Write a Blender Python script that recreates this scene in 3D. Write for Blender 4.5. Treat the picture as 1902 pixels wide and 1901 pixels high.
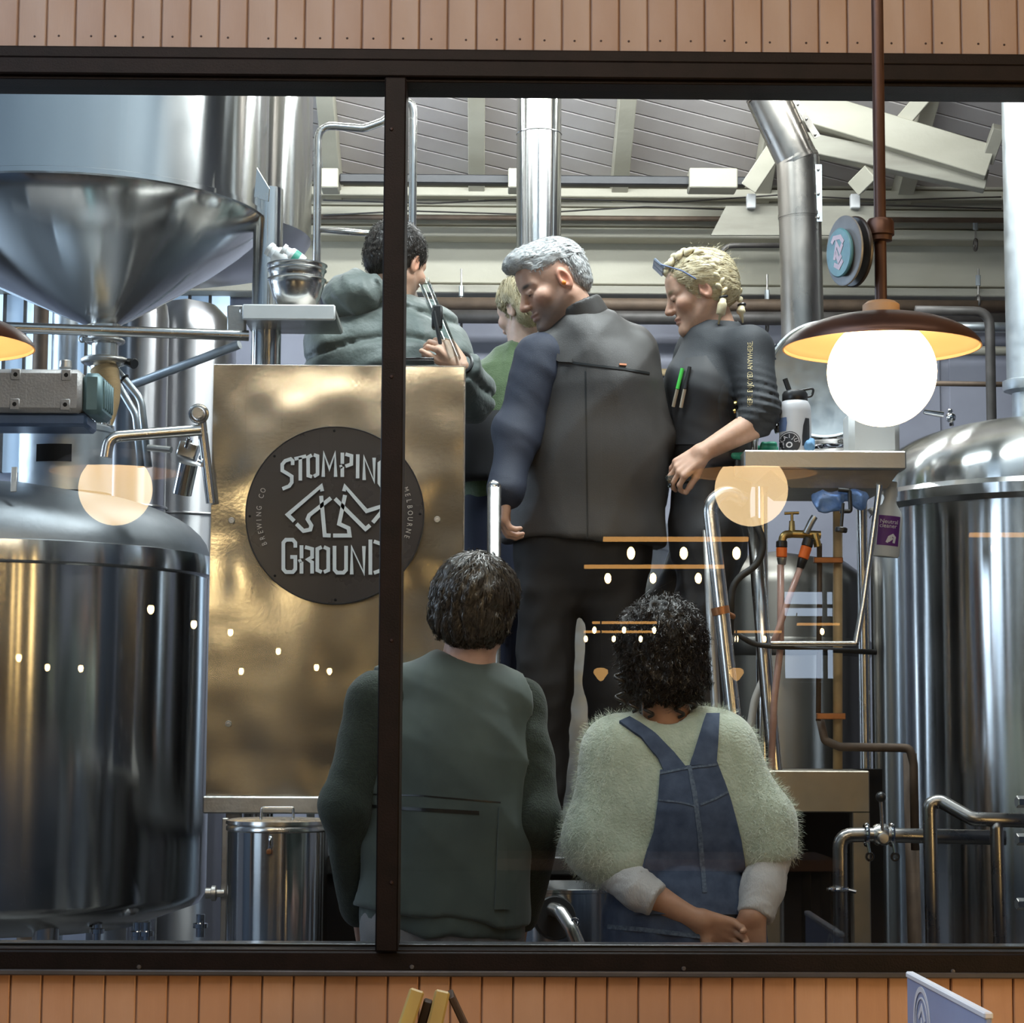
import bpy, bmesh, math, random
import numpy as np
from mathutils import Matrix, Vector

for _o in list(bpy.data.objects):
    bpy.data.objects.remove(_o, do_unlink=True)
SC = bpy.context.scene
COL = SC.collection

# ------------------------------------------------------------------ camera
F = 4000.0                       # focal length in pixels of the 1902 x 1901 frame
CAMZ = 1.37
ROLL = math.radians(0.28)
PITCH = math.atan(405.5 / F)
YAW = math.atan(48.0 / F)
camR = Matrix.Rotation(-YAW, 3, 'Z') @ Matrix.Rotation(math.pi / 2 + PITCH, 3, 'X') @ Matrix.Rotation(ROLL, 3, 'Z')
cd = bpy.data.cameras.new('camera')
cd.sensor_width = 36.0
cd.lens = F / 1902.0 * 36.0
cd.clip_start = 0.02
cd.clip_end = 200
cam = bpy.data.objects.new('camera', cd)
cam.matrix_world = Matrix.Translation((0, 0, CAMZ)) @ camR.to_4x4()
COL.objects.link(cam)
SC.camera = cam

SC.view_settings.view_transform = 'Standard'
SC.view_settings.look = 'None'
SC.view_settings.gamma = 1.0
SC.view_settings.use_curve_mapping = False
SC.view_settings.exposure = 0.0
SC.cycles.max_bounces = 7
SC.cycles.diffuse_bounces = 3
SC.cycles.glossy_bounces = 5
SC.cycles.transparent_max_bounces = 10
SC.cycles.adaptive_threshold = 0.03
SC.cycles.sample_clamp_indirect = 4.0
SC.cycles.caustics_reflective = True
SC.cycles.caustics_refractive = False
SC.cycles.use_denoising = True

# ------------------------------------------------------------------ world and big lights
wd = bpy.data.worlds.new('world')
SC.world = wd
wd.use_nodes = True
wd.node_tree.nodes['Background'].inputs[0].default_value = (0.55, 0.65, 0.9, 1)
wd.node_tree.nodes['Background'].inputs[1].default_value = 0.04


def area(name, loc, target, sx, sy, watts, color):
    l = bpy.data.lights.new(name, 'AREA')
    l.shape = 'RECTANGLE'
    l.size, l.size_y = sx, sy
    l.energy = watts
    l.color = color
    o = bpy.data.objects.new(name, l)
    o.location = loc
    o.rotation_euler = (Vector(target) - Vector(loc)).to_track_quat('-Z', 'Y').to_euler()
    COL.objects.link(o)
    return o


# brewhouse: cool LED battens on the roof, daylight from the roller door on the left
area('batten_light', (-0.9, 5.75, 4.28), (-0.8, 6.1, 0), 1.5, 0.16, 58, (0.86, 0.95, 1.0))
area('batten_light', (0.95, 5.75, 4.28), (0.8, 6.1, 0), 1.5, 0.16, 100, (0.93, 0.98, 1.0))
area('batten_light', (0.1, 7.9, 4.02), (0.1, 8.1, 0), 2.2, 0.16, 60, (0.95, 0.98, 1.0))
area('ceiling_fill_light', (0.4, 6.95, 3.98), (0.4, 9.2, 4.0), 2.8, 0.14, 38, (0.96, 0.98, 1.0))  # fill light added to brighten the roof boards and fascia
area('doorway_daylight', (-3.9, 7.2, 2.6), (-0.5, 6.3, 1.9), 2.4, 2.6, 105, (0.66, 0.80, 1.0))
# bar: unseen warm battens, added to brighten the planks
area('bar_fill_light', (0.4, 3.0, 3.55), (0.4, 4.6, 1.2), 3.6, 0.12, 16, (1.0, 0.80, 0.62))
area('bar_fill_light', (-0.2, 1.35, 3.80), (-0.2, 4.6, 0.9), 3.0, 0.12, 54, (1.0, 0.76, 0.54))
area('clerestory_daylight', (-4.35, 1.6, 3.3), (0.0, 4.6, 2.8), 4.0, 0.8, 50, (0.66, 0.80, 1.0))
area('skylight_daylight', (-1.7, 2.55, 3.94), (-1.7, 2.55, 0), 2.9, 1.9, 44, (0.70, 0.83, 1.0))


# ------------------------------------------------------------------ helpers
def P(px, py, Y):
    """the point of the place that the photograph shows at a pixel, at depth Y"""
    r = camR @ Vector(((px - 951.0) / F, -(py - 950.5) / F, -1.0))
    s = Y / r.y
    return np.array((r.x * s, Y, CAMZ + r.z * s))


def SZ(px, Y):
    return px * Y / F


def A(*v):
    return np.array(v, float)


def unit(v):
    v = np.asarray(v, float)
    return v / (np.linalg.norm(v) + 1e-12)


_rng = random.Random(7)
M = {}


def mat(name, col, rough=0.5, metal=0.0, col2=None, nscale=6.0, stretch=(1, 1, 1), bump=0.0, bscale=40.0,
        bstretch=(1, 1, 1), aniso=0.0, emit=None, estr=0.0, sheen=0.0, coat=0.0, rough2=None, attr=None, detail=4,
        spec=None, trans=0.0, sss=0.0, bdist=0.01, wave=None):
    m = bpy.data.materials.new(name)
    m.use_nodes = True
    nt = m.node_tree
    b = nt.nodes['Principled BSDF']
    L = nt.links.new
    b.inputs['Base Color'].default_value = (*col, 1)
    b.inputs['Roughness'].default_value = rough
    b.inputs['Metallic'].default_value = metal
    tc = nt.nodes.new('ShaderNodeTexCoord')

    def noise(scale, st, det=detail):
        mp = nt.nodes.new('ShaderNodeMapping')
        mp.inputs['Scale'].default_value = st
        L(tc.outputs['Object'], mp.inputs['Vector'])
        n = nt.nodes.new('ShaderNodeTexNoise')
        n.inputs['Scale'].default_value = scale
        n.inputs['Detail'].default_value = det
        L(mp.outputs[0], n.inputs['Vector'])
        return n
    if attr:
        at = nt.nodes.new('ShaderNodeVertexColor')
        at.layer_name = attr
        n = noise(nscale, stretch)
        mx = nt.nodes.new('ShaderNodeMix')
        mx.data_type = 'RGBA'
        mx.blend_type = 'MULTIPLY'
        mx.inputs[0].default_value = 0.5
        L(at.outputs[0], mx.inputs[6])
        rr = nt.nodes.new('ShaderNodeValToRGB')
        rr.color_ramp.elements[0].color = (0.6, 0.6, 0.6, 1)
        rr.color_ramp.elements[1].color = (1.25, 1.25, 1.25, 1)
        L(n.outputs['Fac'], rr.inputs[0])
        L(rr.outputs[0], mx.inputs[7])
        L(mx.outputs[2], b.inputs['Base Color'])
    elif col2 is not None:
        n = noise(nscale, stretch)
        rp = nt.nodes.new('ShaderNodeValToRGB')
        rp.color_ramp.elements[0].position = 0.3
        rp.color_ramp.elements[1].position = 0.7
        rp.color_ramp.elements[0].color = (*col, 1)
        rp.color_ramp.elements[1].color = (*col2, 1)
        L(n.outputs['Fac'], rp.inputs[0])
        L(rp.outputs[0], b.inputs['Base Color'])
    if rough2 is not None:
        n = noise(nscale * 1.7, stretch)
        mr = nt.nodes.new('ShaderNodeMapRange')
        mr.inputs[1].default_value = 0.3
        mr.inputs[2].default_value = 0.7
        mr.inputs[3].default_value = rough
        mr.inputs[4].default_value = rough2
        L(n.outputs['Fac'], mr.inputs[0])
        L(mr.outputs[0], b.inputs['Roughness'])
    if bump > 0:
        n = noise(bscale, bstretch, 3)
        bp = nt.nodes.new('ShaderNodeBump')
        bp.inputs['Strength'].default_value = bump
        bp.inputs['Distance'].default_value = bdist
        L(n.outputs['Fac'], bp.inputs['Height'])
        if wave:
            n2 = noise(wave[0], (1, 1, 1), 2)
            b2 = nt.nodes.new('ShaderNodeBump')
            b2.inputs['Strength'].default_value = wave[1]
            b2.inputs['Distance'].default_value = wave[2]
            L(n2.outputs['Fac'], b2.inputs['Height'])
            L(b2.outputs[0], bp.inputs['Normal'])
        L(bp.outputs[0], b.inputs['Normal'])
    if aniso:
        tg = nt.nodes.new('ShaderNodeTangent')
        tg.direction_type = 'RADIAL'
        tg.axis = 'Z'
        L(tg.outputs[0], b.inputs['Tangent'])
        b.inputs['Anisotropic'].default_value = aniso
        b.inputs['Anisotropic Rotation'].default_value = 0.25
    if emit is not None:
        b.inputs['Emission Color'].default_value = (*emit, 1)
        b.inputs['Emission Strength'].default_value = estr
    if sheen:
        b.inputs['Sheen Weight'].default_value = sheen
        b.inputs['Sheen Roughness'].default_value = 0.5
    if coat:
        b.inputs['Coat Weight'].default_value = coat
    if spec is not None:
        b.inputs['Specular IOR Level'].default_value = spec
    if trans:
        b.inputs['Transmission Weight'].default_value = trans
    if sss:
        b.inputs['Subsurface Weight'].default_value = sss
        b.inputs['Subsurface Radius'].default_value = (0.012, 0.005, 0.003)
        b.inputs['Subsurface Scale'].default_value = 1.0
    M[name] = m
    return m


def glass_mat(name, tint=(0.93, 0.97, 0.96), ior=1.55, boost=1.0, rough=0.0):
    """thin pane: Fresnel reflection over clear transmission"""
    m = bpy.data.materials.new(name)
    m.use_nodes = True
    nt = m.node_tree
    nt.nodes.clear()
    out = nt.nodes.new('ShaderNodeOutputMaterial')
    mx = nt.nodes.new('ShaderNodeMixShader')
    fr = nt.nodes.new('ShaderNodeFresnel')
    fr.inputs['IOR'].default_value = ior
    ml = nt.nodes.new('ShaderNodeMath')
    ml.operation = 'MULTIPLY'
    ml.inputs[1].default_value = boost
    ml.use_clamp = True
    tr = nt.nodes.new('ShaderNodeBsdfTransparent')
    tr.inputs[0].default_value = (*tint, 1)
    gl = nt.nodes.new('ShaderNodeBsdfGlossy')
    gl.inputs['Roughness'].default_value = rough
    nt.links.new(fr.outputs[0], ml.inputs[0])
    nt.links.new(ml.outputs[0], mx.inputs[0])
    nt.links.new(tr.outputs[0], mx.inputs[1])
    nt.links.new(gl.outputs[0], mx.inputs[2])
    nt.links.new(mx.outputs[0], out.inputs[0])
    M[name] = m
    return m


# ------------------------------------------------------------------ objects
def tag(o, label=None, cat=None, group=None, kind=None):
    if label:
        o['label'] = label
    if cat:
        o['category'] = cat
    if group:
        o['group'] = group
    if kind:
        o['kind'] = kind
    return o


def thing(name, label, cat, loc, group=None):
    o = bpy.data.objects.new(name, None)
    o.empty_display_size = 0.05
    o.location = [float(c) for c in loc]
    COL.objects.link(o)
    return tag(o, label, cat, group)


def put(o, parent):
    COL.objects.link(o)
    if parent is not None:
        o.parent = parent
        w = Matrix.Identity(4)
        q = parent
        chain = []
        while q is not None:
            chain.append(q)
            q = q.parent
        for q in reversed(chain):
            w = w @ q.matrix_parent_inverse @ q.matrix_basis
        o.matrix_parent_inverse = w.inverted()
    return o


def mk(name, V, Fc, m, parent=None, smooth=True, loc=None, auto=40):
    me = bpy.data.meshes.new(name)
    V = np.asarray(V, float)
    if loc is not None:
        V = V - np.asarray(loc, float)
    me.from_pydata(V.tolist(), [], [list(map(int, f)) for f in Fc] if not isinstance(Fc, np.ndarray) else Fc.tolist())
    if m is not None:
        me.materials.append(M[m] if isinstance(m, str) else m)
    if smooth:
        me.polygons.foreach_set('use_smooth', [True] * len(me.polygons))
        if auto:
            me.set_sharp_from_angle(angle=math.radians(auto))
    me.update()
    o = bpy.data.objects.new(name, me)
    if loc is not None:
        o.location = [float(c) for c in loc]
    return put(o, parent)


class G:
    """collects shapes into ONE mesh object"""
    def __init__(s):
        s.v = []
        s.f = []
        s.n = 0

    def add(s, vf):
        v, f = vf
        v = np.asarray(v, float)
        s.v.append(v)
        s.f.extend([[i + s.n for i in q] for q in f])
        s.n += len(v)
        return s

    def obj(s, name, m, parent=None, smooth=True, loc=None, auto=40):
        return mk(name, np.concatenate(s.v), s.f, m, parent, smooth, loc, auto)


def frame_of(d, up=(0, 0, 1)):
    d = unit(d)
    up = np.asarray(up, float)
    if abs(np.dot(d, unit(up))) > 0.98:
        up = A(1, 0, 0)
    x = unit(np.cross(up, d))
    y = np.cross(d, x)
    return x, y, d


def box(a, b, bev=0.003):
    """axis-aligned chamfered box between two corners"""
    lo, hi = np.minimum(a, b), np.maximum(a, b)
    return obox((lo + hi) / 2, (hi - lo) / 2, None, bev)


def obox(c, h, R=None, bev=0.003):
    c = np.asarray(c, float)
    h = np.asarray(h, float)
    e = min(bev, 0.45 * float(h.min()))
    V, Fc = [], []
    idx = {}
    if e <= 0:
        for sx in (-1, 1):
            for sy in (-1, 1):
                for sz in (-1, 1):
                    idx[(sx, sy, sz)] = len(V)
                    V.append((sx * h[0], sy * h[1], sz * h[2]))
        q = lambda *k: Fc.append([idx[i] for i in k])
        q((-1, -1, -1), (-1, -1, 1), (-1, 1, 1), (-1, 1, -1)); q((1, -1, -1), (1, 1, -1), (1, 1, 1), (1, -1, 1))
        q((-1, -1, -1), (1, -1, -1), (1, -1, 1), (-1, -1, 1)); q((-1, 1, -1), (-1, 1, 1), (1, 1, 1), (1, 1, -1))
        q((-1, -1, -1), (-1, 1, -1), (1, 1, -1), (1, -1, -1)); q((-1, -1, 1), (1, -1, 1), (1, 1, 1), (-1, 1, 1))
    else:
        for sx in (-1, 1):
            for sy in (-1, 1):
                for sz in (-1, 1):
                    for ax in range(3):
                        p = [sx * (h[0] - e), sy * (h[1] - e), sz * (h[2] - e)]
                        p[ax] = (sx, sy, sz)[ax] * h[ax]
                        idx[(sx, sy, sz, ax)] = len(V)
                        V.append(p)
        for ax in range(3):
            u, w = (ax + 1) % 3, (ax + 2) % 3
            for s in (-1, 1):
                q = []
                for (a1, b1) in ((-1, -1), (1, -1), (1, 1), (-1, 1)):
                    k = [0, 0, 0]
                    k[ax], k[u], k[w] = s, a1, b1
                    q.append(idx[(*k, ax)])
                Fc.append(q if s > 0 else q[::-1])
        for ax in range(3):
            u, w = (ax + 1) % 3, (ax + 2) % 3
            for su in (-1, 1):
                for sw in (-1, 1):
                    k0, k1 = [0, 0, 0], [0, 0, 0]
                    k0[ax], k0[u], k0[w] = -1, su, sw
                    k1[ax], k1[u], k1[w] = 1, su, sw
                    q = [idx[(*k0, u)], idx[(*k1, u)], idx[(*k1, w)], idx[(*k0, w)]]
                    Fc.append(q if su * sw < 0 else q[::-1])
        for sx in (-1, 1):
            for sy in (-1, 1):
                for sz in (-1, 1):
                    q = [idx[(sx, sy, sz, a)] for a in range(3)]
                    Fc.append(q if sx * sy * sz > 0 else q[::-1])
    V = np.array(V, float)
    if R is not None:
        V = V @ np.array(R, float)          # rows of R are the box axes
    return V + c, Fc


def bar(a, b, w, h, up=(0, 0, 1), bev=0.003, ext=0.0):
    """a rectangular bar from a to b"""
    a, b = np.asarray(a, float), np.asarray(b, float)
    x, y, d = frame_of(b - a, up)
    L = np.linalg.norm(b - a) + 2 * ext
    return obox((a + b) / 2, (w / 2, h / 2, L / 2), np.array([x, y, d]), bev)


def lathe(prof, seg=48, c=(0, 0, 0), axis=(0, 0, 1), a0=0.0, a1=2 * math.pi):
    """profile of (radius, height) turned about an axis"""
    x, y, d = frame_of(axis, (0, 1, 0))
    full = abs(a1 - a0 - 2 * math.pi) < 1e-6
    n = seg if full else seg + 1
    th = a0 + (a1 - a0) * np.arange(n) / seg
    V, Fc = [], []
    rows = []
    c = np.asarray(c, float)
    for (r, z) in prof:
        if r < 1e-6:
            rows.append([len(V)])
            V.append(c + d * z)
        else:
            rows.append(list(range(len(V), len(V) + n)))
            for t in th:
                V.append(c + d * z + x * (r * math.cos(t)) + y * (r * math.sin(t)))
    for i in range(len(rows) - 1):
        p, q = rows[i], rows[i + 1]
        for k in range(seg):
            k2 = (k + 1) % n
            if len(p) == 1 and len(q) == 1:
                continue
            if len(p) == 1:
                Fc.append([p[0], q[k2], q[k]])
            elif len(q) == 1:
                Fc.append([p[k], p[k2], q[0]])
            else:
                Fc.append([p[k], p[k2], q[k2], q[k]])
    return np.array(V), Fc


def cyl(a, b, ra, rb=None, seg=24, bev=0.0):
    rb = ra if rb is None else rb
    a, b = np.asarray(a, float), np.asarray(b, float)
    L = float(np.linalg.norm(b - a))
    e = bev
    pr = [(0, 0), (ra - e, 0), (ra, e), (rb, L - e), (rb - e, L), (0, L)] if e > 0 else [(0, 0), (ra, 0), (rb, L), (0, L)]
    return lathe(pr, seg, a, b - a)


def sphere(c, r, seg=24, rings=14, R=None):
    r = np.ones(3) * r if np.isscalar(r) else np.asarray(r, float)
    V, Fc = lathe([(math.sin(math.pi * i / rings), -math.cos(math.pi * i / rings)) for i in range(rings + 1)], seg)
    V = V * r
    if R is not None:
        V = V @ np.array(R)
    return V + np.asarray(c, float), Fc


def fillet(pts, rad, n=6):
    pts = [np.asarray(p, float) for p in pts]
    out = [pts[0]]
    for i in range(1, len(pts) - 1):
        a, b, c = pts[i - 1], pts[i], pts[i + 1]
        u, w = unit(a - b), unit(c - b)
        la, lc = np.linalg.norm(a - b), np.linalg.norm(c - b)
        ang = math.acos(max(-1, min(1, float(np.dot(u, w)))))
        if ang > math.pi - 0.03:
            out.append(b)
            continue
        t = min(rad / math.tan(ang / 2), 0.48 * la, 0.48 * lc)
        p0, p2 = b + u * t, b + w * t
        for k in range(n + 1):
            s = k / n
            out.append((1 - s) ** 2 * p0 + 2 * s * (1 - s) * b + s * s * p2)
    out.append(pts[-1])
    return out


def tube(pts, r, seg=16, rad=0.0, caps=True, rads=None):
    pts = [np.asarray(p, float) for p in pts]
    if rad > 0:
        pts = fillet(pts, rad)
    n = len(pts)
    V, Fc = [], []
    d0 = unit(pts[1] - pts[0])
    x, y, _ = frame_of(d0)
    prev = d0
    for i, p in enumerate(pts):
        d = unit((pts[min(i + 1, n - 1)] - pts[max(i - 1, 0)]))
        v = np.cross(prev, d)
        s = np.linalg.norm(v)
        if s > 1e-7:
            ax = v / s
            ang = math.atan2(s, float(np.dot(prev, d)))
            Rm = np.array(Matrix.Rotation(ang, 3, Vector(ax)))
            x, y = Rm @ x, Rm @ y
        prev = d
        rr = rads[i] if rads is not None else r
        for k in range(seg):
            t = 2 * math.pi * k / seg
            V.append(p + x * rr * math.cos(t) + y * rr * math.sin(t))
    for i in range(n - 1):
        for k in range(seg):
            k2 = (k + 1) % seg
            Fc.append([i * seg + k, i * seg + k2, (i + 1) * seg + k2, (i + 1) * seg + k])
    if caps:
        Fc.append(list(range(seg))[::-1])
        Fc.append(list(range((n - 1) * seg, n * seg)))
    return np.array(V), Fc


def torus(c, R_, r, axis=(0, 0, 1), seg=40, s2=10):
    x, y, d = frame_of(axis, (0, 1, 0))
    V, Fc = [], []
    for i in range(seg):
        t = 2 * math.pi * i / seg
        o = x * math.cos(t) + y * math.sin(t)
        for k in range(s2):
            u = 2 * math.pi * k / s2
            V.append(np.asarray(c, float) + o * (R_ + r * math.cos(u)) + d * r * math.sin(u))
    for i in range(seg):
        for k in range(s2):
            Fc.append([i * s2 + k, ((i + 1) % seg) * s2 + k, ((i + 1) % seg) * s2 + (k + 1) % s2, i * s2 + (k + 1) % s2])
    return np.array(V), Fc


def slab(poly, n, th):
    """a flat polygon given a thickness th along n"""
    poly = np.asarray(poly, float)
    n = unit(n) * th
    k = len(poly)
    V = np.concatenate([poly, poly + n])
    Fc = [list(range(k))[::-1], list(range(k, 2 * k))]
    for i in range(k):
        j = (i + 1) % k
        Fc.append([i, j, k + j, k + i])
    return V, Fc


def stroke2d(line, w, closed=False):
    """2-D outline quads (mitred) of a thick line"""
    L = [np.asarray(p, float) for p in line]
    n = len(L)
    left, right = [], []
    for i in range(n):
        a = L[i - 1] if (i > 0 or closed) else None
        c = L[(i + 1) % n] if (i < n - 1 or closed) else None
        b = L[i]
        d1 = unit(b - a) if a is not None else unit(c - b)
        d2 = unit(c - b) if c is not None else d1
        t = unit(d1 + d2)
        nn = A(-t[1], t[0])
        m = min(1.6, 1.0 / max(0.35, float(np.dot(nn, A(-d1[1], d1[0])))))
        left.append(b + nn * w / 2 * m)
        right.append(b - nn * w / 2 * m)
    V = np.array(left + right)
    Fc = []
    for i in range(n if closed else n - 1):
        j = (i + 1) % n
        Fc.append([i, j, n + j, n + i])
    return V, Fc


def raise2d(V2, F2, fn, nrm, th):
    """map 2-D quads to 3-D by fn and give them thickness"""
    base = np.array([fn(p) for p in V2])
    top = base + np.asarray(nrm, float) * th
    k = len(base)
    V = np.concatenate([base, top])
    Fc = [[i + k for i in f] for f in F2]
    cnt = {}
    for f in F2:
        for i in range(len(f)):
            e = (f[i], f[(i + 1) % len(f)])
            cnt[tuple(sorted(e))] = cnt.get(tuple(sorted(e)), 0) + 1
    for f in F2:
        for i in range(len(f)):
            e = (f[i], f[(i + 1) % len(f)])
            if cnt[tuple(sorted(e))] == 1:
                Fc.append([e[0], e[1], k + e[1], k + e[0]])
    return V, Fc


_txt = {}


def text2d(s):
    """a string as flat 2-D mesh, cap height about 0.7"""
    if s in _txt:
        return _txt[s]
    cu = bpy.data.curves.new('lettering', 'FONT')
    cu.body = s
    cu.resolution_u = 3
    o = bpy.data.objects.new('lettering', cu)
    COL.objects.link(o)
    dg = bpy.context.evaluated_depsgraph_get()
    me = o.evaluated_get(dg).to_mesh()
    V = np.array([(v.co.x, v.co.y) for v in me.vertices])
    Fc = [list(p.vertices) for p in me.polygons]
    o.evaluated_get(dg).to_mesh_clear()
    bpy.data.objects.remove(o, do_unlink=True)
    bpy.data.curves.remove(cu)
    _txt[s] = (V, Fc)
    return _txt[s]
# ------------------------------------------------------------------ materials
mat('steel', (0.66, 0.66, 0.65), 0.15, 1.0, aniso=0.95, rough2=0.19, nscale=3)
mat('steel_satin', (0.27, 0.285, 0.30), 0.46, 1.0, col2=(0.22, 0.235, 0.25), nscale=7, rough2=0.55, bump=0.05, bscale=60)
mat('steel_dark', (0.42, 0.42, 0.43), 0.3, 1.0, aniso=0.9, rough2=0.36, nscale=4)
mat('steel_pipe', (0.68, 0.66, 0.63), 0.2, 1.0, rough2=0.28, nscale=20, bump=0.01, bscale=60)
mat('steel_dull', (0.52, 0.50, 0.47), 0.38, 1.0, rough2=0.5, nscale=12, bump=0.1, bscale=80)
mat('steel_panel', (0.66, 0.63, 0.57), 0.15, 1.0, rough2=0.27, nscale=1.1, bump=0.02, bscale=90, wave=(2.4, 0.55, 0.05), detail=1)
mat('chrome', (0.8, 0.8, 0.82), 0.06, 1.0)
mat('galvanised', (0.62, 0.66, 0.68), 0.35, 1.0, col2=(0.5, 0.54, 0.57), nscale=14, rough2=0.5)
mat('flue_steel', (0.40, 0.36, 0.32), 0.2, 1.0, rough2=0.42, nscale=5, stretch=(1, 1, 0.4), bump=0.15, bscale=8)
mat('plank_a', (0.31, 0.245, 0.215), 0.55, col2=(0.25, 0.175, 0.135), nscale=5, stretch=(1.5, 1, 0.7), bump=0.12, bscale=50, bstretch=(1, 1, 0.15), detail=8)
mat('plank_b', (0.335, 0.275, 0.245), 0.55, col2=(0.265, 0.195, 0.155), nscale=4, stretch=(1.5, 1, 0.6), bump=0.12, bscale=50, bstretch=(1, 1, 0.15), detail=8)
mat('plank_c', (0.28, 0.20, 0.155), 0.55, col2=(0.325, 0.255, 0.215), nscale=6, stretch=(1.5, 1, 0.8), bump=0.12, bscale=50, bstretch=(1, 1, 0.15), detail=8)
mat('plank_d', (0.45, 0.27, 0.165), 0.55, col2=(0.34, 0.18, 0.095), nscale=5, stretch=(1.5, 1, 0.7), bump=0.12, bscale=50, bstretch=(1, 1, 0.15), detail=8)
mat('plank_e', (0.48, 0.31, 0.205), 0.55, col2=(0.37, 0.21, 0.12), nscale=4, stretch=(1.5, 1, 0.6), bump=0.12, bscale=50, bstretch=(1, 1, 0.15), detail=8)
mat('plank_f', (0.38, 0.21, 0.115), 0.55, col2=(0.46, 0.28, 0.18), nscale=6, stretch=(1.5, 1, 0.8), bump=0.12, bscale=50, bstretch=(1, 1, 0.15), detail=8)
mat('groove', (0.26, 0.155, 0.10), 0.8, col2=(0.18, 0.10, 0.06), nscale=12)
mat('lining_paint', (0.20, 0.245, 0.29), 0.6, col2=(0.17, 0.21, 0.25), nscale=2)
mat('dark_lining_paint', (0.055, 0.075, 0.11), 0.6, col2=(0.04, 0.055, 0.085), nscale=2)
mat('nail', (0.03, 0.02, 0.02), 0.5, 0.6)
mat('frame_black', (0.005, 0.004, 0.004), 0.5, col2=(0.009, 0.006, 0.006), nscale=20, bump=0.1, bscale=250, spec=0.15)
mat('frame_lip', (0.05, 0.05, 0.052), 0.24, col2=(0.07, 0.07, 0.075), nscale=10)
mat('cream_paint', (0.56, 0.53, 0.43), 0.55, col2=(0.46, 0.43, 0.34), nscale=4, stretch=(0.6, 1, 2), bump=0.1, bscale=40, detail=8)
mat('cream_dirty', (0.42, 0.40, 0.33), 0.6, col2=(0.30, 0.28, 0.23), nscale=6, stretch=(0.4, 1, 3), bump=0.15, bscale=30, detail=9)
mat('ceiling_board', (0.62, 0.58, 0.57), 0.6, col2=(0.50, 0.45, 0.44), nscale=3, bump=0.08, bscale=40, detail=7)
mat('wall_lavender', (0.30, 0.31, 0.37), 0.6, col2=(0.22, 0.22, 0.27), nscale=2.5, detail=6)
mat('brew_floor', (0.07, 0.065, 0.06), 0.35, col2=(0.045, 0.042, 0.04), nscale=5)
mat('bar_floor', (0.10, 0.07, 0.05), 0.5, col2=(0.06, 0.04, 0.03), nscale=6)
mat('bar_wall', (0.055, 0.048, 0.045), 0.7, col2=(0.04, 0.035, 0.03), nscale=3)
mat('bar_ceiling', (0.05, 0.045, 0.04), 0.7, col2=(0.035, 0.03, 0.028), nscale=3)
mat('rail_black', (0.015, 0.017, 0.02), 0.4, col2=(0.03, 0.03, 0.035), nscale=12)
mat('rust_pipe', (0.16, 0.11, 0.075), 0.6, 0.3, col2=(0.10, 0.07, 0.05), nscale=15, bump=0.1, bscale=60)
mat('dark_pipe', (0.10, 0.09, 0.085), 0.5, 0.3, col2=(0.06, 0.055, 0.05), nscale=15)
mat('lamp_metal', (0.055, 0.032, 0.028), 0.3, 0.6, col2=(0.08, 0.045, 0.035), nscale=8, rough2=0.4)
mat('lamp_inner', (0.36, 0.24, 0.14), 0.5, col2=(0.39, 0.26, 0.15), nscale=4)
mat('globe', (1.0, 0.9, 0.75), 0.3, emit=(1.0, 0.70, 0.36), estr=13.0)
mat('bulb', (1.0, 0.8, 0.5), 0.3, emit=(1.0, 0.62, 0.25), estr=80.0)
mat('batten_glow', (0.6, 0.35, 0.15), 0.4, emit=(1.0, 0.50, 0.14), estr=7.0)
mat('amber_streak', (1.0, 0.7, 0.4), 0.4, emit=(1.0, 0.62, 0.26), estr=18.0)
mat('schoolhouse', (1.0, 0.8, 0.5), 0.3, emit=(1.0, 0.55, 0.18), estr=6.0)
mat('sky_pane', (0.7, 0.8, 1.0), 0.3, emit=(0.62, 0.78, 1.0), estr=6.5)
mat('daylight_pane', (0.7, 0.8, 1.0), 0.3, emit=(0.55, 0.76, 1.0), estr=1.1, col2=(0.6, 0.7, 0.9), nscale=3)
mat('daylight_pane_dim', (0.4, 0.5, 0.6), 0.4, emit=(0.40, 0.58, 0.85), estr=0.42)
mat('led_diffuser', (0.9, 0.95, 1.0), 0.3, emit=(0.88, 0.96, 1.0), estr=14.0)
mat('led_warm', (1.0, 0.8, 0.6), 0.3, emit=(1.0, 0.62, 0.32), estr=7.0)
mat('white_housing', (0.7, 0.7, 0.7), 0.4, col2=(0.6, 0.6, 0.6), nscale=8)
mat('timber_bar', (0.16, 0.09, 0.05), 0.4, col2=(0.11, 0.06, 0.03), nscale=8)
mat('copper_edge', (0.62, 0.45, 0.36), 0.35, 0.8, col2=(0.5, 0.36, 0.3), nscale=9)
glass_mat('pane_glass', ior=1.72)
glass_mat('clear_glass', (0.86, 0.92, 0.92), 1.45, 0.9)

# ------------------------------------------------------------------ the timber wall with the window
YP = 4.55                                   # face of the planks
zt_in, zt_out = P(951, 158, 4.56)[2], P(951, 96, YP)[2]
zb_in, zb_out = P(951, 1764, 4.56)[2], P(951, 1817, YP)[2]
xm = P(726.5, 956, 4.53)[0]
WX = 1.75
wall = G()
wall.add(box((-4.5, YP + 0.006, zt_out - 0.02), (4.5, 4.75, 4.6), 0))
wall.add(box((-4.5, YP + 0.006, 0), (4.5, 4.75, zb_out + 0.02), 0))
wall.add(box((-4.5, YP + 0.006, zb_out), (-WX, 4.75, zt_out), 0))
wall.add(box((WX, YP + 0.006, zb_out), (4.5, 4.75, zt_out), 0))
wall_front = tag(wall.obj('wall_front', 'groove', smooth=False), kind='structure')


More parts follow.
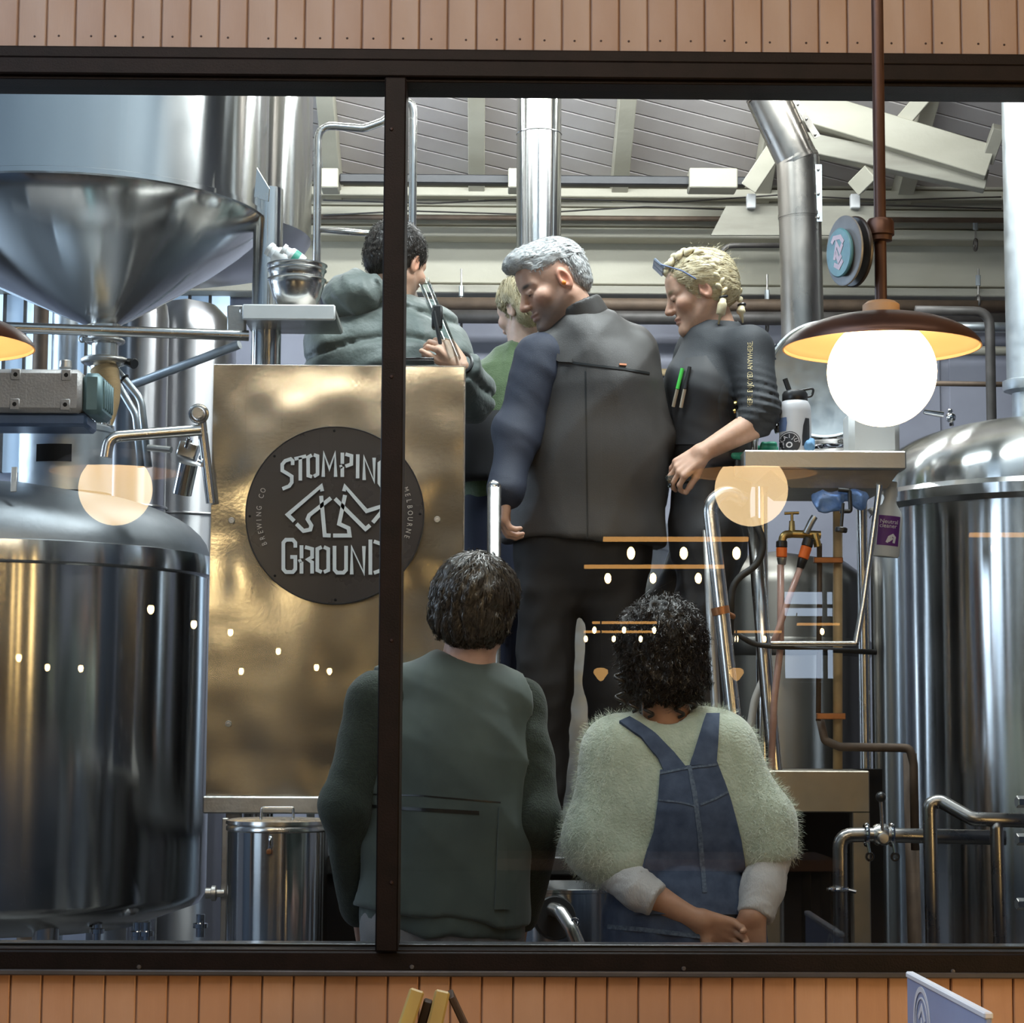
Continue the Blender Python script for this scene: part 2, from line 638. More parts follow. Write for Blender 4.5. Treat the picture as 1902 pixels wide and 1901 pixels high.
lin = G()
lin.add(box((-4.5, 4.751, zt_out - 0.02), (4.5, 4.766, 5.6), 0))
lnr = tag(lin.obj('wall_inner', 'lining_paint', smooth=False), kind='structure')  # unseen lining, added for a pale reflection on the hopper
lin = G().add(box((-4.5, 4.751, 0), (4.5, 4.766, zb_out + 0.02), 0))
lin.add(box((-4.5, 4.751, zb_out), (-WX, 4.766, zt_out - 0.02), 0)).add(box((WX, 4.751, zb_out), (4.5, 4.766, zt_out - 0.02), 0))
lin.obj('dark_lining', 'dark_lining_paint', lnr, False)  # unseen lower lining, coloured dark to dim reflections in the kettle


def planks(x_line, pitch, z0, z1, nails, kinds='abc'):
    meshes = []
    for k in range(3):
        v, f = box((-pitch / 2 + 0.0016, 0, z0), (pitch / 2 - 0.0016, 0.010, z1), 0.0022)
        o = mk('plank', v, f, 'plank_' + kinds[k], None, False)
        meshes.append(o.data)
        bpy.data.objects.remove(o)
    nv, nf = lathe([(0, 0), (0.0026, 0.0), (0.0022, 0.001), (0, 0.0014)], 7, (0, 0, 0), (0, -1, 0))
    o = mk('nail', nv, nf, 'nail', None, True)
    nail = o.data
    bpy.data.objects.remove(o)
    n0 = int(math.floor((-1.45 - x_line) / pitch))
    for k in range(n0, n0 + int(2.9 / pitch) + 2):
        o = bpy.data.objects.new('plank', meshes[_rng.choice((0, 0, 1, 1, 2))])
        o.location = (x_line + (k + 0.5) * pitch, YP + _rng.uniform(-0.001, 0.0012), 0)
        put(o, wall_front)
        if nails:
            q = bpy.data.objects.new('nail', nail)
            q.location = (o.location.x + _rng.uniform(-0.016, 0.016), o.location.y - 0.0005, nails + _rng.uniform(-0.002, 0.002))
            put(q, o)


planks(P(33.4, 40, YP)[0], 0.0621, zt_out - 0.01, 3.25, P(951, 74, YP)[2])
planks(P(18.3, 1850, YP)[0], 0.0651, 0.30, zb_out + 0.01, None, 'def')

win = thing('window_1', None, None, (xm, 4.55, zb_in))
win['kind'] = 'structure'
g = G()                                      # head
g.add(box((-WX, 4.535, zt_out - 0.026), (WX, 4.66, zt_out), 0.003))
g.add(box((-WX, 4.53, zt_in + 0.008), (WX, 4.66, zt_out - 0.026), 0.003))
g.add(box((-WX, 4.545, zt_in), (WX, 4.66, zt_in + 0.008), 0.002))
g.obj('window_head', 'frame_black', win)
g = G()                                      # sill
g.add(box((-WX, 4.535, zb_out + 0.014), (WX, 4.66, zb_in - 0.004), 0.003))
g.add(box((-WX, 4.545, zb_in - 0.006), (WX, 4.66, zb_in), 0.002))
sill = g.obj('window_sill', 'frame_black', win)
box_lip = G().add(box((-WX, 4.527, zb_out + 0.004), (WX, 4.56, zb_out + 0.016), 0.004))
box_lip.obj('sill_lip', 'frame_lip', sill)
box_g = G().add(box((-WX, 4.60, zb_in), (WX, 4.66, zb_in + 0.006), 0.002))
box_g.obj('glazing_bead', 'frame_lip', sill)
hw = SZ(20.5, 4.53)
g = G().add(box((xm - hw, 4.52, zb_in - 0.002), (xm + hw, 4.66, zt_in + 0.004), 0.003))
mull = g.obj('mullion', 'frame_black', win)
for sx in (-1, 1):
    G().add(box((sx * WX, 4.53, zb_out), (sx * (WX - 0.07), 4.66, zt_out), 0.003)).obj('window_stile', 'frame_black', win)
for py in (240, 700, 1190, 1640):
    c = P(727, py, 4.52)
    G().add(lathe([(0, 0.0035), (0.003, 0.003), (0.0045, 0.0)], 10, c, (0, -1, 0))).obj('screw', 'nail', mull)
for px, py in ((258, 1797), (765, 1797), (1270, 1800), (1770, 1805)):
    c = P(px, py, 4.534)
    G().add(lathe([(0, 0.003), (0.004, 0.0025), (0.005, 0.0)], 10, c, (0, -1, 0))).obj('screw', 'frame_lip', sill)
for x0, x1 in ((-WX + 0.05, xm - hw + 0.01), (xm + hw - 0.01, WX - 0.05)):
    yg = 4.60
    mk('glass_pane', [(x0, yg, zb_in - 0.003), (x1, yg, zb_in - 0.003), (x1, yg, zt_in + 0.003), (x0, yg, zt_in + 0.003)],
       [[0, 1, 2, 3]], 'pane_glass', win, False)

# ------------------------------------------------------------------ shell of the bar and of the brewhouse
tag(G().add(box((-4.5, -12, -0.1), (4.5, 4.72, 0), 0)).obj('floor', 'bar_floor', smooth=False), kind='structure')
tag(G().add(box((-4.5, 4.72, -0.1), (4.5, 9.5, 0), 0)).obj('floor', 'brew_floor', smooth=False), kind='structure')
tag(G().add(box((-4.6, -12, 0), (-4.5, 4.75, 4.6), 0)).obj('wall_left', 'bar_wall', smooth=False), kind='structure')
tag(G().add(box((4.5, -12, 0), (4.6, 4.75, 4.6), 0)).obj('wall_right', 'bar_wall', smooth=False), kind='structure')
g = G()
for q in (((-4.5, -12), (4.5, 1.4)), ((-4.5, 3.6), (4.5, 4.56)), ((-4.5, 1.4), (-3.3, 3.6)), ((-0.1, 1.4), (4.5, 3.6))):
    g.add(box((q[0][0], q[0][1], 3.9), (q[1][0], q[1][1], 4.0), 0))
tag(g.obj('ceiling', 'bar_ceiling', smooth=False), kind='structure')
w6 = thing('window_6', None, None, (-1.7, 2.5, 3.95))
w6['kind'] = 'structure'
for i in range(4):
    G().add(box((-3.3 + 0.8 * i + 0.02, 1.4, 3.95), (-3.3 + 0.8 * (i + 1) - 0.02, 3.6, 3.96), 0)).obj('pane', 'daylight_pane', w6, False)
    G().add(box((-3.3 + 0.8 * i - 0.02, 1.4, 3.92), (-3.3 + 0.8 * i + 0.02, 3.6, 3.98), 0)).obj('glazing_bar', 'bar_ceiling', w6, False)
YB = 9.2
# bar back wall with a daylight window
wb = G()
bx0, bx1, bz0, bz1 = 2.91, 3.47, 1.85, 2.78
wb.add(box((-4.5, -12.1, 0), (bx0, -12, 4), 0)).add(box((bx1, -12.1, 0), (4.5, -12, 4), 0))
wb.add(box((bx0, -12.1, 0), (bx1, -12, bz0), 0)).add(box((bx0, -12.1, bz1), (bx1, -12, 4), 0))
tag(wb.obj('wall_rear', 'bar_wall', smooth=False), kind='structure')
w2 = thing('window_2', None, None, (3, -12, bz0))
w2['kind'] = 'structure'
G().add(box((bx0, -12.12, bz0), (bx1, -12.1, bz1), 0)).obj('pane', 'sky_pane', w2)
g = G()
wb2 = G().add(box((bx0, -12.07, 2.17), (bx1, -12.0, 2.50), 0)).obj('awning', 'bar_wall', w2, False)
for z in (bz0 + 0.02, 2.60, bz1 - 0.02):
    g.add(box((bx0, -12.06, z - 0.018), (bx1, -12.0, z + 0.018), 0))
for x in (bx0 + 0.02, bx0 + 0.44, bx1 - 0.02):
    g.add(box((x - 0.02, -12.06, bz0), (x + 0.02, -12.0, bz1), 0))
g.obj('window_frame', 'frame_black', w2, False)

# brewhouse walls
tag(G().add(box((-4.6, 4.75, 0), (-4.5, YB + 0.1, 6.2), 0)).obj('wall_side_west', 'wall_lavender', smooth=False), kind='structure')
tag(G().add(box((4.5, 4.75, 0), (4.6, YB + 0.1, 6.2), 0)).obj('wall_side_east', 'wall_lavender', smooth=False), kind='structure')
wbk = tag(G().add(box((-4.5, YB, 0), (4.5, YB + 0.1, 4.2), 0)).obj('wall_back', 'wall_lavender', smooth=False), kind='structure')
zc0 = P(951, 441, YB - 0.04)[2]
zc1 = P(951, 531, YB - 0.04)[2]
# cream fascia boards along the back wall, each with its own face
for i, (pa, pb, dy, m) in enumerate(((331, 347, 0.10, 'cream_dirty'), (347, 366, 0.22, 'cream_paint'), (366, 384, 0.16, 'cream_dirty'),
                                     (384, 402, 0.20, 'cream_paint'), (402, 420, 0.12, 'cream_dirty'), (420, 441, 0.18, 'cream_paint'),
                                     (441, 528, 0.06, 'cream_paint'), (528, 546, 0.14, 'cream_dirty'))):
    z0, z1 = P(951, pb, YB - dy)[2], P(951, pa, YB - dy)[2]
    G().add(box((-4.4, YB - dy, z0 + 0.003), (4.4, YB - 0.001, z1 - 0.003), 0.004)).obj('fascia_board', m, wbk, False)
# joints of the lavender sheets below
for x in (-3.4, -2.5, -1.6, -0.7, 0.2, 1.1, 2.0, 2.9, 3.8):
    G().add(box((x, YB - 0.012, 0.02), (x + 0.86, YB - 0.001, zc1 - 0.06), 0.004)).obj('wall_sheet', 'wall_lavender', wbk, False)


# roof: sloping boards on rafters
def roof_z(y):
    return 3.68 + 0.45 * (YB - y)


cl = tag(mk('ceiling_roof', [(-4.5, YB + .1, roof_z(YB + .1) + .03), (4.5, YB + .1, roof_z(YB + .1) + .03), (4.5, 4.75, roof_z(4.75) + .03), (-4.5, 4.75, roof_z(4.75) + .03)],
            [[0, 1, 2, 3]], 'cream_dirty', None, False), kind='structure')
d = unit(A(1, 0.33, -0.45 * 0.33))
nrm = unit(A(0, 0.45, 1))
w = np.cross(nrm, d)
for k in range(-6, 26):
    c = A(0.6, YB - 0.05, roof_z(YB - 0.05)) - w * (k * 0.088)
    if c[1] < 7.6:
        break
    G().add(obox(c, (2.6, 0.041, 0.008), np.array([d, w, nrm]), 0.003)).obj('ceiling_board', 'ceiling_board', cl, False)
for i, x in enumerate((-1.85, -1.25, -0.66, -0.05, 0.56, 1.17, 1.78, 2.4)):
    y0, y1 = YB - 0.02, 6.9
    G().add(bar(A(x, y0, roof_z(y0) - 0.07), A(x, y1, roof_z(y1) - 0.07), 0.07, 0.11, (0, 0, 1))).obj('rafter', 'cream_paint', cl, False)

# daylight windows of the brewhouse
w3 = thing('window_3', None, None, (-2.0, YB, 2.2))
w3['kind'] = 'structure'
xa, xb = P(-140, 600, YB)[0], P(430, 600, YB)[0]
za, zb = P(100, 880, YB)[2], P(100, 545, YB)[2]
nx = 15
cols = [1, 1, 1, 1, 0, 1, 1, 0, 1, 1, 0, 1, 0, 0, 1]
for i in range(nx):
    x0 = xa + (xb - xa) * i / nx
    x1 = xa + (xb - xa) * (i + 1) / nx
    G().add(box((x0 + 0.006, YB - 0.03, za), (x1 - 0.006, YB - 0.014, zb), 0)).obj('pane', 'daylight_pane' if cols[i] else 'daylight_pane_dim', w3, False)
    G().add(box((x0 - 0.006, YB - 0.05, za), (x0 + 0.006, YB - 0.014, zb), 0)).obj('glazing_bar', 'dark_pipe', w3, False)
G().add(box((xa, YB - 0.055, (za + zb) / 2 - 0.02), (xb, YB - 0.014, (za + zb) / 2 + 0.02), 0)).obj('transom', 'dark_pipe', w3, False)
w4 = thing('window_4', None, None, (-4.5, 7.2, 1.3))
w4['kind'] = 'structure'
for i in range(4):
    G().add(box((-4.49, 6.0 + 0.6 * i + 0.03, 1.3), (-4.47, 6.0 + 0.6 * (i + 1) - 0.03, 3.9), 0)).obj('pane', 'daylight_pane', w4, False)
G().add(box((-4.48, 5.95, 1.25), (-4.44, 8.45, 1.3), 0)).obj('window_frame', 'dark_pipe', w4, False)


# ------------------------------------------------------------------ lamps
def pendant(name, label, px, py, Y, top):
    c = P(px, py, Y)
    r = SZ(102.5, Y)
    t = thing(name, label, 'lamp', (c[0], c[1], c[2] - r), 'pendant lamps in front of the window')
    rs = SZ(186, Y)
    h = SZ(66, Y)
    zr = c[2] + SZ(46, Y)                    # rim of the shade
    outer, inner = [], []
    for i in range(15):
        a = i / 14 * math.pi / 2
        outer.append((rs * math.sin(a) if i else 0.0, zr - c[2] + h * math.cos(a) ** 1.15))
    V, Fc = lathe(outer, 56, c)
    sh = mk('shade', V, Fc, 'lamp_metal', t, True, c)
    inn = [(a_ * 0.985, z_ - 0.004 if a_ < rs * 0.99 else z_) for a_, z_ in outer][::-1]
    V, Fc = lathe([(rs, zr - c[2])] + inn, 56, c)
    mk('shade_lining', V, Fc, 'lamp_inner', sh, True, c)
    V, Fc = sphere((0, 0, 0), r, 48, 28)
    mk('globe', V + c, Fc, 'globe', t, True, c)
    g = G()
    g.add(lathe([(0, 0), (0.032, 0), (0.032, 0.03), (0.024, 0.036), (0, 0.036)], 28, (c[0], c[1], c[2] + r - 0.006)))
    g.obj('lamp_holder', 'lamp_inner', t)
    rr = SZ(11.5, Y)
    zt = zr + h - 0.004
    G().add(cyl((c[0], c[1], zt), (c[0], c[1], top), rr, rr, 24)).obj('stem', 'lamp_metal', t)
    return t, c, rr


lampA, cA, rA = pendant('pendant_lamp', 'lit white globe lamp under brown dome shade, hanging right of the people', 1638, 692, 3.68, 3.9)
lampB, cB, rB = pendant('pendant_lamp', 'globe lamp cut off at the left edge, only its shade rim in view', -124, 688, 3.68, 3.9)
# clamp collar on the right-hand stem
g = G()
zc = P(1630, 425, 3.68)[2]
g.add(lathe([(rA, 0.018), (0.0215, 0.016), (0.0245, 0.010), (0.0245, -0.012), (0.0205, -0.014), (0.0205, -0.022), (rA, -0.024)], 28, (cA[0], cA[1], zc)))
g.obj('stem_collar', 'lamp_metal', lampA)
# round double badge on the stem
mat('badge_grey', (0.22, 0.26, 0.29), 0.35, col2=(0.16, 0.19, 0.22), nscale=20)
mat('badge_teal', (0.07, 0.20, 0.27), 0.4, col2=(0.12, 0.34, 0.40), nscale=30)
mat('badge_pink', (0.62, 0.55, 0.66), 0.45, col2=(0.5, 0.46, 0.58), nscale=60)
nB = unit(A(-0.93, -0.34, -0.05))
cb = P(1572, 466, 3.68)
cb2 = P(1590, 468, 3.70)
bd = thing('tap_badge', 'pair of round dark discs with teal emblem clamped to the right lamp stem', 'badge', cb2 + A(0, 0, -0.062))
G().add(lathe([(0, 0), (0.060, 0), (0.062, 0.002), (0.062, 0.006), (0.060, 0.008), (0, 0.008)], 44, cb2, nB)).obj('rear_disc', 'rail_black', bd)
f_ = G().add(lathe([(0, 0), (0.059, 0), (0.061, 0.002), (0.061, 0.005), (0.058, 0.006), (0, 0.006)], 44, cb, nB)).obj('front_disc', 'badge_grey', bd)
ce = cb + nB * 0.010 + A(0, 0, -0.004)
em = G().add(lathe([(0, 0), (0.042, 0), (0.043, 0.004), (0.041, 0.006), (0, 0.006)], 40, ce, nB)).obj('emblem', 'badge_teal', f_)
bx_, by_, _ = frame_of(nB)
g = G()
for line in ([(-0.020, 0.020), (-0.012, 0.028), (0.010, 0.026), (0.020, 0.014)], [(-0.014, -0.010), (-0.004, 0.018), (0.006, 0.0), (0.016, 0.012)],
             [(-0.016, -0.018), (0.0, -0.026), (0.014, -0.016)], [(-0.008, 0.004), (0.0, -0.014), (0.010, -0.006)]):
    v2, f2 = stroke2d(line, 0.008)
    g.add(raise2d(v2, f2, lambda p: ce + nB * 0.0058 + bx_ * p[0] + by_ * p[1], nB, 0.001))
g.obj('emblem_marks', 'badge_pink', em, False)
G().add(bar(A(cA[0], cA[1], zc - 0.008), cb2 + nB * 0.002, 0.018, 0.014)).obj('clamp_arm', 'lamp_metal', bd)
G().add(cyl(cb2, cb, 0.006)).obj('spacer', 'lamp_metal', bd)

# ------------------------------------------------------------------ lights in the bar, seen only mirrored in the glass
def mirror(px, py, D):
    """real spot of what the pane shows mirrored at a pixel, D metres along the folded path"""
    p = P(px, py, D)
    return A(p[0], 9.2 - D, p[2])


def batten(px0, px1, py, D, bulbs, which):
    a, b = mirror(px0, py, D), mirror(px1, py, D)
    t = thing('bulb_batten', which, 'light', (a + b) / 2, 'bulb battens over the bar')
    G().add(bar(a, b, 0.022, 0.022)).obj('batten_bar', 'batten_glow', t)
    for s in (a, b):
        G().add(bar(s, s + A(0, 0, 0.10), 0.01, 0.01, (0, 1, 0))).obj('hanger', 'rail_black', t)
    for px in bulbs:
        c = mirror(px, py + 26 * 10 / D, D)
        G().add(sphere(c, (0.019, 0.019, 0.030), 14, 10)).obj('bulb', 'bulb', t)
    return t


batten(1120, 1390, 1002, 10.0, (1172, 1270, 1368), 'amber batten of filament bulbs mirrored highest in the glass')
batten(1085, 1345, 1053, 12.0, (1129, 1213, 1297), 'amber batten of filament bulbs mirrored just below the highest one')
batten(1100, 1220, 1157, 18.5, (1104, 1159, 1215), 'short bulb batten mirrored at the hair of the dungarees wearer')
batten(1084, 1216, 1174, 19.6, (1088, 1140, 1190), 'lowest bulb batten mirrored at the hair of the dungarees wearer')
batten(1364, 1452, 1174, 19.6, (1368, 1420), 'short bulb batten mirrored beside the steel handrail')
batten(1480, 1560, 1160, 19.0, (1527,), 'single-bulb batten mirrored under the sink')
batten(1800, 2000, 994, 10.4, (1848, 1950), 'bulb batten mirrored on the right-hand vessel')
for i, (px, py, D, lb) in enumerate(((280, 1132, 11, 'hanging bulb mirrored on the left kettle, highest of its group'), (360, 1160, 12, 'hanging bulb mirrored near the right rim of the left kettle'),
                                 (35, 1222, 13, 'hanging bulb mirrored at the far left edge'), (88, 1240, 14, 'hanging bulb mirrored left, second from the edge'),
                                 (150, 1242, 14, 'hanging bulb mirrored left, third from the edge'), (428, 1175, 14, 'bulb mirrored at the left edge of the steel panel'),
                                 (448, 1247, 15, 'lower bulb mirrored near the left edge of the panel'), (517, 1210, 15, 'bulb mirrored on the panel beneath the sign'),
                                 (588, 1240, 15, 'bulb mirrored on the panel, second from the green vest'), (612, 1247, 15, 'bulb mirrored on the panel next to the green vest'))):
    c = mirror(px, py, D)
    t = thing('hanging_bulb', lb, 'light', c, 'bare bulbs hanging in the bar')
    G().add(sphere(c, (0.018, 0.018, 0.026), 14, 10)).obj('bulb', 'bulb', t)
    G().add(cyl(c + A(0, 0, 0.02), c + A(0, 0, 0.06), 0.013, 0.013, 12)).obj('socket', 'rail_black', t)
    G().add(cyl(c + A(0, 0, 0.06), A(c[0], c[1], 3.9), 0.003, 0.003, 6)).obj('cord', 'rail_black', t)
for px, lb in ((1116, 'small schoolhouse lamp mirrored left of the dark curls'), (1368, 'small schoolhouse lamp mirrored right of the dark curls')):
    c = mirror(px, 1253, 17)
    t = thing('schoolhouse_lamp', lb, 'lamp', c, 'schoolhouse lamps in the bar')
    G().add(lathe([(0, -0.055), (0.02, -0.045), (0.058, 0.01), (0.055, 0.035), (0.03, 0.05), (0, 0.05)], 20, c)).obj('glass_shade', 'schoolhouse', t)
    G().add(cyl(c + A(0, 0, 0.05), A(c[0], c[1], 3.9), 0.006, 0.006, 8)).obj('rod', 'rail_black', t)

# light fittings that hold the area lights
for (x, y, z, L, lb) in ((-0.9, 5.75, 4.3, 1.5, 'long LED batten under the brewhouse roof, left'), (0.95, 5.75, 4.3, 1.5, 'long LED batten under the brewhouse roof, right'),
                         (0.1, 7.9, 4.04, 2.2, 'long LED batten under the brewhouse roof by the back wall')):
    t = thing('led_batten', lb, 'light', (x, y, z), 'LED battens under the roof')
    G().add(box((x - L / 2, y - 0.08, z + 0.004), (x + L / 2, y + 0.08, z + 0.05), 0.006)).obj('housing', 'white_housing', t)
    for s in (-1, 1):
        G().add(cyl((x + s * L * 0.4, y, z + 0.05), (x + s * L * 0.4, y, roof_z(y)), 0.004, 0.004, 8)).obj('hanger', 'galvanised', t)
for (x, y, z, L, lb) in ((0.4, 3.0, 3.57, 3.6, 'unseen warm fill batten under the bar ceiling near the window wall'), (-0.2, 1.35, 3.82, 3.0, 'unseen warm fill batten under the bar ceiling further from the window')):
    t = thing('bar_fill', lb, 'light', (x, y, z), 'added warm fill battens in the bar')
    G().add(box((x - L / 2, y - 0.06, z + 0.004), (x + L / 2, y + 0.06, z + 0.05), 0.006)).obj('housing', 'rail_black', t)
    for s in (-1, 1):
        G().add(cyl((x + s * L * 0.4, y, z + 0.05), (x + s * L * 0.4, y, 3.9), 0.004, 0.004, 8)).obj('hanger', 'rail_black', t)

# clerestory of the bar, high on the side wall
w5 = thing('window_5', None, None, (-4.5, 1.6, 2.9))
w5['kind'] = 'structure'
for i in range(5):
    G().add(box((-4.49, -0.4 + 0.8 * i + 0.03, 2.9), (-4.47, -0.4 + 0.8 * (i + 1) - 0.03, 3.7), 0)).obj('pane', 'daylight_pane', w5, False)
G().add(box((-4.48, -0.45, 2.84), (-4.44, 3.65, 2.9), 0)).obj('window_frame', 'rail_black', w5, False)
t = thing('ceiling_fill', 'unseen fill strip added to brighten the roof boards and cream fascia', 'light', (0.4, 6.93, 4.0))
G().add(box((-1.0, 6.86, 3.9), (1.8, 6.93, 4.06), 0.006)).obj('housing', 'white_housing', t)
for x_ in (-0.8, 1.6):
    G().add(cyl((x_, 6.9, 4.06), (x_, 6.9, roof_z(6.9)), 0.004, 0.004, 8)).obj('hanger', 'galvanised', t)

# unseen amber slats, added to draw golden lines on the kettle
t = thing('amber_streak_slats', 'unseen amber slats added to streak the kettle with gold', 'light', (4.45, -2, 0.2))
for k_, (y_, w_) in enumerate(((-6.5, 0.08), (-4.9, 0.08), (-2.5, 0.18), (-1.5, 0.06), (-1.0, 0.05), (-0.6, 0.05), (-0.2, 0.05), (0.2, 0.05), (0.8, 0.12), (1.3, 0.05), (1.7, 0.05), (2.4, 0.08))):
    G().add(box((4.44, y_ - w_, 0.25), (4.47, y_ + w_, 2.6), 0)).obj('streak_slat', 'amber_streak', t, False)
G().add(box((4.44, -8.2, 2.6), (4.49, 3.6, 2.68), 0)).obj('slat_rail', 'rail_black', t, False)
G().add(box((4.44, -8.2, 0.17), (4.49, 3.6, 0.25), 0)).obj('slat_rail', 'rail_black', t, False)

t = thing('bar_table', 'long metal-edged table mirrored faintly low in the glass', 'table', (0.8, -0.6, 0))
G().add(box((0.06, -1.0, 0.765), (1.56, -0.30, 0.805), 0.004)).obj('table_top', 'timber_bar', t, False)
G().add(box((0.055, -0.30, 0.76), (1.565, -0.292, 0.81), 0.002)).obj('table_edge', 'copper_edge', t, False)
for x_ in (0.12, 1.5):
    for y_ in (-0.94, -0.36):
        G().add(box((x_ - 0.02, y_ - 0.02, 0), (x_ + 0.02, y_ + 0.02, 0.765), 0.002)).obj('table_leg', 'rail_black', t, False)
# ------------------------------------------------------------------ brewhouse equipment
mat('plastic_white', (0.72, 0.73, 0.72), 0.4, col2=(0.62, 0.64, 0.64), nscale=10)
mat('plastic_black', (0.015, 0.015, 0.016), 0.35, col2=(0.03, 0.03, 0.03), nscale=20)
mat('rubber_black', (0.02, 0.02, 0.02), 0.6, col2=(0.03, 0.028, 0.026), nscale=20)
mat('hose_tan', (0.62, 0.46, 0.26), 0.45, col2=(0.52, 0.38, 0.2), nscale=20)
mat('gearbox_grey', (0.40, 0.38, 0.37), 0.5, 0.4, col2=(0.33, 0.32, 0.31), nscale=18, bump=0.15, bscale=150)
mat('gearbox_teal', (0.16, 0.25, 0.26), 0.45, 0.3, col2=(0.12, 0.19, 0.2), nscale=16)
mat('gearbox_blue', (0.10, 0.15, 0.26), 0.4, 0.3, col2=(0.07, 0.11, 0.19), nscale=12)
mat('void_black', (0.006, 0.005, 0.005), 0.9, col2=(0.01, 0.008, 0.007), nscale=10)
mat('sign_black', (0.050, 0.045, 0.046), 0.25, col2=(0.062, 0.055, 0.056), nscale=6, rough2=0.32)
mat('sign_letter', (0.80, 0.88, 0.93), 0.5, col2=(0.74, 0.82, 0.87), nscale=30)
mat('sign_small', (0.62, 0.58, 0.54), 0.5, col2=(0.5, 0.47, 0.44), nscale=30)
mat('green_label', (0.06, 0.35, 0.26), 0.5, col2=(0.05, 0.3, 0.22), nscale=20)
mat('copper_strap', (0.50, 0.22, 0.10), 0.4, 0.7, col2=(0.40, 0.18, 0.08), nscale=30)
mat('brass', (0.62, 0.44, 0.17), 0.32, 1.0, col2=(0.46, 0.33, 0.14), nscale=30, rough2=0.45)
mat('orange_plastic', (0.85, 0.17, 0.02), 0.4, col2=(0.75, 0.14, 0.02), nscale=20)
mat('hose_clear', (0.50, 0.32, 0.27), 0.3, col2=(0.38, 0.22, 0.18), nscale=18)
mat('hose_white', (0.60, 0.57, 0.52), 0.45, col2=(0.5, 0.47, 0.43), nscale=18)
mat('purple_label', (0.13, 0.025, 0.20), 0.5, col2=(0.11, 0.02, 0.17), nscale=30)
mat('label_white', (0.75, 0.72, 0.75), 0.5, col2=(0.7, 0.68, 0.7), nscale=30)
mat('blue_film', (0.12, 0.25, 0.62), 0.25, col2=(0.25, 0.42, 0.8), nscale=25, bump=0.5, bscale=40)
mat('glove_green', (0.03, 0.36, 0.22), 0.4, col2=(0.02, 0.28, 0.17), nscale=25)
mat('cloth_blue', (0.16, 0.32, 0.52), 0.6, col2=(0.1, 0.24, 0.42), nscale=30)
mat('bottle_body', (0.58, 0.58, 0.60), 0.35, col2=(0.50, 0.50, 0.53), nscale=12)
mat('ink', (0.02, 0.02, 0.025), 0.5, col2=(0.03, 0.03, 0.035), nscale=20)
mat('ink_blue', (0.10, 0.15, 0.30), 0.5, col2=(0.16, 0.22, 0.38), nscale=40)
mat('jug_natural', (0.66, 0.68, 0.68), 0.35, col2=(0.58, 0.60, 0.60), nscale=8)
mat('lime', (0.55, 0.55, 0.08), 0.5, col2=(0.45, 0.48, 0.08), nscale=18)
mat('timber_yellow', (0.42, 0.34, 0.10), 0.45, col2=(0.30, 0.22, 0.07), nscale=9, stretch=(1, 1, 0.3))
mat('timber_dark', (0.035, 0.022, 0.014), 0.5, col2=(0.05, 0.03, 0.02), nscale=14)
mat('menu_blue', (0.26, 0.34, 0.55), 0.5, col2=(0.23, 0.30, 0.50), nscale=6)
mat('menu_edge', (0.62, 0.68, 0.78), 0.5, col2=(0.56, 0.62, 0.72), nscale=9)
mat('deck_plate', (0.06, 0.06, 0.06), 0.5, 0.6, col2=(0.04, 0.04, 0.04), nscale=20)
mat('steel_shaded', (0.30, 0.27, 0.22), 0.42, 0.9, col2=(0.24, 0.21, 0.17), nscale=9, rough2=0.55)  # dull steel with the low corner's shade put into its colour
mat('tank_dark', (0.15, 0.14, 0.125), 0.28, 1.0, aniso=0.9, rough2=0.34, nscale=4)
mat('tube_shaded', (0.30, 0.29, 0.28), 0.25, 1.0, rough2=0.35, nscale=14)  # pipe steel darkened in colour for the shade low on the right
mat('dark_blue_paint', (0.07, 0.13, 0.24), 0.4, col2=(0.05, 0.09, 0.17), nscale=10)

ZD = 1.03                                   # height of the deck
# ---- mash vessel (lower left)
cx, cy = P(-20, 1000, 6.25)[0], 6.25
zr = P(-20, 1032, 5.6)[2]
zd = P(60, 908, 6.2)[2]
zl = P(0, 1715, 5.6)[2]
rk = 0.655
t = thing('mash_kettle', 'large domed stainless kettle at the left, cylinder with a rolled rim', 'vessel', (cx, cy, 0))
loc = (cx, cy, zr)
mk('shell', *lathe([(rk - 0.01, 0), (rk - 0.012, zl - zr + 0.03), (rk - 0.03, zl - zr), (rk - 0.2, zl - zr - 0.06), (0, zl - zr - 0.08)], 96, loc), 'steel', t, True, loc)
dh = zd - zr
prof = [(0, dh)]
for i in range(1, 15):
    a = i / 14 * math.pi / 2
    prof.append(((rk - 0.015) * math.sin(a) ** 0.9, dh * (math.cos(a) ** 0.75) * 0.78 + 0.022 + dh * 0.22 * (1 - i / 14)))
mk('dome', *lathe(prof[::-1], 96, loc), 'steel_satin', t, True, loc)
mk('rim_band', *lathe([(rk - 0.016, 0.05), (rk, 0.046), (rk + 0.004, 0.02), (rk + 0.004, -0.008), (rk - 0.002, -0.014), (rk - 0.012, -0.016)], 96, loc), 'steel', t, True, loc)
for a in (0.6, 2.2, 3.7, 5.3):
    p = A(cx + 0.5 * math.cos(a), cy + 0.5 * math.sin(a), 0)
    G().add(cyl(p, A(p[0], p[1], zl), 0.035)).obj('leg', 'steel_pipe', t)
# small valves under the kettle
for i, (px, py) in enumerate(((255, 1735), (272, 1735), (372, 1720), (180, 1730))):
    c = P(px, py, 5.9)
    G().add(lathe([(0.0, -0.03), (0.012, -0.03), (0.012, -0.008), (0.02, -0.006), (0.02, 0.006), (0.012, 0.008), (0.012, 0.03), (0, 0.03)], 14, c, (0, 0, 1))).obj('drain_fitting', 'chrome', t)
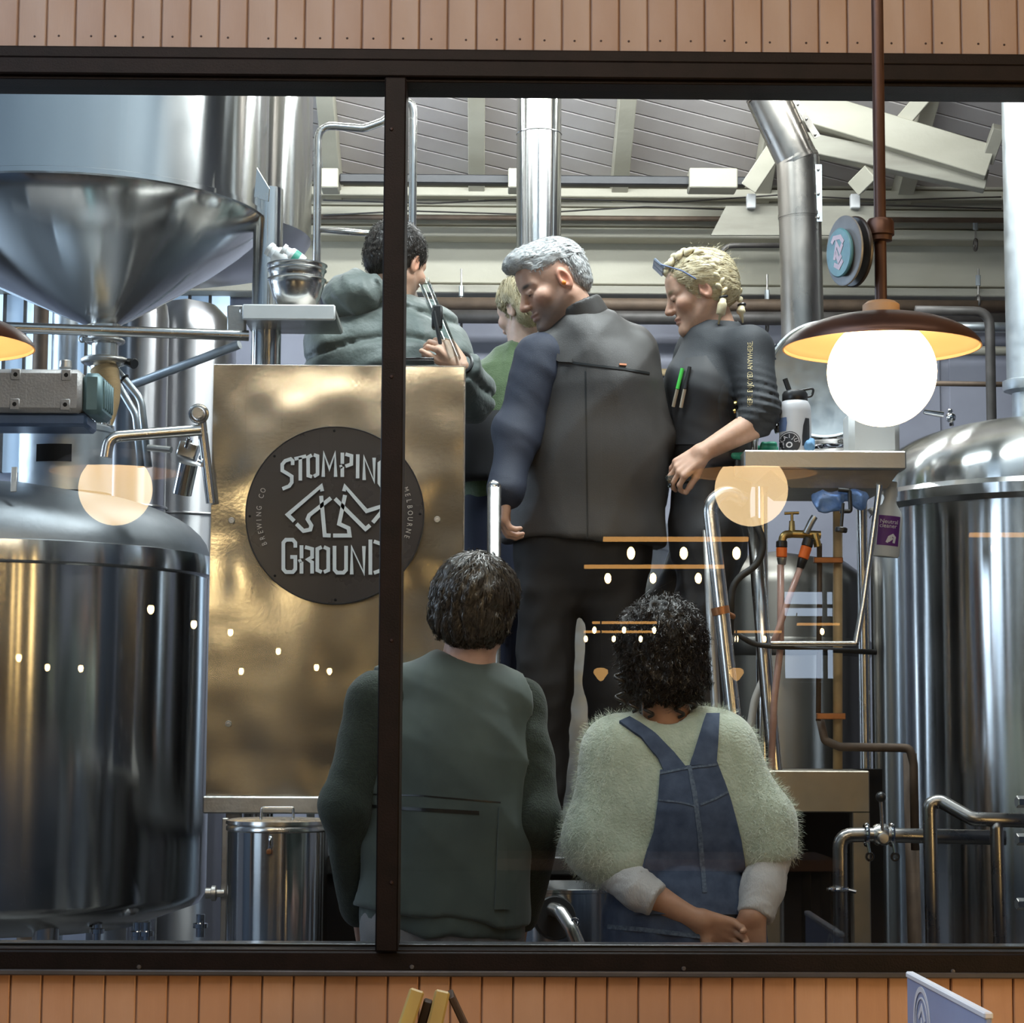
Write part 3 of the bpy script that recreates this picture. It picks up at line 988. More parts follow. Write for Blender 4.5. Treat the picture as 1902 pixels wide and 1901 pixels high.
# manway collar standing on the dome, with its slot
ym = 6.1
cm = P(121, 905, ym)
rm = SZ(86, ym)
zt = P(121, 800, ym)[2]
t = thing('manway_collar', 'short steel collar with a dark slot on top of the left kettle', 'fitting', (cm[0], ym, cm[2] - 0.02))
mk('collar_wall', *lathe([(rm, cm[2] - 0.02 - zt), (rm, -0.012), (rm + 0.004, -0.008), (rm + 0.004, 0.004), (rm - 0.01, 0.012), (0, 0.016)], 64, (cm[0], ym, zt)), 'galvanised', t, True, (cm[0], ym, zt))
a, b = P(66, 824, ym - rm - 0.001), P(132, 857, ym - rm - 0.001)
V, Fc = [], []
for k in range(9):
    x = a[0] + (b[0] - a[0]) * k / 8
    y = ym - math.sqrt(max(0, (rm + 0.0015) ** 2 - (x - cm[0]) ** 2))
    V += [(x, y, a[2]), (x, y, b[2])]
Fc = [[2 * k, 2 * k + 1, 2 * k + 3, 2 * k + 2] for k in range(8)]
mk('slot', V, Fc, 'void_black', t)
G().add(bar(P(27, 868, 5.72), P(25, 914, 5.7), 0.016, 0.004, (0, -1, 0))).obj('bracket', 'steel_dull', t)
for k in range(10):
    an = -2.9 + k * 0.29
    G().add(cyl(A(cm[0] + (rm - 0.016) * math.cos(an), ym + (rm - 0.016) * math.sin(an), zt + 0.008), A(cm[0] + (rm - 0.016) * math.cos(an), ym + (rm - 0.016) * math.sin(an), zt + 0.02), 0.006, 0.006, 6)).obj('bolt', 'steel_dull', t)

# ---- grist hopper (upper left)
yh = 6.35
ch = P(140, 340, yh)
rh = SZ(362, yh)
zh = 2.885
ap = P(196, 606, yh)
t = thing('grist_hopper', 'big steel hopper with a shallow cone, hanging at the upper left', 'hopper', (ch[0], yh, ap[2] - 0.1))
loc = (ch[0], yh, zh)
mk('hopper_shell', *lathe([(rh, 0.012), (rh, 1.1)], 96, loc), 'steel', t, True, loc)
mk('hopper_rim', *lathe([(rh - 0.004, 0.016), (rh + 0.005, 0.012), (rh + 0.005, -0.002), (rh - 0.004, -0.006)], 96, loc), 'steel', t, True, loc)
V, Fc = [], []
rings = [(1.0, 0.0), (0.985, 0.05), (0.94, 0.13), (0.84, 0.26), (0.7, 0.42), (0.45, 0.67), (0.2, 0.90), (0.115, 0.97), (0.085, 1.0)]
for (f, s) in rings:
    for k in range(96):
        th = 2 * math.pi * k / 96
        V.append((ch[0] + (ap[0] - ch[0]) * (1 - f) + rh * f * math.cos(th), yh + rh * f * math.sin(th), zh + (ap[2] - zh) * s))
for i in range(len(rings) - 1):
    for k in range(96):
        k2 = (k + 1) % 96
        Fc.append([i * 96 + k, (i + 1) * 96 + k, (i + 1) * 96 + k2, i * 96 + k2])
mk('hopper_cone', V, Fc, 'steel', t, True, (ch[0], yh, zh))
# outlet: ferrule, clamps
g = G()
x0, y0 = ap[0], yh
z = lambda py: P(196, py, yh)[2]
R = lambda px: SZ(px, yh)
g.add(lathe([(R(29), z(602) - z(602)), (R(29), z(628) - z(602)), (R(33), z(630) - z(602)), (R(33), z(637) - z(602)), (R(25), z(640) - z(602)), (R(25), z(662) - z(602)),
             (R(38), z(666) - z(602)), (R(38), z(676) - z(602)), (R(27), z(682) - z(602)), (R(24), z(692) - z(602))], 40, (x0, y0, z(602))))
g.obj('outlet_ferrule', 'steel_pipe', t)
G().add(torus((x0, y0, z(634)), R(33), R(4.5))).obj('clamp_ring', 'steel_dull', t)
G().add(torus((x0, y0, z(671)), R(39), R(6))).obj('clamp_ring', 'steel_dull', t)
p = P(153, 630, yh - 0.05)
G().add(tube([P(172, 632, yh - 0.05), p], 0.006)).add(torus(p, 0.009, 0.003, (0, 1, 0), 16, 6)).obj('wing_nut', 'steel_pipe', t)
G().add(cyl(P(232, 672, yh), P(250, 676, yh - 0.03), 0.010, 0.016, 14, 0.002)).obj('clamp_knob', 'plastic_black', t)
# bracket plate and support post
t2 = thing('support_post', 'round steel post under the hopper bracket, left of the mixing bowls', 'post', (P(497, 680, 6.30)[0], 6.30, ZD))
pc = P(497, 480, 6.30)
zt = P(497, 352, 6.30)[2]
G().add(cyl(A(pc[0], 6.30, ZD), A(pc[0], 6.30, zt), SZ(28, 6.30), None, 36)).obj('post_tube', 'steel', t2, loc=A(pc[0], 6.30, 1.5))
for s in (0,):
    q = [P(477 + 16 * s, 312 + 12 * s, 6.02), P(500 + 20 * s, 350, 6.02), P(498 + 20 * s, 374, 6.02), P(472 + 12 * s, 366, 6.02)]
    G().add(slab(q, (0.3, 1, 0), 0.006)).obj('gusset_plate', 'steel_pipe', t2, False)
# grist hose and feed
hz = [P(194, 686, yh - 0.01), P(199, 712, yh - 0.02), P(200, 740, yh - 0.03), P(194, 768, yh - 0.05), P(186, 792, yh - 0.08)]
t = thing('grist_hose', 'ribbed cream hose from the hopper outlet down to the kettle', 'hose', hz[-1])
hp = fillet(hz, 0.2, 8)
pts, rad = [], []
n = 46
acc = [0]
for i in range(1, len(hp)):
    acc.append(acc[-1] + np.linalg.norm(hp[i] - hp[i - 1]))
for i in range(n * 4 + 1):
    s = acc[-1] * i / (n * 4)
    k = max(j for j in range(len(acc)) if acc[j] <= s + 1e-9)
    k = min(k, len(hp) - 2)
    f = (s - acc[k]) / max(1e-9, acc[k + 1] - acc[k])
    pts.append(hp[k] * (1 - f) + hp[k + 1] * f)
    base = SZ(25 - 6 * (i / (n * 4)), yh)
    rad.append(base + (0.0024 if i % 4 < 2 else -0.0024))
G().add(tube(pts, 0.03, 28, rads=rad)).obj('hose_body', 'hose_tan', t, auto=180)
G().add(lathe([(0.028, 0.02), (0.032, 0.016), (0.032, 0.004), (0.042, 0.0), (0.042, -0.008), (0.03, -0.012), (0.03, -0.05)], 36, hz[-1])).obj('hose_flange', 'steel_pipe', t)

# ---- gearbox
t = thing('gearbox', 'grey cast gearbox with bolt holes and a teal cover, left edge', 'gearbox', P(60, 790, 5.75))
y0 = 5.72
a, b = P(-80, 684, y0), P(150, 766, y0)
G().add(box((a[0], y0, b[2]), (b[0], y0 + 0.20, a[2]), 0.012)).obj('gear_housing', 'gearbox_grey', t)
c0, c1 = P(150, 688, y0), P(186, 776, y0)
cv = G().add(box((b[0], y0 + 0.012, c1[2] + 0.012), (c1[0], y0 + 0.19, c0[2] - 0.004), 0.014)).obj('cover_plate', 'gearbox_teal', t)
for k in range(5):
    yy = y0 + 0.035 + k * 0.03
    G().add(box((c1[0] - 0.004, yy, c1[2] + 0.03), (c1[0] + 0.006, yy + 0.012, c0[2] - 0.02), 0.003)).obj('cooling_fin', 'gearbox_teal', cv)
for (px, py) in ((29, 696), (123, 697), (27, 751), (121, 752)):
    c = P(px, py, y0)
    G().add(box((c[0] - 0.014, y0 - 0.002, c[2] - 0.016), (c[0] + 0.014, y0 + 0.01, c[2] + 0.016), 0.003)).obj('bolt_boss', 'gearbox_grey', t)
    G().add(lathe([(0, 0.0), (0.0058, 0.0), (0.0062, -0.0015)], 14, A(c[0], y0 - 0.0025, c[2]), (0, -1, 0))).obj('bolt_hole', 'void_black', t)
d0, d1 = P(-80, 766, y0 + 0.02), P(160, 792, y0 + 0.02)
G().add(box((d0[0], y0 + 0.025, d1[2]), (d1[0], y0 + 0.18, d0[2] + 0.002), 0.01)).obj('gear_sump', 'gearbox_blue', t)
c = P(122, 676, y0 + 0.05)
G().add(cyl(c + A(0, 0, -0.012), c + A(0, 0, 0.009), 0.017, 0.016, 20, 0.002)).obj('breather', 'steel_dull', t)

# ---- hand rail and brace at the left
t = thing('guard_rail', 'horizontal steel tube crossing in front of the hopper outlet', 'rail', P(230, 620, 5.92))
G().add(tube([P(-60, 606, 5.92), P(462, 624, 6.06)], SZ(10.5, 5.95))).obj('rail_tube', 'steel_pipe', t)
t = thing('brace_tube', 'sloping steel brace behind the guard rail', 'brace', P(345, 680, 6.7))
G().add(tube([P(244, 716, 6.75), P(445, 640, 6.6)], SZ(8.5, 6.7))).obj('brace_bar', 'galvanised', t)
# ---- lid arm
t = thing('lid_arm', 'bent steel tube arm beside the globe reflection at the left', 'pipe', P(300, 800, 5.62))
G().add(tube([P(197, 850, 5.6), P(203, 812, 5.6), P(372, 799, 5.66)], SZ(11, 5.6), 18, 0.035)).obj('arm_tube', 'steel_pipe', t)
G().add(tube([P(372, 768, 5.7), P(392, 935, 5.72)], SZ(9.5, 5.7))).obj('arm_post', 'steel_pipe', t)
c = P(369, 769, 5.66)
G().add(lathe([(0, -0.02), (0.0145, -0.02), (0.0145, 0.03), (0, 0.03)], 24, c, (0, 1, 0))).add(torus(c, 0.0225, 0.005, (0, 1, 0.2), 28, 8)).obj('arm_hook', 'steel_pipe', t)
t = thing('sight_valve', 'small steel valve block with a tilted stub under the lid arm', 'valve', P(345, 915, 5.75))
ax = unit(P(358, 850, 5.75) - P(338, 915, 5.75))
q, w_, _ = frame_of(ax)
c = P(350, 838, 5.75)
G().add(obox(c, (0.026, 0.026, 0.022), np.array([q, w_, ax]), 0.004)).obj('valve_block', 'steel_pipe', t)
fr = G()
for s in (-1, 1):
    fr.add(bar(c + w_ * 0.0 + q * s * 0.020 - A(0, 0.03, 0), c + q * s * 0.020 - A(0, 0.03, 0) + ax * 0.03, 0.006, 0.01))
fr.add(bar(c - q * 0.022 - A(0, 0.03, 0) + ax * 0.03, c + q * 0.022 - A(0, 0.03, 0) + ax * 0.03, 0.006, 0.01))
fr.obj('valve_yoke', 'chrome', t)
G().add(cyl(P(338, 918, 5.78), P(350, 862, 5.76), 0.026, 0.026, 28)).obj('valve_stub', 'steel', t)
G().add(tube([P(275, 832, 5.8), P(318, 836, 5.78)], 0.009)).obj('valve_stem', 'steel_dull', t)
for k, (px, dy) in enumerate(((372, 850), (368, 860))):
    G().add(cyl(P(px, dy, 5.72), P(px + 8, dy + 4, 5.70), 0.006, 0.006, 8)).obj('hex_bolt', 'chrome', t)

# ---- tall tanks in the background
for (px, r, Yc, zlo, lb, m) in ((250, 0.13, 8.15, 0.0, 'slim dark tank behind the cream hose', 'steel_dark'), (345, 0.20, 8.5, 0.0, 'wider dark tank left of the sign panel', 'steel_dark'),
                               (120, 0.05, 8.3, 0.0, 'thin vertical pipe in front of the bright panes', 'galvanised'), (75, 0.028, 8.0, 0.0, 'thinnest vertical pipe near the left edge', 'rust_pipe')):
    x = P(px, 650, Yc)[0]
    t = thing('background_tank' if r > 0.1 else 'riser_pipe', lb, 'tank' if r > 0.1 else 'pipe', (x, Yc, zlo))
    mk('tank_shell' if r > 0.1 else 'pipe_shell', *lathe([(0, 0), (r * 0.6, 0.01), (r, 0.08), (r, 2.92), (r * 0.94, 2.98), (r * 0.6, 3.05), (0, 3.08)] if r > 0.1 else [(r, 0), (r, 3.2)], 40, (x, Yc, zlo)), m, t, True, (x, Yc, zlo))
    for zz in (1.4, 2.2):
        G().add(torus((x, Yc, zlo + zz), r + 0.003, 0.006, (0, 0, 1), 36, 8)).obj('weld_band', m, t)
for i_, (pts_, lb) in enumerate((([(206, 676), (232, 706), (262, 742), (276, 868)], 'upper grey hose looping down beside the cream hose'), ([(204, 690), (228, 730), (252, 770), (262, 868)], 'lower grey hose looping down beside the cream hose'))):
    t = thing('loop_hose', lb, 'hose', P(pts_[-1][0], pts_[-1][1], 6.42))
    G().add(tube([P(x_, y_, 6.42 + 0.05 * i_) for x_, y_ in pts_], SZ(7, 6.42), 14, 0.08)).obj('hose_run', 'galvanised', t, auto=180)
    if i_ == 0:
        G().add(torus(P(230, 704, 6.42), SZ(9, 6.42), 0.004, P(232, 706, 6.42) - P(206, 676, 6.42), 20, 6)).obj('cable_tie', 'plastic_black', t)
# second vessel behind the hopper
yv = 7.42
xv = P(335, 300, yv)[0]
rv = SZ(249, yv)
zv = P(500, 445, yv)[2]
t = thing('tall_vessel', 'tall steel vessel with a dished bottom behind the hopper', 'vessel', (xv, yv, zv - 0.12))
mk('vessel_shell', *lathe([(rv, 0), (rv, 1.1)], 80, (xv, yv, zv)), 'steel', t, True, (xv, yv, zv))
mk('dished_end', *lathe([(0, -0.15), (rv * 0.4, -0.14), (rv * 0.75, -0.10), (rv * 0.94, -0.045), (rv, 0)], 80, (xv, yv, zv)), 'steel_dark', t, True, (xv, yv, zv))

# ---- pipes
def pipe(name, label, pts, r, m='steel_pipe', rad=0.04, cat='pipe', seg=16, group=None):
    t = thing(name, label, cat, pts[-1], group)
    G().add(tube(pts, r, seg, rad)).obj('pipe_run', m, t, auto=180)
    return t


t = pipe('bent_pipe', 'thin bent steel pipe arching behind the mullion', [A(P(590, 600, 7.0)[0], 7.0, ZD), P(591, 232, 7.0), P(676, 239, 7.0), P(712, 226, 7.0), P(768, 176, 7.0), A(P(767, 560, 7.0)[0], 7.0, ZD)], SZ(7.6, 7.0), rad=0.05)
t = pipe('branch_pipe', 'short pale pipe sloping behind the dark-haired man', [P(590, 426, 7.0), P(720, 437, 7.02)], SZ(6, 7.0))
yp = 7.75
x = P(1001, 300, yp)[0]
t = thing('steam_stack', 'wide vertical steel pipe above the grey-haired man', 'pipe', (x, yp, 2.36))
mk('stack_tube', *lathe([(SZ(42.5, yp), 0), (SZ(42.5, yp), 1.92)], 56, (x, yp, 2.36)), 'steel', t, True, (x, yp, 2.36))
G().add(torus((x, yp, P(1001, 250, yp)[2]), SZ(42.8, yp), 0.002, (0, 0, 1), 48, 6)).obj('weld_seam', 'steel', t)
# flue with two bends
yf = 7.35
t = thing('flue_pipe', 'brown-tinted steel flue with two elbows right of the blonde brewer', 'pipe', P(1492, 700, yf))
rf = SZ(40, yf)
secs = [(P(1421, -130, yf), P(1427, 185, yf)), (P(1427, 185, yf), P(1482, 300, yf)), (P(1482, 300, yf), P(1486, 402, yf)), (P(1486, 402, yf), P(1494, 760, yf))]
for i, (a, b) in enumerate(secs):
    dd = unit(b - a)
    G().add(tube([a - dd * 0.012 if i else a, b + dd * 0.012], rf * (1.0 if i != 2 else 1.015), 44)).obj('flue_section', 'flue_steel', t)
    if i < 3:
        G().add(tube([b - dd * 0.006, b + dd * 0.006], rf * 1.04, 44)).obj('flue_seam', 'flue_steel', t)
q = [P(1513, 306, yf - 0.05), P(1526, 306, yf - 0.05), P(1527, 412, yf - 0.05), P(1514, 412, yf - 0.05)]
st = G().add(slab(q, (0, -1, 0), 0.004)).obj('joint_strap', 'galvanised', t, False)
for py in (315, 360, 404):
    G().add(sphere(P(1520, py, yf - 0.056), 0.005, 10, 6)).obj('rivet', 'steel_dull', st)
q = [P(1471, 186, yf - 0.03), P(1481, 184, yf - 0.03), P(1524, 253, yf - 0.03), P(1512, 258, yf - 0.03)]
st = G().add(slab(q, (0, -1, 0), 0.004)).obj('joint_strap', 'flue_steel', t, False)
for px, py in ((1484, 194), (1500, 221), (1516, 250)):
    G().add(sphere(P(px - 2, py, yf - 0.036), 0.005, 10, 6)).obj('rivet', 'steel_dull', st)
# right hand stand pipe
yq = 7.42
t = thing('stand_pipe', 'pale vertical steel pipe with a collar at the right edge', 'pipe', P(1908, 800, yq))
xq = P(1906, 400, yq)[0]
zq = P(1906, 716, yq)[2]
mk('upper_tube', *lathe([(SZ(42, yq), 0.0), (SZ(42, yq), 1.4)], 44, (xq, yq, zq)), 'galvanised', t, True, (xq, yq, zq))
mk('lower_tube', *lathe([(SZ(33, yq), -0.4), (SZ(33, yq), 0.0)], 44, (xq, yq, zq)), 'galvanised', t, True, (xq, yq, zq))
mk('collar', *lathe([(SZ(33, yq), -0.03), (SZ(48, yq), -0.02), (SZ(50, yq), -0.01), (SZ(50, yq), 0.014), (SZ(42, yq), 0.02)], 44, (xq, yq, zq)), 'galvanised', t, True, (xq, yq, zq))
# long horizontal service pipes on the back wall
for (py, Yv, r, m, x0, x1, lb) in ((567, 9.0, 12.5, 'rust_pipe', 775, 1990, 'upper brown service pipe along the back wall'), (591, 8.96, 13, 'dark_pipe', 785, 1990, 'lower dark service pipe along the back wall'),
                                   (406, 8.9, 5, 'rust_pipe', 560, 1990, 'thin brown conduit on the cream fascia'), (692, 9.16, 7, 'hose_tan', 1180, 1450, 'tan pipe low behind the blonde brewer'),
                                   (712, 9.17, 5, 'galvanised', 1190, 1450, 'thin pale pipe low behind the blonde brewer'), (712, 8.2, 5, 'rust_pipe', 1690, 1990, 'thin rusty pipe behind the lit globe'),
                                   (650, 8.5, 9, 'cream_dirty', 1690, 1990, 'cream pipe behind the lamp shade'), (606, 8.4, 10, 'galvanised', 1640, 1990, 'pale lagged pipe behind the lamp shade')):
    pipe('service_pipe', lb, [P(x0, py - 3 * (x0 < 1000), Yv), P(x1, py + 4 * (x1 > 1900), Yv)], SZ(r, Yv), m, 0, group='service pipes on the back wall')
pipe('elbow_pipe', 'dark pipe elbow to the right of the lamp', [P(1700, 577, 8.0), P(1838, 579, 8.0), A(P(1843, 800, 8.0)[0], 8.0, 0)], SZ(9.5, 8.0), 'dark_pipe', 0.06)
pipe('bent_conduit', 'thin dark conduit bent above the blonde hair', [P(1341, 520, 8.6), P(1341, 456, 8.6), P(1460, 456, 8.6)], SZ(5, 8.6), 'dark_pipe', 0.05)
# pipe hangers
for (px, y0_, y1_, lb) in ((857, 500, 600, 'pipe hanger left of the grey-haired man'), (1068, 545, 580, 'short pipe hanger behind the grey hair'), (1425, 510, 605, 'pipe hanger right of the blonde hair'),
                          (1812, 398, 455, 'upper pipe hanger beside the stand pipe'), (1817, 500, 560, 'lower pipe hanger beside the stand pipe')):
    a, b = P(px, y0_, 9.03), P(px, y1_, 8.99)
    t = thing('pipe_hanger', lb, 'hanger', b, 'pipe hangers')
    G().add(cyl(b, a, 0.0045, 0.0045, 8)).obj('threaded_rod', 'steel_dull', t)
    m_ = (a + b) / 2 + A(0, 0, 0.02)
    G().add(cyl(m_ - A(0, 0, 0.022), m_ + A(0, 0, 0.022), 0.011, 0.011, 6)).obj('turnbuckle', 'galvanised', t)
    G().add(torus(b, 0.024, 0.006, (1, 0, 0), 20, 6)).obj('pipe_ring', 'dark_pipe', t)
# black curtain track with cream brackets
t = thing('black_track', 'long black track under the roof boards', 'rail', P(1000, 345, 8.75))
G().add(box(P(632, 344, 8.75), P(1386, 328, 8.70), 0.004)).obj('track_bar', 'rail_black', t, False)
for (xa_, xb_) in ((595, 632), (944, 962), (1281, 1364)):
    G().add(box(P(xa_, 348, 8.66), P(xb_, 326, 8.78), 0.004)).obj('track_bracket', 'cream_paint', t, False)
# truss timbers at the upper right
t = thing('roof_truss', 'cream painted timber truss at the upper right', 'truss', P(1700, 330, 8.5))
G().add(bar(P(1478, 196, 8.5), P(1838, 305, 8.4), 0.10, 0.13, (0, 0, 1))).obj('top_chord', 'cream_paint', t, False)
G().add(bar(P(1470, 262, 8.55), P(1832, 338, 8.45), 0.08, 0.08, (0, 0, 1))).obj('lower_chord', 'cream_dirty', t, False)
G().add(bar(P(1668, 236, 8.45), P(1742, 150, 8.35), 0.06, 0.06, (0, 1, 0))).obj('strut', 'cream_paint', t, False)
G().add(bar(P(1833, 300, 8.4), P(1856, 236, 8.3), 0.05, 0.05, (0, 1, 0))).obj('strut', 'cream_dirty', t, False)
G().add(bar(P(1392, 348, 8.6), P(1440, 276, 8.5), 0.07, 0.05, (0, 1, 0))).obj('strut', 'cream_paint', t, False)
G().add(bar(P(1590, 348, 8.6), P(1622, 316, 8.5), 0.07, 0.05, (0, 1, 0))).obj('strut', 'cream_paint', t, False)
t = thing('duct_sheet', 'grey sheet-metal flap on the fascia beside the flue', 'sheet', P(1380, 440, 8.7))
G().add(slab([P(1348, 384, 8.7), P(1640, 384, 8.7), P(1640, 438, 8.72), P(1320, 438, 8.72)], (0, -1, 0), 0.012)).obj('sheet_face', 'cream_dirty', t, False)
for px in (1395, 1588):
    G().add(box(P(px - 7, 386, 8.66), P(px + 7, 364, 8.70), 0.003)).obj('cable_clip', 'white_housing', t, False)
# drooping cables along the fascia
for k, (pts, lb) in enumerate((([(600, 372), (800, 378), (1000, 368), (1250, 376), (1450, 362), (1640, 372), (1860, 366)], 'upper grey cable sagging along the fascia'),
                           ([(600, 400), (760, 392), (960, 398), (1200, 384), (1420, 392), (1600, 380), (1860, 388)], 'lower grey cable sagging along the fascia'))):
    t = thing('slack_cable', lb, 'cable', P(1000, 380, 8.85))
    G().add(tube([P(x_, y_, 8.88) for x_, y_ in pts], 0.0035, 8, 0.3)).obj('cable_run', 'dark_pipe', t, auto=180)

# ---- shelf with mixing bowls
ys = 6.1
t = thing('wall_shelf', 'pale steel shelf carrying the mixing bowls', 'shelf', P(530, 590, ys))
a, b = P(443, 566, 6.0), P(622, 594, 6.0)
G().add(box((a[0], 6.02, b[2] + 0.02), (b[0], 6.34, a[2] + 0.001), 0.008)).obj('shelf_top', 'steel_dull', t)
G().add(box((a[0] + 0.01, 6.005, b[2]), (b[0], 6.022, a[2] + 0.003), 0.004)).obj('shelf_lip', 'plastic_white', t)  # white colour stands in for light on the front face
G().add(bar(P(440, 570, 6.1), P(440, 630, 6.1), 0.05, 0.05, (0, 1, 0))).obj('shelf_bracket', 'steel_dull', t)
zshelf = a[2] + 0.0015


def bowl_mesh(r, h):
    out = [(0, 0), (r * 0.42, 0.0), (r * 0.62, h * 0.10), (r * 0.84, h * 0.45), (r * 0.95, h * 0.8), (r, h), (r + 0.004, h + 0.002), (r + 0.004, h + 0.004), (r - 0.001, h + 0.003)]
    inn = [(r * 0.94, h * 0.8), (r * 0.83, h * 0.46), (r * 0.61, h * 0.115), (r * 0.40, 0.004), (0, 0.004)]
    return lathe(out + inn, 48)


cb_ = P(551, 560, ys)
for i, (dz, r, h, lb) in enumerate(((0.0, SZ(53, ys), 0.088, 'lowest of three nested steel mixing bowls'), (0.040, SZ(53, ys), 0.075, 'middle of three nested steel mixing bowls'), (0.052, SZ(54.5, ys), 0.078, 'topmost of three nested steel mixing bowls'))):
    V, Fc = bowl_mesh(r, h)
    o = mk('mixing_bowl', V + A(cb_[0], ys, zshelf + dz), Fc, 'steel_pipe', None, True, A(cb_[0], ys, zshelf + dz), 60)
    tag(o, lb, 'bowl', 'mixing bowls on the shelf')
zb_ = zshelf + 0.062
for (px, py, ax, lb, gl) in ((520, 478, (-0.75, 0.1, 0.6), 'white plastic tub tipped to the left in the mixing bowls', False), (545, 480, (-0.8, -0.2, 0.55), 'white plastic bottle with a green band in the mixing bowls', True)):
    c = P(px, py, ys)
    t = thing('plastic_tub', lb, 'container', c, 'plastic tubs in the bowls')
    G().add(lathe([(0, -0.03), (0.024, -0.03), (0.026, -0.02), (0.026, 0.014), (0.02, 0.02), (0.018, 0.03), (0.021, 0.032), (0.021, 0.042), (0, 0.044)], 28, c, ax)).obj('tub_body', 'plastic_white', t)
    if gl:
        G().add(lathe([(0.0264, -0.012), (0.0266, -0.012), (0.0266, 0.006), (0.0264, 0.006)], 28, c, ax)).obj('tub_band', 'green_label', t)

# ---- kettle behind the people (pale, seen between legs)
yk = 7.75
xk = P(1046, 1000, yk)[0]
rk2 = 0.40
zk = P(1000, 905, yk - rk2)[2]
t = thing('brew_kettle', 'pale stainless kettle behind the people, seen between their legs', 'vessel', (xk, yk, 0))
mk('kettle_shell', *lathe([(rk2, 0), (rk2, zk - 0.2), (rk2 + 0.006, zk - 0.195), (rk2 + 0.006, zk - 0.16), (rk2, zk - 0.155)], 80, (xk, yk, 0)), 'galvanised', t, True, (xk, yk, 0))
mk('kettle_dome', *lathe([(rk2, zk - 0.155), (rk2 * 0.96, zk - 0.1), (rk2 * 0.8, zk - 0.03), (rk2 * 0.5, zk + 0.02), (rk2 * 0.2, zk + 0.035), (0, zk + 0.035)], 80, (xk, yk, 0)), 'galvanised', t, True, (xk, yk, 0))

# ---- right-hand vessel
yr = 6.68
xr = P(1962, 900, yr)[0]
rr_ = 0.585
zr2 = P(1950, 912, yr - rr_)[2]
zt2 = P(1930, 782, yr)[2]
t = thing('whirlpool_vessel', 'domed stainless vessel cut by the right edge', 'vessel', (xr, yr, 0))
loc = (xr, yr, zr2)
mk('shell', *lathe([(rr_ - 0.008, 0), (rr_ - 0.008, -1.62), (rr_ - 0.2, -1.7), (0, -1.72)], 96, loc), 'steel', t, True, loc)
mk('rim_band', *lathe([(rr_ - 0.006, 0.05), (rr_ + 0.008, 0.034), (rr_ + 0.008, 0.004), (rr_ - 0.006, -0.012)], 96, loc), 'steel', t, True, loc)
dh = zt2 - zr2
prof = [(0, dh)]
for i in range(1, 15):
    a = i / 14 * math.pi / 2
    prof.append(((rr_ - 0.006) * math.sin(a) ** 0.85, 0.05 + (dh - 0.05) * math.cos(a) ** 0.85))
mk('dome', *lathe(prof[::-1], 96, loc), 'steel', t, True, loc)
# vessel fitting at the right edge
for py in (1490, 1560, 1680):
    c = P(1888, py, 6.02)
    g = G().add(cyl(c, c + A(0.10, 0.02, 0), 0.017, 0.017, 6, 0.002)).add(cyl(c + A(0.03, 0, 0), c + A(0.05, 0, 0), 0.026, 0.026, 20, 0.002))
    g.obj('hex_fitting', 'steel_pipe', t)
# chrome handle on the lid
c = P(1766, 776, 7.0)
t = thing('bleed_valve', 'chrome valve with a star grip beside the lit globe', 'valve', P(1740, 790, 7.0))
G().add(cyl(P(1716, 765, 7.0), P(1752, 771, 7.0), 0.008, 0.011, 16)).obj('valve_stem', 'chrome', t)
g = G()
for k in range(4):
    an = k * math.pi / 2 + 0.3
    g.add(bar(c, c + A(0.012 * math.cos(an), 0.0, 0.03 * math.sin(an)) + A(0.0, 0.02 * math.cos(an), 0), 0.014, 0.014))
g.add(sphere(c, 0.018, 16, 10))
g.obj('star_grip', 'chrome', t)

# ---- steel deck the people stand on
ZD = 1.03
t = thing('work_platform', 'raised steel deck that the brewer and visitors stand on', 'platform', (0.1, 6.4, 0))
G().add(box((-0.62, 5.86, ZD - 0.05), (0.73, 7.1, ZD), 0.004)).obj('deck', 'deck_plate', t, False)
G().add(box((-0.60, 5.90, 0), (0.71, 5.93, ZD - 0.05), 0.003)).obj('shade_panel', 'void_black', t, False)  # black panel added where the space under the deck lies in shade
for x in (-0.56, 0.67):
    for y in (5.97, 7.02):
        G().add(box((x - 0.03, y - 0.03, 0), (x + 0.03, y + 0.03, ZD - 0.05), 0.003)).obj('deck_leg', 'steel_dull', t, False)

# ---- sign panel
yp = 5.75
tl, tr = P(398, 677, yp), P(856, 677, yp)
bl, br = P(381, 1478, yp), P(868, 1478, yp)
x0, x1 = (tl[0] + bl[0]) / 2, (tr[0] + br[0]) / 2
z1, z0 = tl[2], bl[2]
t = thing('sign_panel', 'tall wavy stainless panel carrying the round brewery sign', 'panel', ((x0 + x1) / 2, yp, z0))
N = 26
V = [(x0 + (x1 - x0) * i / N, yp - 0.0016 * math.sin(i * 0.9 + j * 0.35) * math.sin(j * 0.5 + 1) * (0 < i < N and 0 < j < N), z0 + (z1 - z0) * j / N) for j in range(N + 1) for i in range(N + 1)]
Fc = [[j * (N + 1) + i, j * (N + 1) + i + 1, (j + 1) * (N + 1) + i + 1, (j + 1) * (N + 1) + i] for j in range(N) for i in range(N)]
pf = mk('panel_face', V, Fc, 'steel_panel', t, True, A((x0 + x1) / 2, yp, (z0 + z1) / 2), 180)
G().add(box((x0, yp + 0.0005, z0), (x0 + 0.004, yp + 0.10, z1), 0.001)).add(box((x1 - 0.004, yp - 0.002, z0), (x1, yp + 0.10, z1), 0.001)).add(box((x0, yp - 0.001, z1 - 0.003), (x1, yp + 0.10, z1), 0.001)).obj('panel_fold', 'steel_pipe', t, False)
G().add(box((x0 + 0.004, yp + 0.09, z0), (x1 - 0.004, yp + 0.1, z1 - 0.004), 0.001)).obj('panel_back', 'steel_dull', t, False)
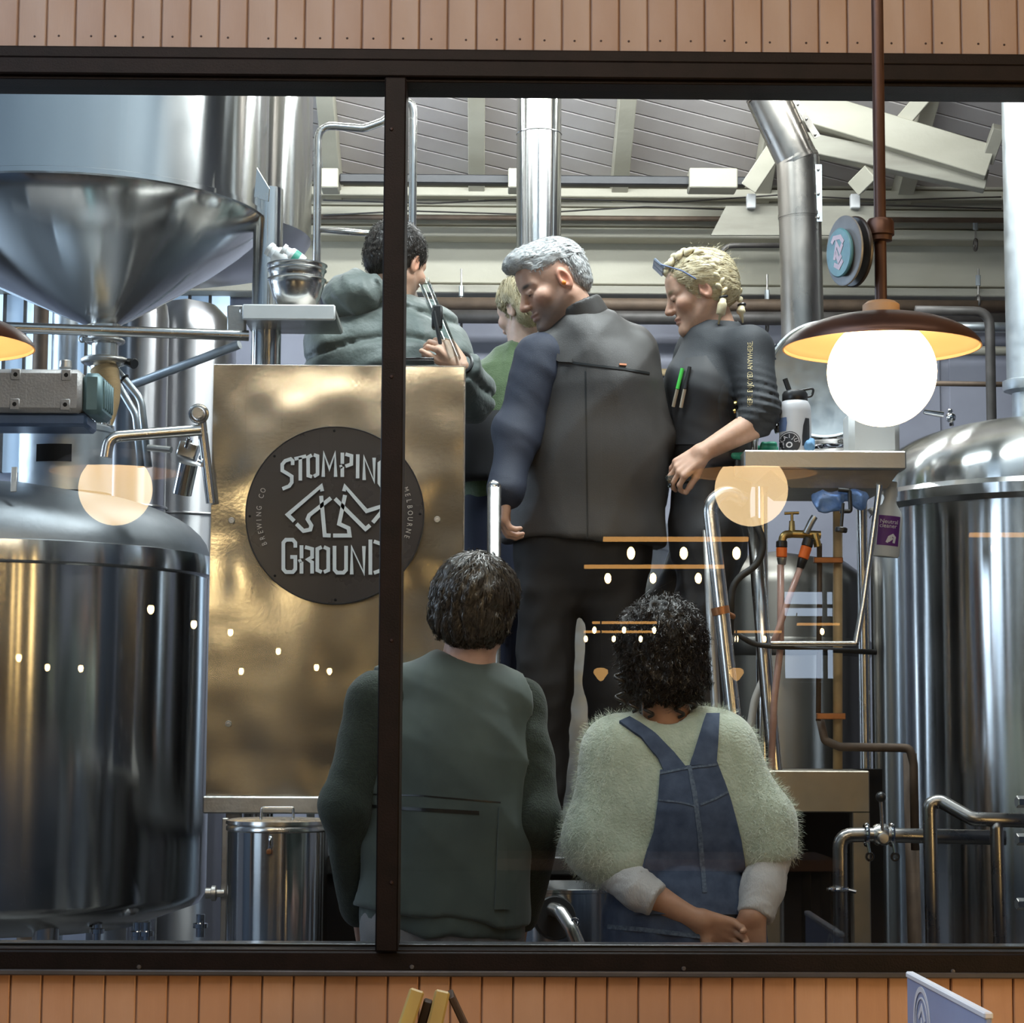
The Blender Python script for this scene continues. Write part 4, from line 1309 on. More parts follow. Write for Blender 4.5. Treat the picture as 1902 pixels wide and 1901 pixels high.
for (px, py) in ((430, 967), (812, 965), (424, 1345)):
    c = P(px, py, yp - 0.006)
    G().add(torus(c, 0.0065, 0.002, (0, 1, 0), 18, 6)).add(lathe([(0, 0.001), (0.005, 0.0)], 12, c, (0, -1, 0))).obj('rivet', 'steel_dull', t)
# the ledge under the panel and its frame
t = thing('panel_ledge', 'folded steel ledge under the sign panel', 'ledge', ((x0 + x1) / 2, yp, z0 - 0.05))
zl2 = P(500, 1512, yp - 0.02)[2]
G().add(box((x0 - 0.004, yp - 0.03, zl2), (x1 + 0.02, yp + 0.14, z0 - 0.001), 0.004)).obj('ledge_front', 'steel_dull', t, False)
for x in (P(430, 1600, yp)[0], x1 - 0.03):
    G().add(box((x - 0.02, yp + 0.02, 0), (x + 0.02, yp + 0.06, zl2), 0.003)).obj('ledge_leg', 'steel_dull', t, False)

# round sign with its lettering
ysn = yp - 0.016
cs = P(622, 957, ysn)
rs = SZ(166, ysn)
t = thing('round_sign', 'round dark sign lettered in white, fixed to the steel panel', 'sign', (cs[0], ysn, cs[2] - rs))
G().add(lathe([(0, 0), (rs - 0.002, 0), (rs, -0.002), (rs, -0.0095), (rs - 0.001, -0.011), (0, -0.011)], 96, cs, (0, -1, 0))).obj('sign_disc', 'sign_black', t)
G().add(torus(cs + A(0, 0.0, 0), rs, 0.0016, (0, 1, 0), 96, 6)).obj('sign_edge', 'rail_black', t)
for k in range(8):
    an = math.pi / 2 + k * math.pi / 4 + 0.02
    c = cs + A(math.cos(an) * rs * 0.955, -0.0002, math.sin(an) * rs * 0.955)
    G().add(lathe([(0, 0.002), (0.0028, 0.0015), (0.0036, 0.0)], 10, c, (0, -1, 0))).obj('sign_screw', 'void_black', t)
FONT = {
    'S': [[(.93, .27), (.93, .13), (.78, .05), (.35, .06), (.12, .15), (.12, .36), (.5, .5), (.86, .64), (.86, .84), (.66, .94), (.12, .97)]],
    'T': [[(0, .06), (1, .06)], [(.5, .06), (.5, 1)]],
    'O': [[(.43, .06), (.14, .13), (.14, .87), (.43, .94)], [(.57, .06), (.86, .13), (.86, .87), (.57, .94)]],
    'M': [[(.10, 1), (.14, .04), (.5, .68), (.86, .04), (.90, 1)]],
    'P': [[(.2, .0), (.2, .46)], [(.2, .58), (.2, 1)], [(.42, .06), (.86, .13), (.86, .47), (.42, .56)], [(.02, .60), (.2, .56)]],
    'I': [[(.5, 0), (.5, 1)]],
    'N': [[(.14, 1), (.14, .04), (.86, .96), (.86, 0)]],
    'G': [[(.88, .27), (.88, .13), (.72, .05), (.28, .05), (.12, .13), (.12, .87), (.28, .95), (.72, .95), (.88, .87), (.88, .53), (.56, .53)]],
    'R': [[(.2, .0), (.2, .46)], [(.2, .58), (.2, 1)], [(.42, .06), (.86, .13), (.86, .42), (.6, .5), (.86, .6), (.86, 1)], [(.02, .58), (.2, .53)]],
    'U': [[(.14, 0), (.14, .85), (.3, .95), (.7, .95), (.86, .85), (.86, 0)]],
    'D': [[(.14, 0), (.14, 1)], [(.36, .05), (.86, .13), (.86, .87), (.36, .95)]],
}
zoomk = 480 / 1902.0


def zp(u):
    p = P(380 + u[0] * zoomk, 760 + u[1] * zoomk, ysn)
    return A(p[0], ysn, p[2])


def letters(spec, wd):
    g = G()
    for ch_, TL, TR, BR, BL in spec:
        TL, TR, BR, BL = map(lambda q: A(*q), (TL, TR, BR, BL))
        for line in FONT[ch_]:
            L2 = [(1 - v) * ((1 - u) * TL + u * TR) + v * ((1 - u) * BL + u * BR) for u, v in line]
            v2, f2 = stroke2d(L2, wd)
            g.add(raise2d(v2, f2, zp, (0, -1, 0), 0.0015))
    return g


up_ = [('S', (560, 378), (655, 352), (655, 572), (562, 598)), ('T', (662, 358), (748, 336), (746, 520), (664, 534)), ('O', (748, 334), (845, 322), (845, 502), (750, 516)),
       ('M', (862, 318), (976, 318), (976, 500), (862, 500)), ('P', (994, 322), (1096, 322), (1092, 502), (994, 500)), ('I', (1100, 330), (1156, 338), (1154, 514), (1098, 508)),
       ('N', (1160, 344), (1262, 362), (1262, 544), (1160, 520)), ('G', (1275, 372), (1365, 402), (1365, 600), (1275, 566))]
lo_ = [('G', (566, 950), (682, 950), (682, 1214), (566, 1214)), ('R', (690, 1004), (808, 1004), (808, 1212), (690, 1212)), ('O', (814, 1004), (926, 1004), (926, 1214), (814, 1214)),
       ('U', (940, 1008), (1058, 1008), (1058, 1216), (940, 1216)), ('N', (1066, 1010), (1190, 1010), (1190, 1218), (1066, 1218)), ('D', (1204, 962), (1320, 962), (1320, 1220), (1204, 1220))]
cs = cs + A(0, -0.011, 0)
ysn -= 0.0112
letters(up_, 26).obj('upper_lettering', 'sign_letter', t, False)
letters(lo_, 27).obj('lower_lettering', 'sign_letter', t, False)
g = G()
for line in ([(866, 606), (858, 568), (612, 778), (660, 826)], [(676, 846), (728, 898), (778, 888), (786, 858), (758, 812), (770, 782), (930, 656)], [(858, 640), (884, 930), (928, 932)],
             [(1026, 606), (1034, 570), (1192, 752), (1262, 730), (1306, 716), (1300, 762), (1238, 836)], [(1218, 856), (1184, 884), (1090, 790), (960, 660)],
             [(1034, 634), (990, 846), (1060, 878), (1068, 932), (946, 932)]):
    v2, f2 = stroke2d(line, 29)
    g.add(raise2d(v2, f2, zp, (0, -1, 0), 0.0015))
g.obj('boots_emblem', 'sign_letter', t, False)


def arc_text(s, a_start, a_step, rad, size, inward):
    g = G()
    for i, ch_ in enumerate(s):
        if ch_ == ' ':
            continue
        V2, F2 = text2d(ch_)
        V2 = V2 - A((V2[:, 0].max() + V2[:, 0].min()) / 2, 0)
        an = a_start + a_step * i
        rd = A(math.cos(an), math.sin(an))
        upv = rd if inward else -rd
        rt = A(upv[1], -upv[0])
        base = A(cs[0], cs[2]) + rd * rad
        pts = [base + rt * v[0] * size * 0.8 + upv * (v[1] - 0.35) * size for v in V2]
        g.add(([(p[0], cs[1] - 0.0012, p[1]) for p in pts], F2))
    return g


arc_text('BREWING CO', math.radians(203), math.radians(-4.6), rs * 0.85, 0.020, True).obj('left_lettering', 'sign_small', t, False)
arc_text('MELBOURNE', math.radians(20), math.radians(-4.6), rs * 0.85, 0.020, True).obj('right_lettering', 'sign_small', t, False)

# ---- steel bin under the panel
yb_ = 5.52
zbt = P(512, 1527, yb_)[2]
xb_ = P(516, 1600, yb_)[0]
rb_ = SZ(94, yb_)
t = thing('lidded_bin', 'tall stainless bin with a wire lid handle below the panel', 'bin', (xb_, yb_, 0.52))
loc = (xb_, yb_, zbt)
mk('bin_body', *lathe([(rb_ - 0.003, -0.012), (rb_ - 0.005, 0.52 - zbt), (0, 0.52 - zbt)], 64, loc), 'steel', t, True, loc)
lid = mk('bin_lid', *lathe([(0, 0.010), (rb_ - 0.012, 0.008), (rb_ + 0.002, 0.004), (rb_ + 0.003, -0.004), (rb_ - 0.002, -0.007), (rb_ + 0.002, -0.012), (rb_ + 0.002, -0.020), (rb_ - 0.004, -0.024)], 64, loc), 'steel_pipe', t, True, loc)
G().add(tube([P(484, 1524, yb_ - 0.02), P(486, 1501, yb_ - 0.02), P(545, 1501, yb_ - 0.02), P(545, 1526, yb_ - 0.02)], 0.0035, 10, 0.006)).obj('lid_handle', 'steel_pipe', lid)
c = P(503, 1560, yb_ - rb_ - 0.006)
G().add(tube([c + A(0, 0.006, 0.008), c + A(0, -0.008, 0.004), c + A(0, -0.008, -0.018), c + A(-0.004, 0.004, -0.026)], 0.005, 10, 0.008)).obj('bin_latch', 'chrome', t)
G().add(obox(c + A(-0.004, -0.004, -0.030), (0.006, 0.006, 0.006), None, 0.002)).obj('latch_catch', 'copper_strap', t)
t = thing('bin_stand', 'low dark stand beneath the lidded bin', 'stand', (xb_, yb_, 0))
G().add(box((xb_ - 0.16, yb_ - 0.15, 0.47), (xb_ + 0.16, yb_ + 0.15, 0.52), 0.004)).obj('stand_top', 'steel_dull', t, False)
for sx in (-1, 1):
    for sy in (-1, 1):
        G().add(box((xb_ + sx * 0.14 - 0.015, yb_ + sy * 0.13 - 0.015, 0), (xb_ + sx * 0.14 + 0.015, yb_ + sy * 0.13 + 0.015, 0.47), 0.002)).obj('stand_leg', 'steel_dull', t, False)
t = thing('panel_post', 'thin steel post between the kettle and the bin', 'post', P(419, 1700, 5.66) * A(1, 1, 0))
pa = P(419, 1520, 5.66)
G().add(box((pa[0] - 0.008, 5.65, 0), (pa[0] + 0.008, 5.672, pa[2]), 0.002)).obj('post_bar', 'steel_dull', t, False)
c = P(398, 1660, 5.64)
G().add(lathe([(0, -0.022), (0.014, -0.022), (0.014, -0.008), (0.02, -0.006), (0.02, 0.004), (0.010, 0.008), (0.010, 0.026), (0, 0.026)], 16, c, (1, 0, 0))).obj('hose_coupling', 'steel_dull', t)
# ------------------------------------------------------------------ soft bodies: smooth-blended distance fields, meshed
class Sdf:
    def __init__(s):
        s.p = []

    def cone(s, a, b, ra, rb, k=0.02, flat=None, neg=False):
        """tapered limb from a to b; flat=(axis, factor) squashes it along an axis"""
        s.p.append(('c', np.asarray(a, float), np.asarray(b, float), ra, rb, k, flat, neg))
        return s

    def ell(s, c, r, R=None, k=0.02, neg=False):
        r = np.ones(3) * r if np.isscalar(r) else np.asarray(r, float)
        s.p.append(('e', np.asarray(c, float), r, None if R is None else np.asarray(R, float), 0, k, None, neg))
        return s

    def half(s, c, n, k=0.01):
        """cut away everything on the n side of a plane"""
        s.p.append(('h', np.asarray(c, float), unit(n), None, 0, k, None, True))
        return s

    def chain(s, pts, rads, k=0.02, flat=None):
        for i in range(len(pts) - 1):
            s.cone(pts[i], pts[i + 1], rads[i], rads[i + 1], k, flat)
        return s

    def __call__(s, X):
        X = np.asarray(X, float)
        d = None
        for q in s.p:
            t = q[0]
            k = q[5]
            if t == 'c':
                a, b, ra, rb, fl = q[1], q[2], q[3], q[4], q[6]
                pa = X - a
                ba = b - a
                L = 1.0
                if fl is not None:
                    n, fac = fl
                    n = unit(n)
                    pa = pa + np.outer(pa @ n, n) * (fac - 1)
                    ba = ba + n * np.dot(ba, n) * (fac - 1)
                    L = fac
                h = np.clip((pa @ ba) / (ba @ ba + 1e-12), 0, 1)
                di = (np.linalg.norm(pa - h[:, None] * ba, axis=1) - (ra + (rb - ra) * h)) / math.sqrt(L)
            elif t == 'e':
                c, r, R = q[1], q[2], q[3]
                v = X - c
                if R is not None:
                    v = v @ R.T
                k0 = np.linalg.norm(v / r, axis=1)
                k1 = np.linalg.norm(v / (r * r), axis=1) + 1e-9
                di = k0 * (k0 - 1) / k1
            else:
                di = -((X - q[1]) @ q[2])
            if d is None:
                d = di
            elif q[7]:
                b2 = -di
                h = np.clip(0.5 - 0.5 * (b2 - d) / k, 0, 1) if False else np.clip(0.5 + 0.5 * (b2 - d) / k, 0, 1)
                d = d + (b2 - d) * h + k * h * (1 - h)
            else:
                h = np.clip(0.5 + 0.5 * (di - d) / k, 0, 1)
                d = di + (d - di) * h - k * h * (1 - h)
        return d

    def bounds(s):
        lo, hi = [], []
        for q in s.p:
            if q[7]:
                continue
            if q[0] == 'c':
                r = max(q[3], q[4])
                lo += [q[1] - r, q[2] - r]
                hi += [q[1] + r, q[2] + r]
            else:
                r = q[2].max()
                lo.append(q[1] - r)
                hi.append(q[1] + r)
        return np.min(lo, 0), np.max(hi, 0)


def with_disp(s, fn):
    def f(X):
        return s(X) + fn(X)
    f.bounds = s.bounds
    return f


def grad(f, X, e=0.003):
    g = np.stack([f(X + A(e, 0, 0)) - f(X - A(e, 0, 0)), f(X + A(0, e, 0)) - f(X - A(0, e, 0)), f(X + A(0, 0, e)) - f(X - A(0, 0, e))], 1)
    return g / (np.linalg.norm(g, axis=1, keepdims=True) + 1e-9)


def nets(f, h, pad=0.03):
    lo, hi = f.bounds()
    lo = lo - pad
    hi = hi + pad
    B = 8
    n = np.maximum(1, np.ceil((hi - lo) / (h * B)).astype(int))
    N = n * B
    idx = np.stack(np.meshgrid(*[np.arange(k) for k in n], indexing='ij'), -1).reshape(-1, 3)
    cen = lo + (idx * B + (B - 1) / 2) * h
    dc = f(cen)
    Fd = np.repeat(np.repeat(np.repeat(np.sign(dc).reshape(n), B, 0), B, 1), B, 2).astype(np.float32)
    keep = idx[np.abs(dc) < B * h * 1.15 + 0.012]
    off = np.stack(np.meshgrid(*[np.arange(B)] * 3, indexing='ij'), -1).reshape(-1, 3)
    ii = (keep[:, None, :] * B + off[None]).reshape(-1, 3)
    out = np.empty(len(ii), np.float32)
    for s in range(0, len(ii), 200000):
        out[s:s + 200000] = f(lo + ii[s:s + 200000] * h)
    Fd[ii[:, 0], ii[:, 1], ii[:, 2]] = out
    S = Fd < 0
    c = [S[i:N[0] - 1 + i, j:N[1] - 1 + j, k:N[2] - 1 + k] for i in (0, 1) for j in (0, 1) for k in (0, 1)]
    cnt = np.zeros(N - 1, np.int8)
    for q in c:
        cnt += q
    act = (cnt > 0) & (cnt < 8)
    ci = np.argwhere(act)
    vid = -np.ones(N - 1, np.int64)
    vid[act] = np.arange(len(ci))
    pos = np.zeros((len(ci), 3))
    w = np.zeros(len(ci))
    corners = [(i, j, k) for i in (0, 1) for j in (0, 1) for k in (0, 1)]
    val = {q: Fd[ci[:, 0] + q[0], ci[:, 1] + q[1], ci[:, 2] + q[2]] for q in corners}
    for a in corners:
        for ax in range(3):
            if a[ax] == 1:
                continue
            b = list(a)
            b[ax] = 1
            va, vb = val[a], val[tuple(b)]
            m = (va < 0) != (vb < 0)
            t = np.where(m, va / np.where(m, va - vb, 1), 0)
            p = np.tile(np.array(a, float), (len(ci), 1))
            p[:, ax] += t
            pos += p * m[:, None]
            w += m
    V = lo + (ci + pos / w[:, None]) * h
    faces = []
    for ax in range(3):
        u, v = (ax + 1) % 3, (ax + 2) % 3
        sl = [slice(0, N[k]) for k in range(3)]
        s0, s1 = list(sl), list(sl)
        s0[ax] = slice(0, N[ax] - 1)
        s1[ax] = slice(1, N[ax])
        e = np.argwhere(S[tuple(s0)] != S[tuple(s1)])
        e = e[(e[:, u] > 0) & (e[:, v] > 0) & (e[:, u] < N[u] - 1) & (e[:, v] < N[v] - 1)]
        q = []
        for du, dv in ((1, 1), (0, 1), (0, 0), (1, 0)):
            k = e.copy()
            k[:, u] -= du
            k[:, v] -= dv
            q.append(vid[k[:, 0], k[:, 1], k[:, 2]])
        q = np.stack(q, 1)
        neg = S[e[:, 0], e[:, 1], e[:, 2]]
        q[~neg] = q[~neg][:, ::-1]
        faces.append(q)
    Fc = np.concatenate(faces)
    Fc = Fc[(Fc >= 0).all(1)]
    return V, Fc


def relax(V, Fc, it=1, lam=0.5):
    e = np.concatenate([Fc[:, [0, 1]], Fc[:, [1, 2]], Fc[:, [2, 3]], Fc[:, [3, 0]]])
    for _ in range(it):
        acc = np.zeros_like(V)
        cn = np.zeros(len(V))
        np.add.at(acc, e[:, 0], V[e[:, 1]])
        np.add.at(acc, e[:, 1], V[e[:, 0]])
        np.add.at(cn, e[:, 0], 1)
        np.add.at(cn, e[:, 1], 1)
        V = V * (1 - lam) + lam * acc / np.maximum(cn, 1)[:, None]
    return V


def fastmesh(name, V, Fc, m, parent=None, col=None):
    me = bpy.data.meshes.new(name)
    nv, nf = len(V), len(Fc)
    k = Fc.shape[1]
    me.vertices.add(nv)
    me.vertices.foreach_set('co', np.ascontiguousarray(V, np.float32).ravel())
    me.loops.add(nf * k)
    me.loops.foreach_set('vertex_index', np.ascontiguousarray(Fc, np.int32).ravel())
    me.polygons.add(nf)
    me.polygons.foreach_set('loop_start', np.arange(0, nf * k, k, dtype=np.int32))
    me.update(calc_edges=True)
    me.polygons.foreach_set('use_smooth', np.ones(nf, bool))
    if col is not None:
        ca = me.color_attributes.new('Col', 'FLOAT_COLOR', 'POINT')
        ca.data.foreach_set('color', np.concatenate([col, np.ones((nv, 1))], 1).astype(np.float32).ravel())
    me.materials.append(M[m])
    me.validate()
    o = bpy.data.objects.new(name, me)
    return put(o, parent)


def soft(name, f, h, m, parent=None, it=1, colfn=None, pad=0.03):
    V, Fc = nets(f, h, pad)
    V = relax(V, Fc, it)
    return fastmesh(name, V, Fc, m, parent, None if colfn is None else colfn(V))


def merge(parts):
    Vs, Fs, n = [], [], 0
    for V, Fc in parts:
        Vs.append(V)
        Fs.append(Fc + n)
        n += len(V)
    return np.concatenate(Vs), np.concatenate(Fs)


def folds(seed, amp, freq, dirs=None, n=7, warp=0.04, sgn=1):
    """irregular cloth folds as a sum of warped waves"""
    r = np.random.RandomState(seed)
    freq = freq * 3.0
    warp = warp * 0.6
    K = []
    for i in range(n):
        d = unit(r.normal(size=3) if dirs is None else np.asarray(dirs[i % len(dirs)], float) + r.normal(size=3) * 0.35)
        K.append((d * freq * r.uniform(0.6, 1.6), r.uniform(0, 6.28), r.uniform(0.5, 1.0)))
    wd_ = [(unit(r.normal(size=3)) * freq * 0.35, r.uniform(0, 6.28), unit(r.normal(size=3))) for _ in range(4)]
    tot = sum(k[2] for k in K)

    def fn(X):
        Y = X.copy()
        for kv, ph, dv in wd_:
            Y = Y + np.outer(np.sin(X @ kv + ph), dv) * warp
        o = 0
        for kv, ph, a in K:
            o = o + a * (np.abs(np.sin(Y @ kv * 0.5 + ph)) ** 0.8 * 1.6 - 1) * sgn
        return o * amp / tot * 2
    return fn


def trace(f, pix, y0=4.63, y1=7.2, off=0.0):
    """where the lines of sight through some pixels meet a body"""
    pix = np.asarray(pix, float)
    D = np.array([P(x, y, 1.0) - A(0, 0, CAMZ) for x, y in pix])
    O = A(0, 0, CAMZ)
    t = np.full(len(pix), y0)
    L = np.linalg.norm(D, axis=1)
    for _ in range(90):
        X = O + D * t[:, None]
        t = np.minimum(t + np.clip(f(X), -0.05, 0.2) / L * 0.6, y1)
    X = O + D * t[:, None]
    if off:
        X = X + grad(f, X) * off
    return X, t < y1 - 1e-3


def drape(name, f, left, right, nv, nu, m, parent, off=0.006, y0=4.63, y1=7.2, thick=0.01):
    """a piece of cloth lying on a body between two pixel outlines"""
    left, right = np.asarray(left, float), np.asarray(right, float)

    def samp(L, n):
        s = np.r_[0, np.cumsum(np.linalg.norm(np.diff(L, axis=0), axis=1))]
        q = np.linspace(0, s[-1], n)
        return np.stack([np.interp(q, s, L[:, 0]), np.interp(q, s, L[:, 1])], 1)
    a, b = samp(left, nv), samp(right, nv)
    pix = np.array([[a[i] * (1 - j / (nu - 1)) + b[i] * j / (nu - 1) for j in range(nu)] for i in range(nv)]).reshape(-1, 2)
    X, ok = trace(f, pix, y0, y1)
    N_ = grad(f, X)
    top = X + N_ * off
    bot = X + N_ * (off - thick)
    V = np.concatenate([top, bot])
    k = nu * nv
    Fc = []
    for i in range(nv - 1):
        for j in range(nu - 1):
            q = [i * nu + j, i * nu + j + 1, (i + 1) * nu + j + 1, (i + 1) * nu + j]
            if ok[q].all():
                Fc.append(q)
    edge = [i * nu for i in range(nv)][::-1] + list(range(nu)) + [i * nu + nu - 1 for i in range(nv)] + list(range((nv - 1) * nu, nv * nu))[::-1]
    for i in range(len(edge) - 1):
        p, q = edge[i], edge[i + 1]
        if p != q and ok[p] and ok[q]:
            Fc.append([q, p, p + k, q + k])
    return mk(name, V, Fc, m, parent, True, None, 60)


def strands(name, f, seeds, field, length, m, parent, seg=6, width=0.0016, off=0.003, lift=0.0, jit=0.25, seed=0, curl=0.0, stick=True, kind='stuff'):
    """fine ribbons following a body"""
    r = np.random.RandomState(seed)
    X = seeds.copy()
    n = len(X)
    L = length * r.uniform(0.6, 1.25, n)
    J = r.normal(size=(n, 3)) * jit
    ph = r.uniform(0, 6.28, n)
    offs = r.uniform(0.3, 2.6, n)
    V = []
    for s in range(seg + 1):
        N_ = grad(f, X)
        d = field(X) + J
        d = d - N_ * (np.sum(d * N_, 1) - lift)[:, None]
        d = d / (np.linalg.norm(d, axis=1, keepdims=True) + 1e-9)
        side = np.cross(d, N_)
        side = side / (np.linalg.norm(side, axis=1, keepdims=True) + 1e-9)
        if curl:
            cw = (np.sin(ph + s * 2.1) * curl)[:, None]
            cn = (np.cos(ph + s * 2.1) * curl * 0.7)[:, None]
        else:
            cw = cn = 0
        C = X + N_ * (off * offs)[:, None] + side * cw + N_ * cn
        w = width * (1 - 0.75 * s / seg)
        V.append(np.stack([C - side * w, C + side * w], 1))
        X = X + d * (L / seg)[:, None]
        if stick:
            X = X - grad(f, X) * (f(X) * (1 - lift))[:, None]
    V = np.stack(V, 1).reshape(-1, 3)
    base = np.arange(n)[:, None] * (2 * (seg + 1))
    Fc = []
    for s in range(seg):
        Fc.append(np.stack([base[:, 0] + 2 * s, base[:, 0] + 2 * s + 1, base[:, 0] + 2 * s + 3, base[:, 0] + 2 * s + 2], 1))
    o = fastmesh(name, V, np.concatenate(Fc), m, parent)
    o['kind'] = kind
    return o


# ------------------------------------------------------------------ figure parts
class Head:
    """local frame: x forward, y to the person's left, z up"""
    def __init__(s, c, fwd, up, k=1.0):
        s.c = np.asarray(c, float)
        s.f = unit(fwd)
        s.l = unit(np.cross(up, s.f))
        s.u = np.cross(s.f, s.l)
        s.k = k
        s.R = np.array([s.f, s.l, s.u])

    def w(s, x, y, z):
        return s.c + (s.f * x + s.l * y + s.u * z) * s.k

    def loc(s, X):
        return (X - s.c) @ s.R.T / s.k


def head_sdf(H, male=True, neck_to=None, nr=0.056, ears=True):
    s = Sdf()
    k = H.k
    e = lambda c, r, kk=0.02, neg=False, R=None: s.ell(H.w(*c), np.asarray(r) * k, H.R if R is None else R @ H.R, kk, neg)
    e((-0.012, 0, 0.034), (0.098, 0.076, 0.088))
    e((0.030, 0, -0.040), (0.062, 0.056, 0.078), 0.03)
    j = 1.0 if male else 0.88
    for q in (-1, 1):
        s.cone(H.w(-0.008, q * 0.054 * j, -0.045), H.w(0.070, q * 0.012, -0.104), 0.020 * k, 0.019 * k, 0.02)
        e((0.060, q * 0.047, -0.022), (0.024, 0.022, 0.022), 0.02)
        s.cone(H.w(0.083, q * 0.014, 0.020), H.w(0.068, q * 0.048, 0.018), 0.011 * k, 0.010 * k, 0.014)
    e((0.076, 0, -0.100), (0.020, 0.021, 0.018), 0.02)
    e((0.062, 0, 0.050), (0.030, 0.052, 0.035), 0.03)
    for q in (-1, 1):
        e((0.098, q * 0.032, 0.000), (0.016, 0.017, 0.012), 0.014, True)
        e((0.078, q * 0.031, -0.001), (0.0145, 0.0145, 0.0125), 0.004)
        s.cone(H.w(0.090, q * 0.020, 0.006), H.w(0.084, q * 0.043, 0.004), 0.004 * k, 0.0035 * k, 0.006)
    s.cone(H.w(0.088, 0, 0.014), H.w(0.112, 0, -0.030), 0.0085 * k, 0.0115 * k, 0.012)
    for q in (-1, 1):
        e((0.102, q * 0.012, -0.034), (0.011, 0.0085, 0.008), 0.006)
        e((0.106, q * 0.0075, -0.0425), (0.006, 0.0035, 0.004), 0.003, True)
    e((0.089, 0, -0.060), (0.013, 0.024, 0.0065), 0.006)
    e((0.087, 0, -0.073), (0.013, 0.020, 0.0070), 0.006)
    s.cone(H.w(0.103, -0.022, -0.0665), H.w(0.103, 0.022, -0.0665), 0.0028, 0.0028, 0.003, None, True)
    if ears:
        for q in (-1, 1):
            tilt = np.array(Matrix.Rotation(math.radians(-12), 3, 'Y'))
            e((-0.014, q * 0.078, -0.004), (0.019, 0.0085, 0.033), 0.006, False, tilt)
            e((-0.010, q * 0.085, -0.002), (0.011, 0.007, 0.021), 0.004, True, tilt)
            e((0.0, q * 0.077, -0.012), (0.006, 0.006, 0.010), 0.004)
    if neck_to is not None:
        s.cone(H.w(-0.022, 0, -0.055), neck_to, nr * k, nr * 1.12 * k, 0.03)
    return s


def hand(s, wrist, d, back, side, curl=(0.5, 0.7, 0.5), spread=0.06, k=1.0, thumb=(0.6, 0.75, -0.3), per=None):
    x = unit(d)
    z = unit(np.asarray(back, float) - x * np.dot(back, x))
    y = np.cross(z, x) * side
    W = np.asarray(wrist, float)
    pt = lambda a, b, c: W + (x * a + y * b + z * c) * k
    ky = (0.032, 0.0105, -0.0105, -0.030)
    kx = (0.086, 0.090, 0.085, 0.076)
    ln = (0.070, 0.078, 0.072, 0.056)
    for i in range(4):
        s.cone(pt(0.0, ky[i] * 0.55, 0), pt(kx[i], ky[i], 0.002), 0.0165 * k, 0.0115 * k, 0.010)
    for i in range(4):
        a = 0.0
        p = pt(kx[i], ky[i], 0.0)
        sp = (1.5 - i) * spread
        cu = curl if per is None else per[i]
        for jn, (f, r0, r1) in enumerate(((0.45, 0.0095, 0.0085), (0.31, 0.0086, 0.0078), (0.24, 0.0078, 0.0066))):
            a += cu[jn]
            dr = unit(x * math.cos(a) * math.cos(sp) + y * math.sin(sp) - z * math.sin(a))
            q = p + dr * ln[i] * f * k
            s.cone(p, q, r0 * k, r1 * k, 0.0035)
            p = q
    t0, t1 = pt(0.02, 0.024, -0.006), None
    dv = unit(x * thumb[0] + y * thumb[1] + z * thumb[2])
    t1 = t0 + dv * 0.046 * k
    dv2 = unit(dv + x * 0.55)
    t2 = t1 + dv2 * 0.032 * k
    t3 = t2 + unit(dv2 + x * 0.3 - z * 0.2) * 0.024 * k
    s.cone(t0, t1, 0.0165 * k, 0.0115 * k, 0.010).cone(t1, t2, 0.0112 * k, 0.0098 * k, 0.004).cone(t2, t3, 0.0098 * k, 0.0078 * k, 0.004)
    return s


def skin_col(base):
    base = np.asarray(base, float)

    def fn(V, H=None):
        c = np.tile(base, (len(V), 1))
        return c
    return fn


mat('skin', (0.5, 0.3, 0.2), 0.48, attr='Col', nscale=60, sss=0.15, bump=0.06, bscale=350, bdist=0.002)
mat('hair_dark_under', (0.006, 0.005, 0.004), 0.6, col2=(0.010, 0.008, 0.006), nscale=60)  # under layers: shade between strands put into a darker hair colour
mat('hair_brown_under', (0.012, 0.009, 0.006), 0.6, col2=(0.020, 0.015, 0.010), nscale=60)
mat('hair_grey_under', (0.22, 0.22, 0.22), 0.7, col2=(0.28, 0.28, 0.28), nscale=80)
mat('hair_blonde_under', (0.30, 0.22, 0.11), 0.7, col2=(0.38, 0.29, 0.16), nscale=80)
mat('hair_ash_under', (0.24, 0.19, 0.10), 0.7, col2=(0.30, 0.24, 0.14), nscale=80)
mat('hair_dark', (0.016, 0.012, 0.009), 0.38, col2=(0.030, 0.021, 0.015), nscale=60, spec=0.6)
mat('hair_brown', (0.022, 0.016, 0.011), 0.34, col2=(0.085, 0.064, 0.042), nscale=140, spec=0.7)
mat('hair_grey', (0.56, 0.57, 0.57), 0.45, col2=(0.74, 0.75, 0.75), nscale=120)
mat('hair_blonde', (0.62, 0.52, 0.31), 0.42, col2=(0.74, 0.66, 0.46), nscale=80)
mat('hair_ash', (0.50, 0.42, 0.25), 0.45, col2=(0.62, 0.54, 0.36), nscale=80)


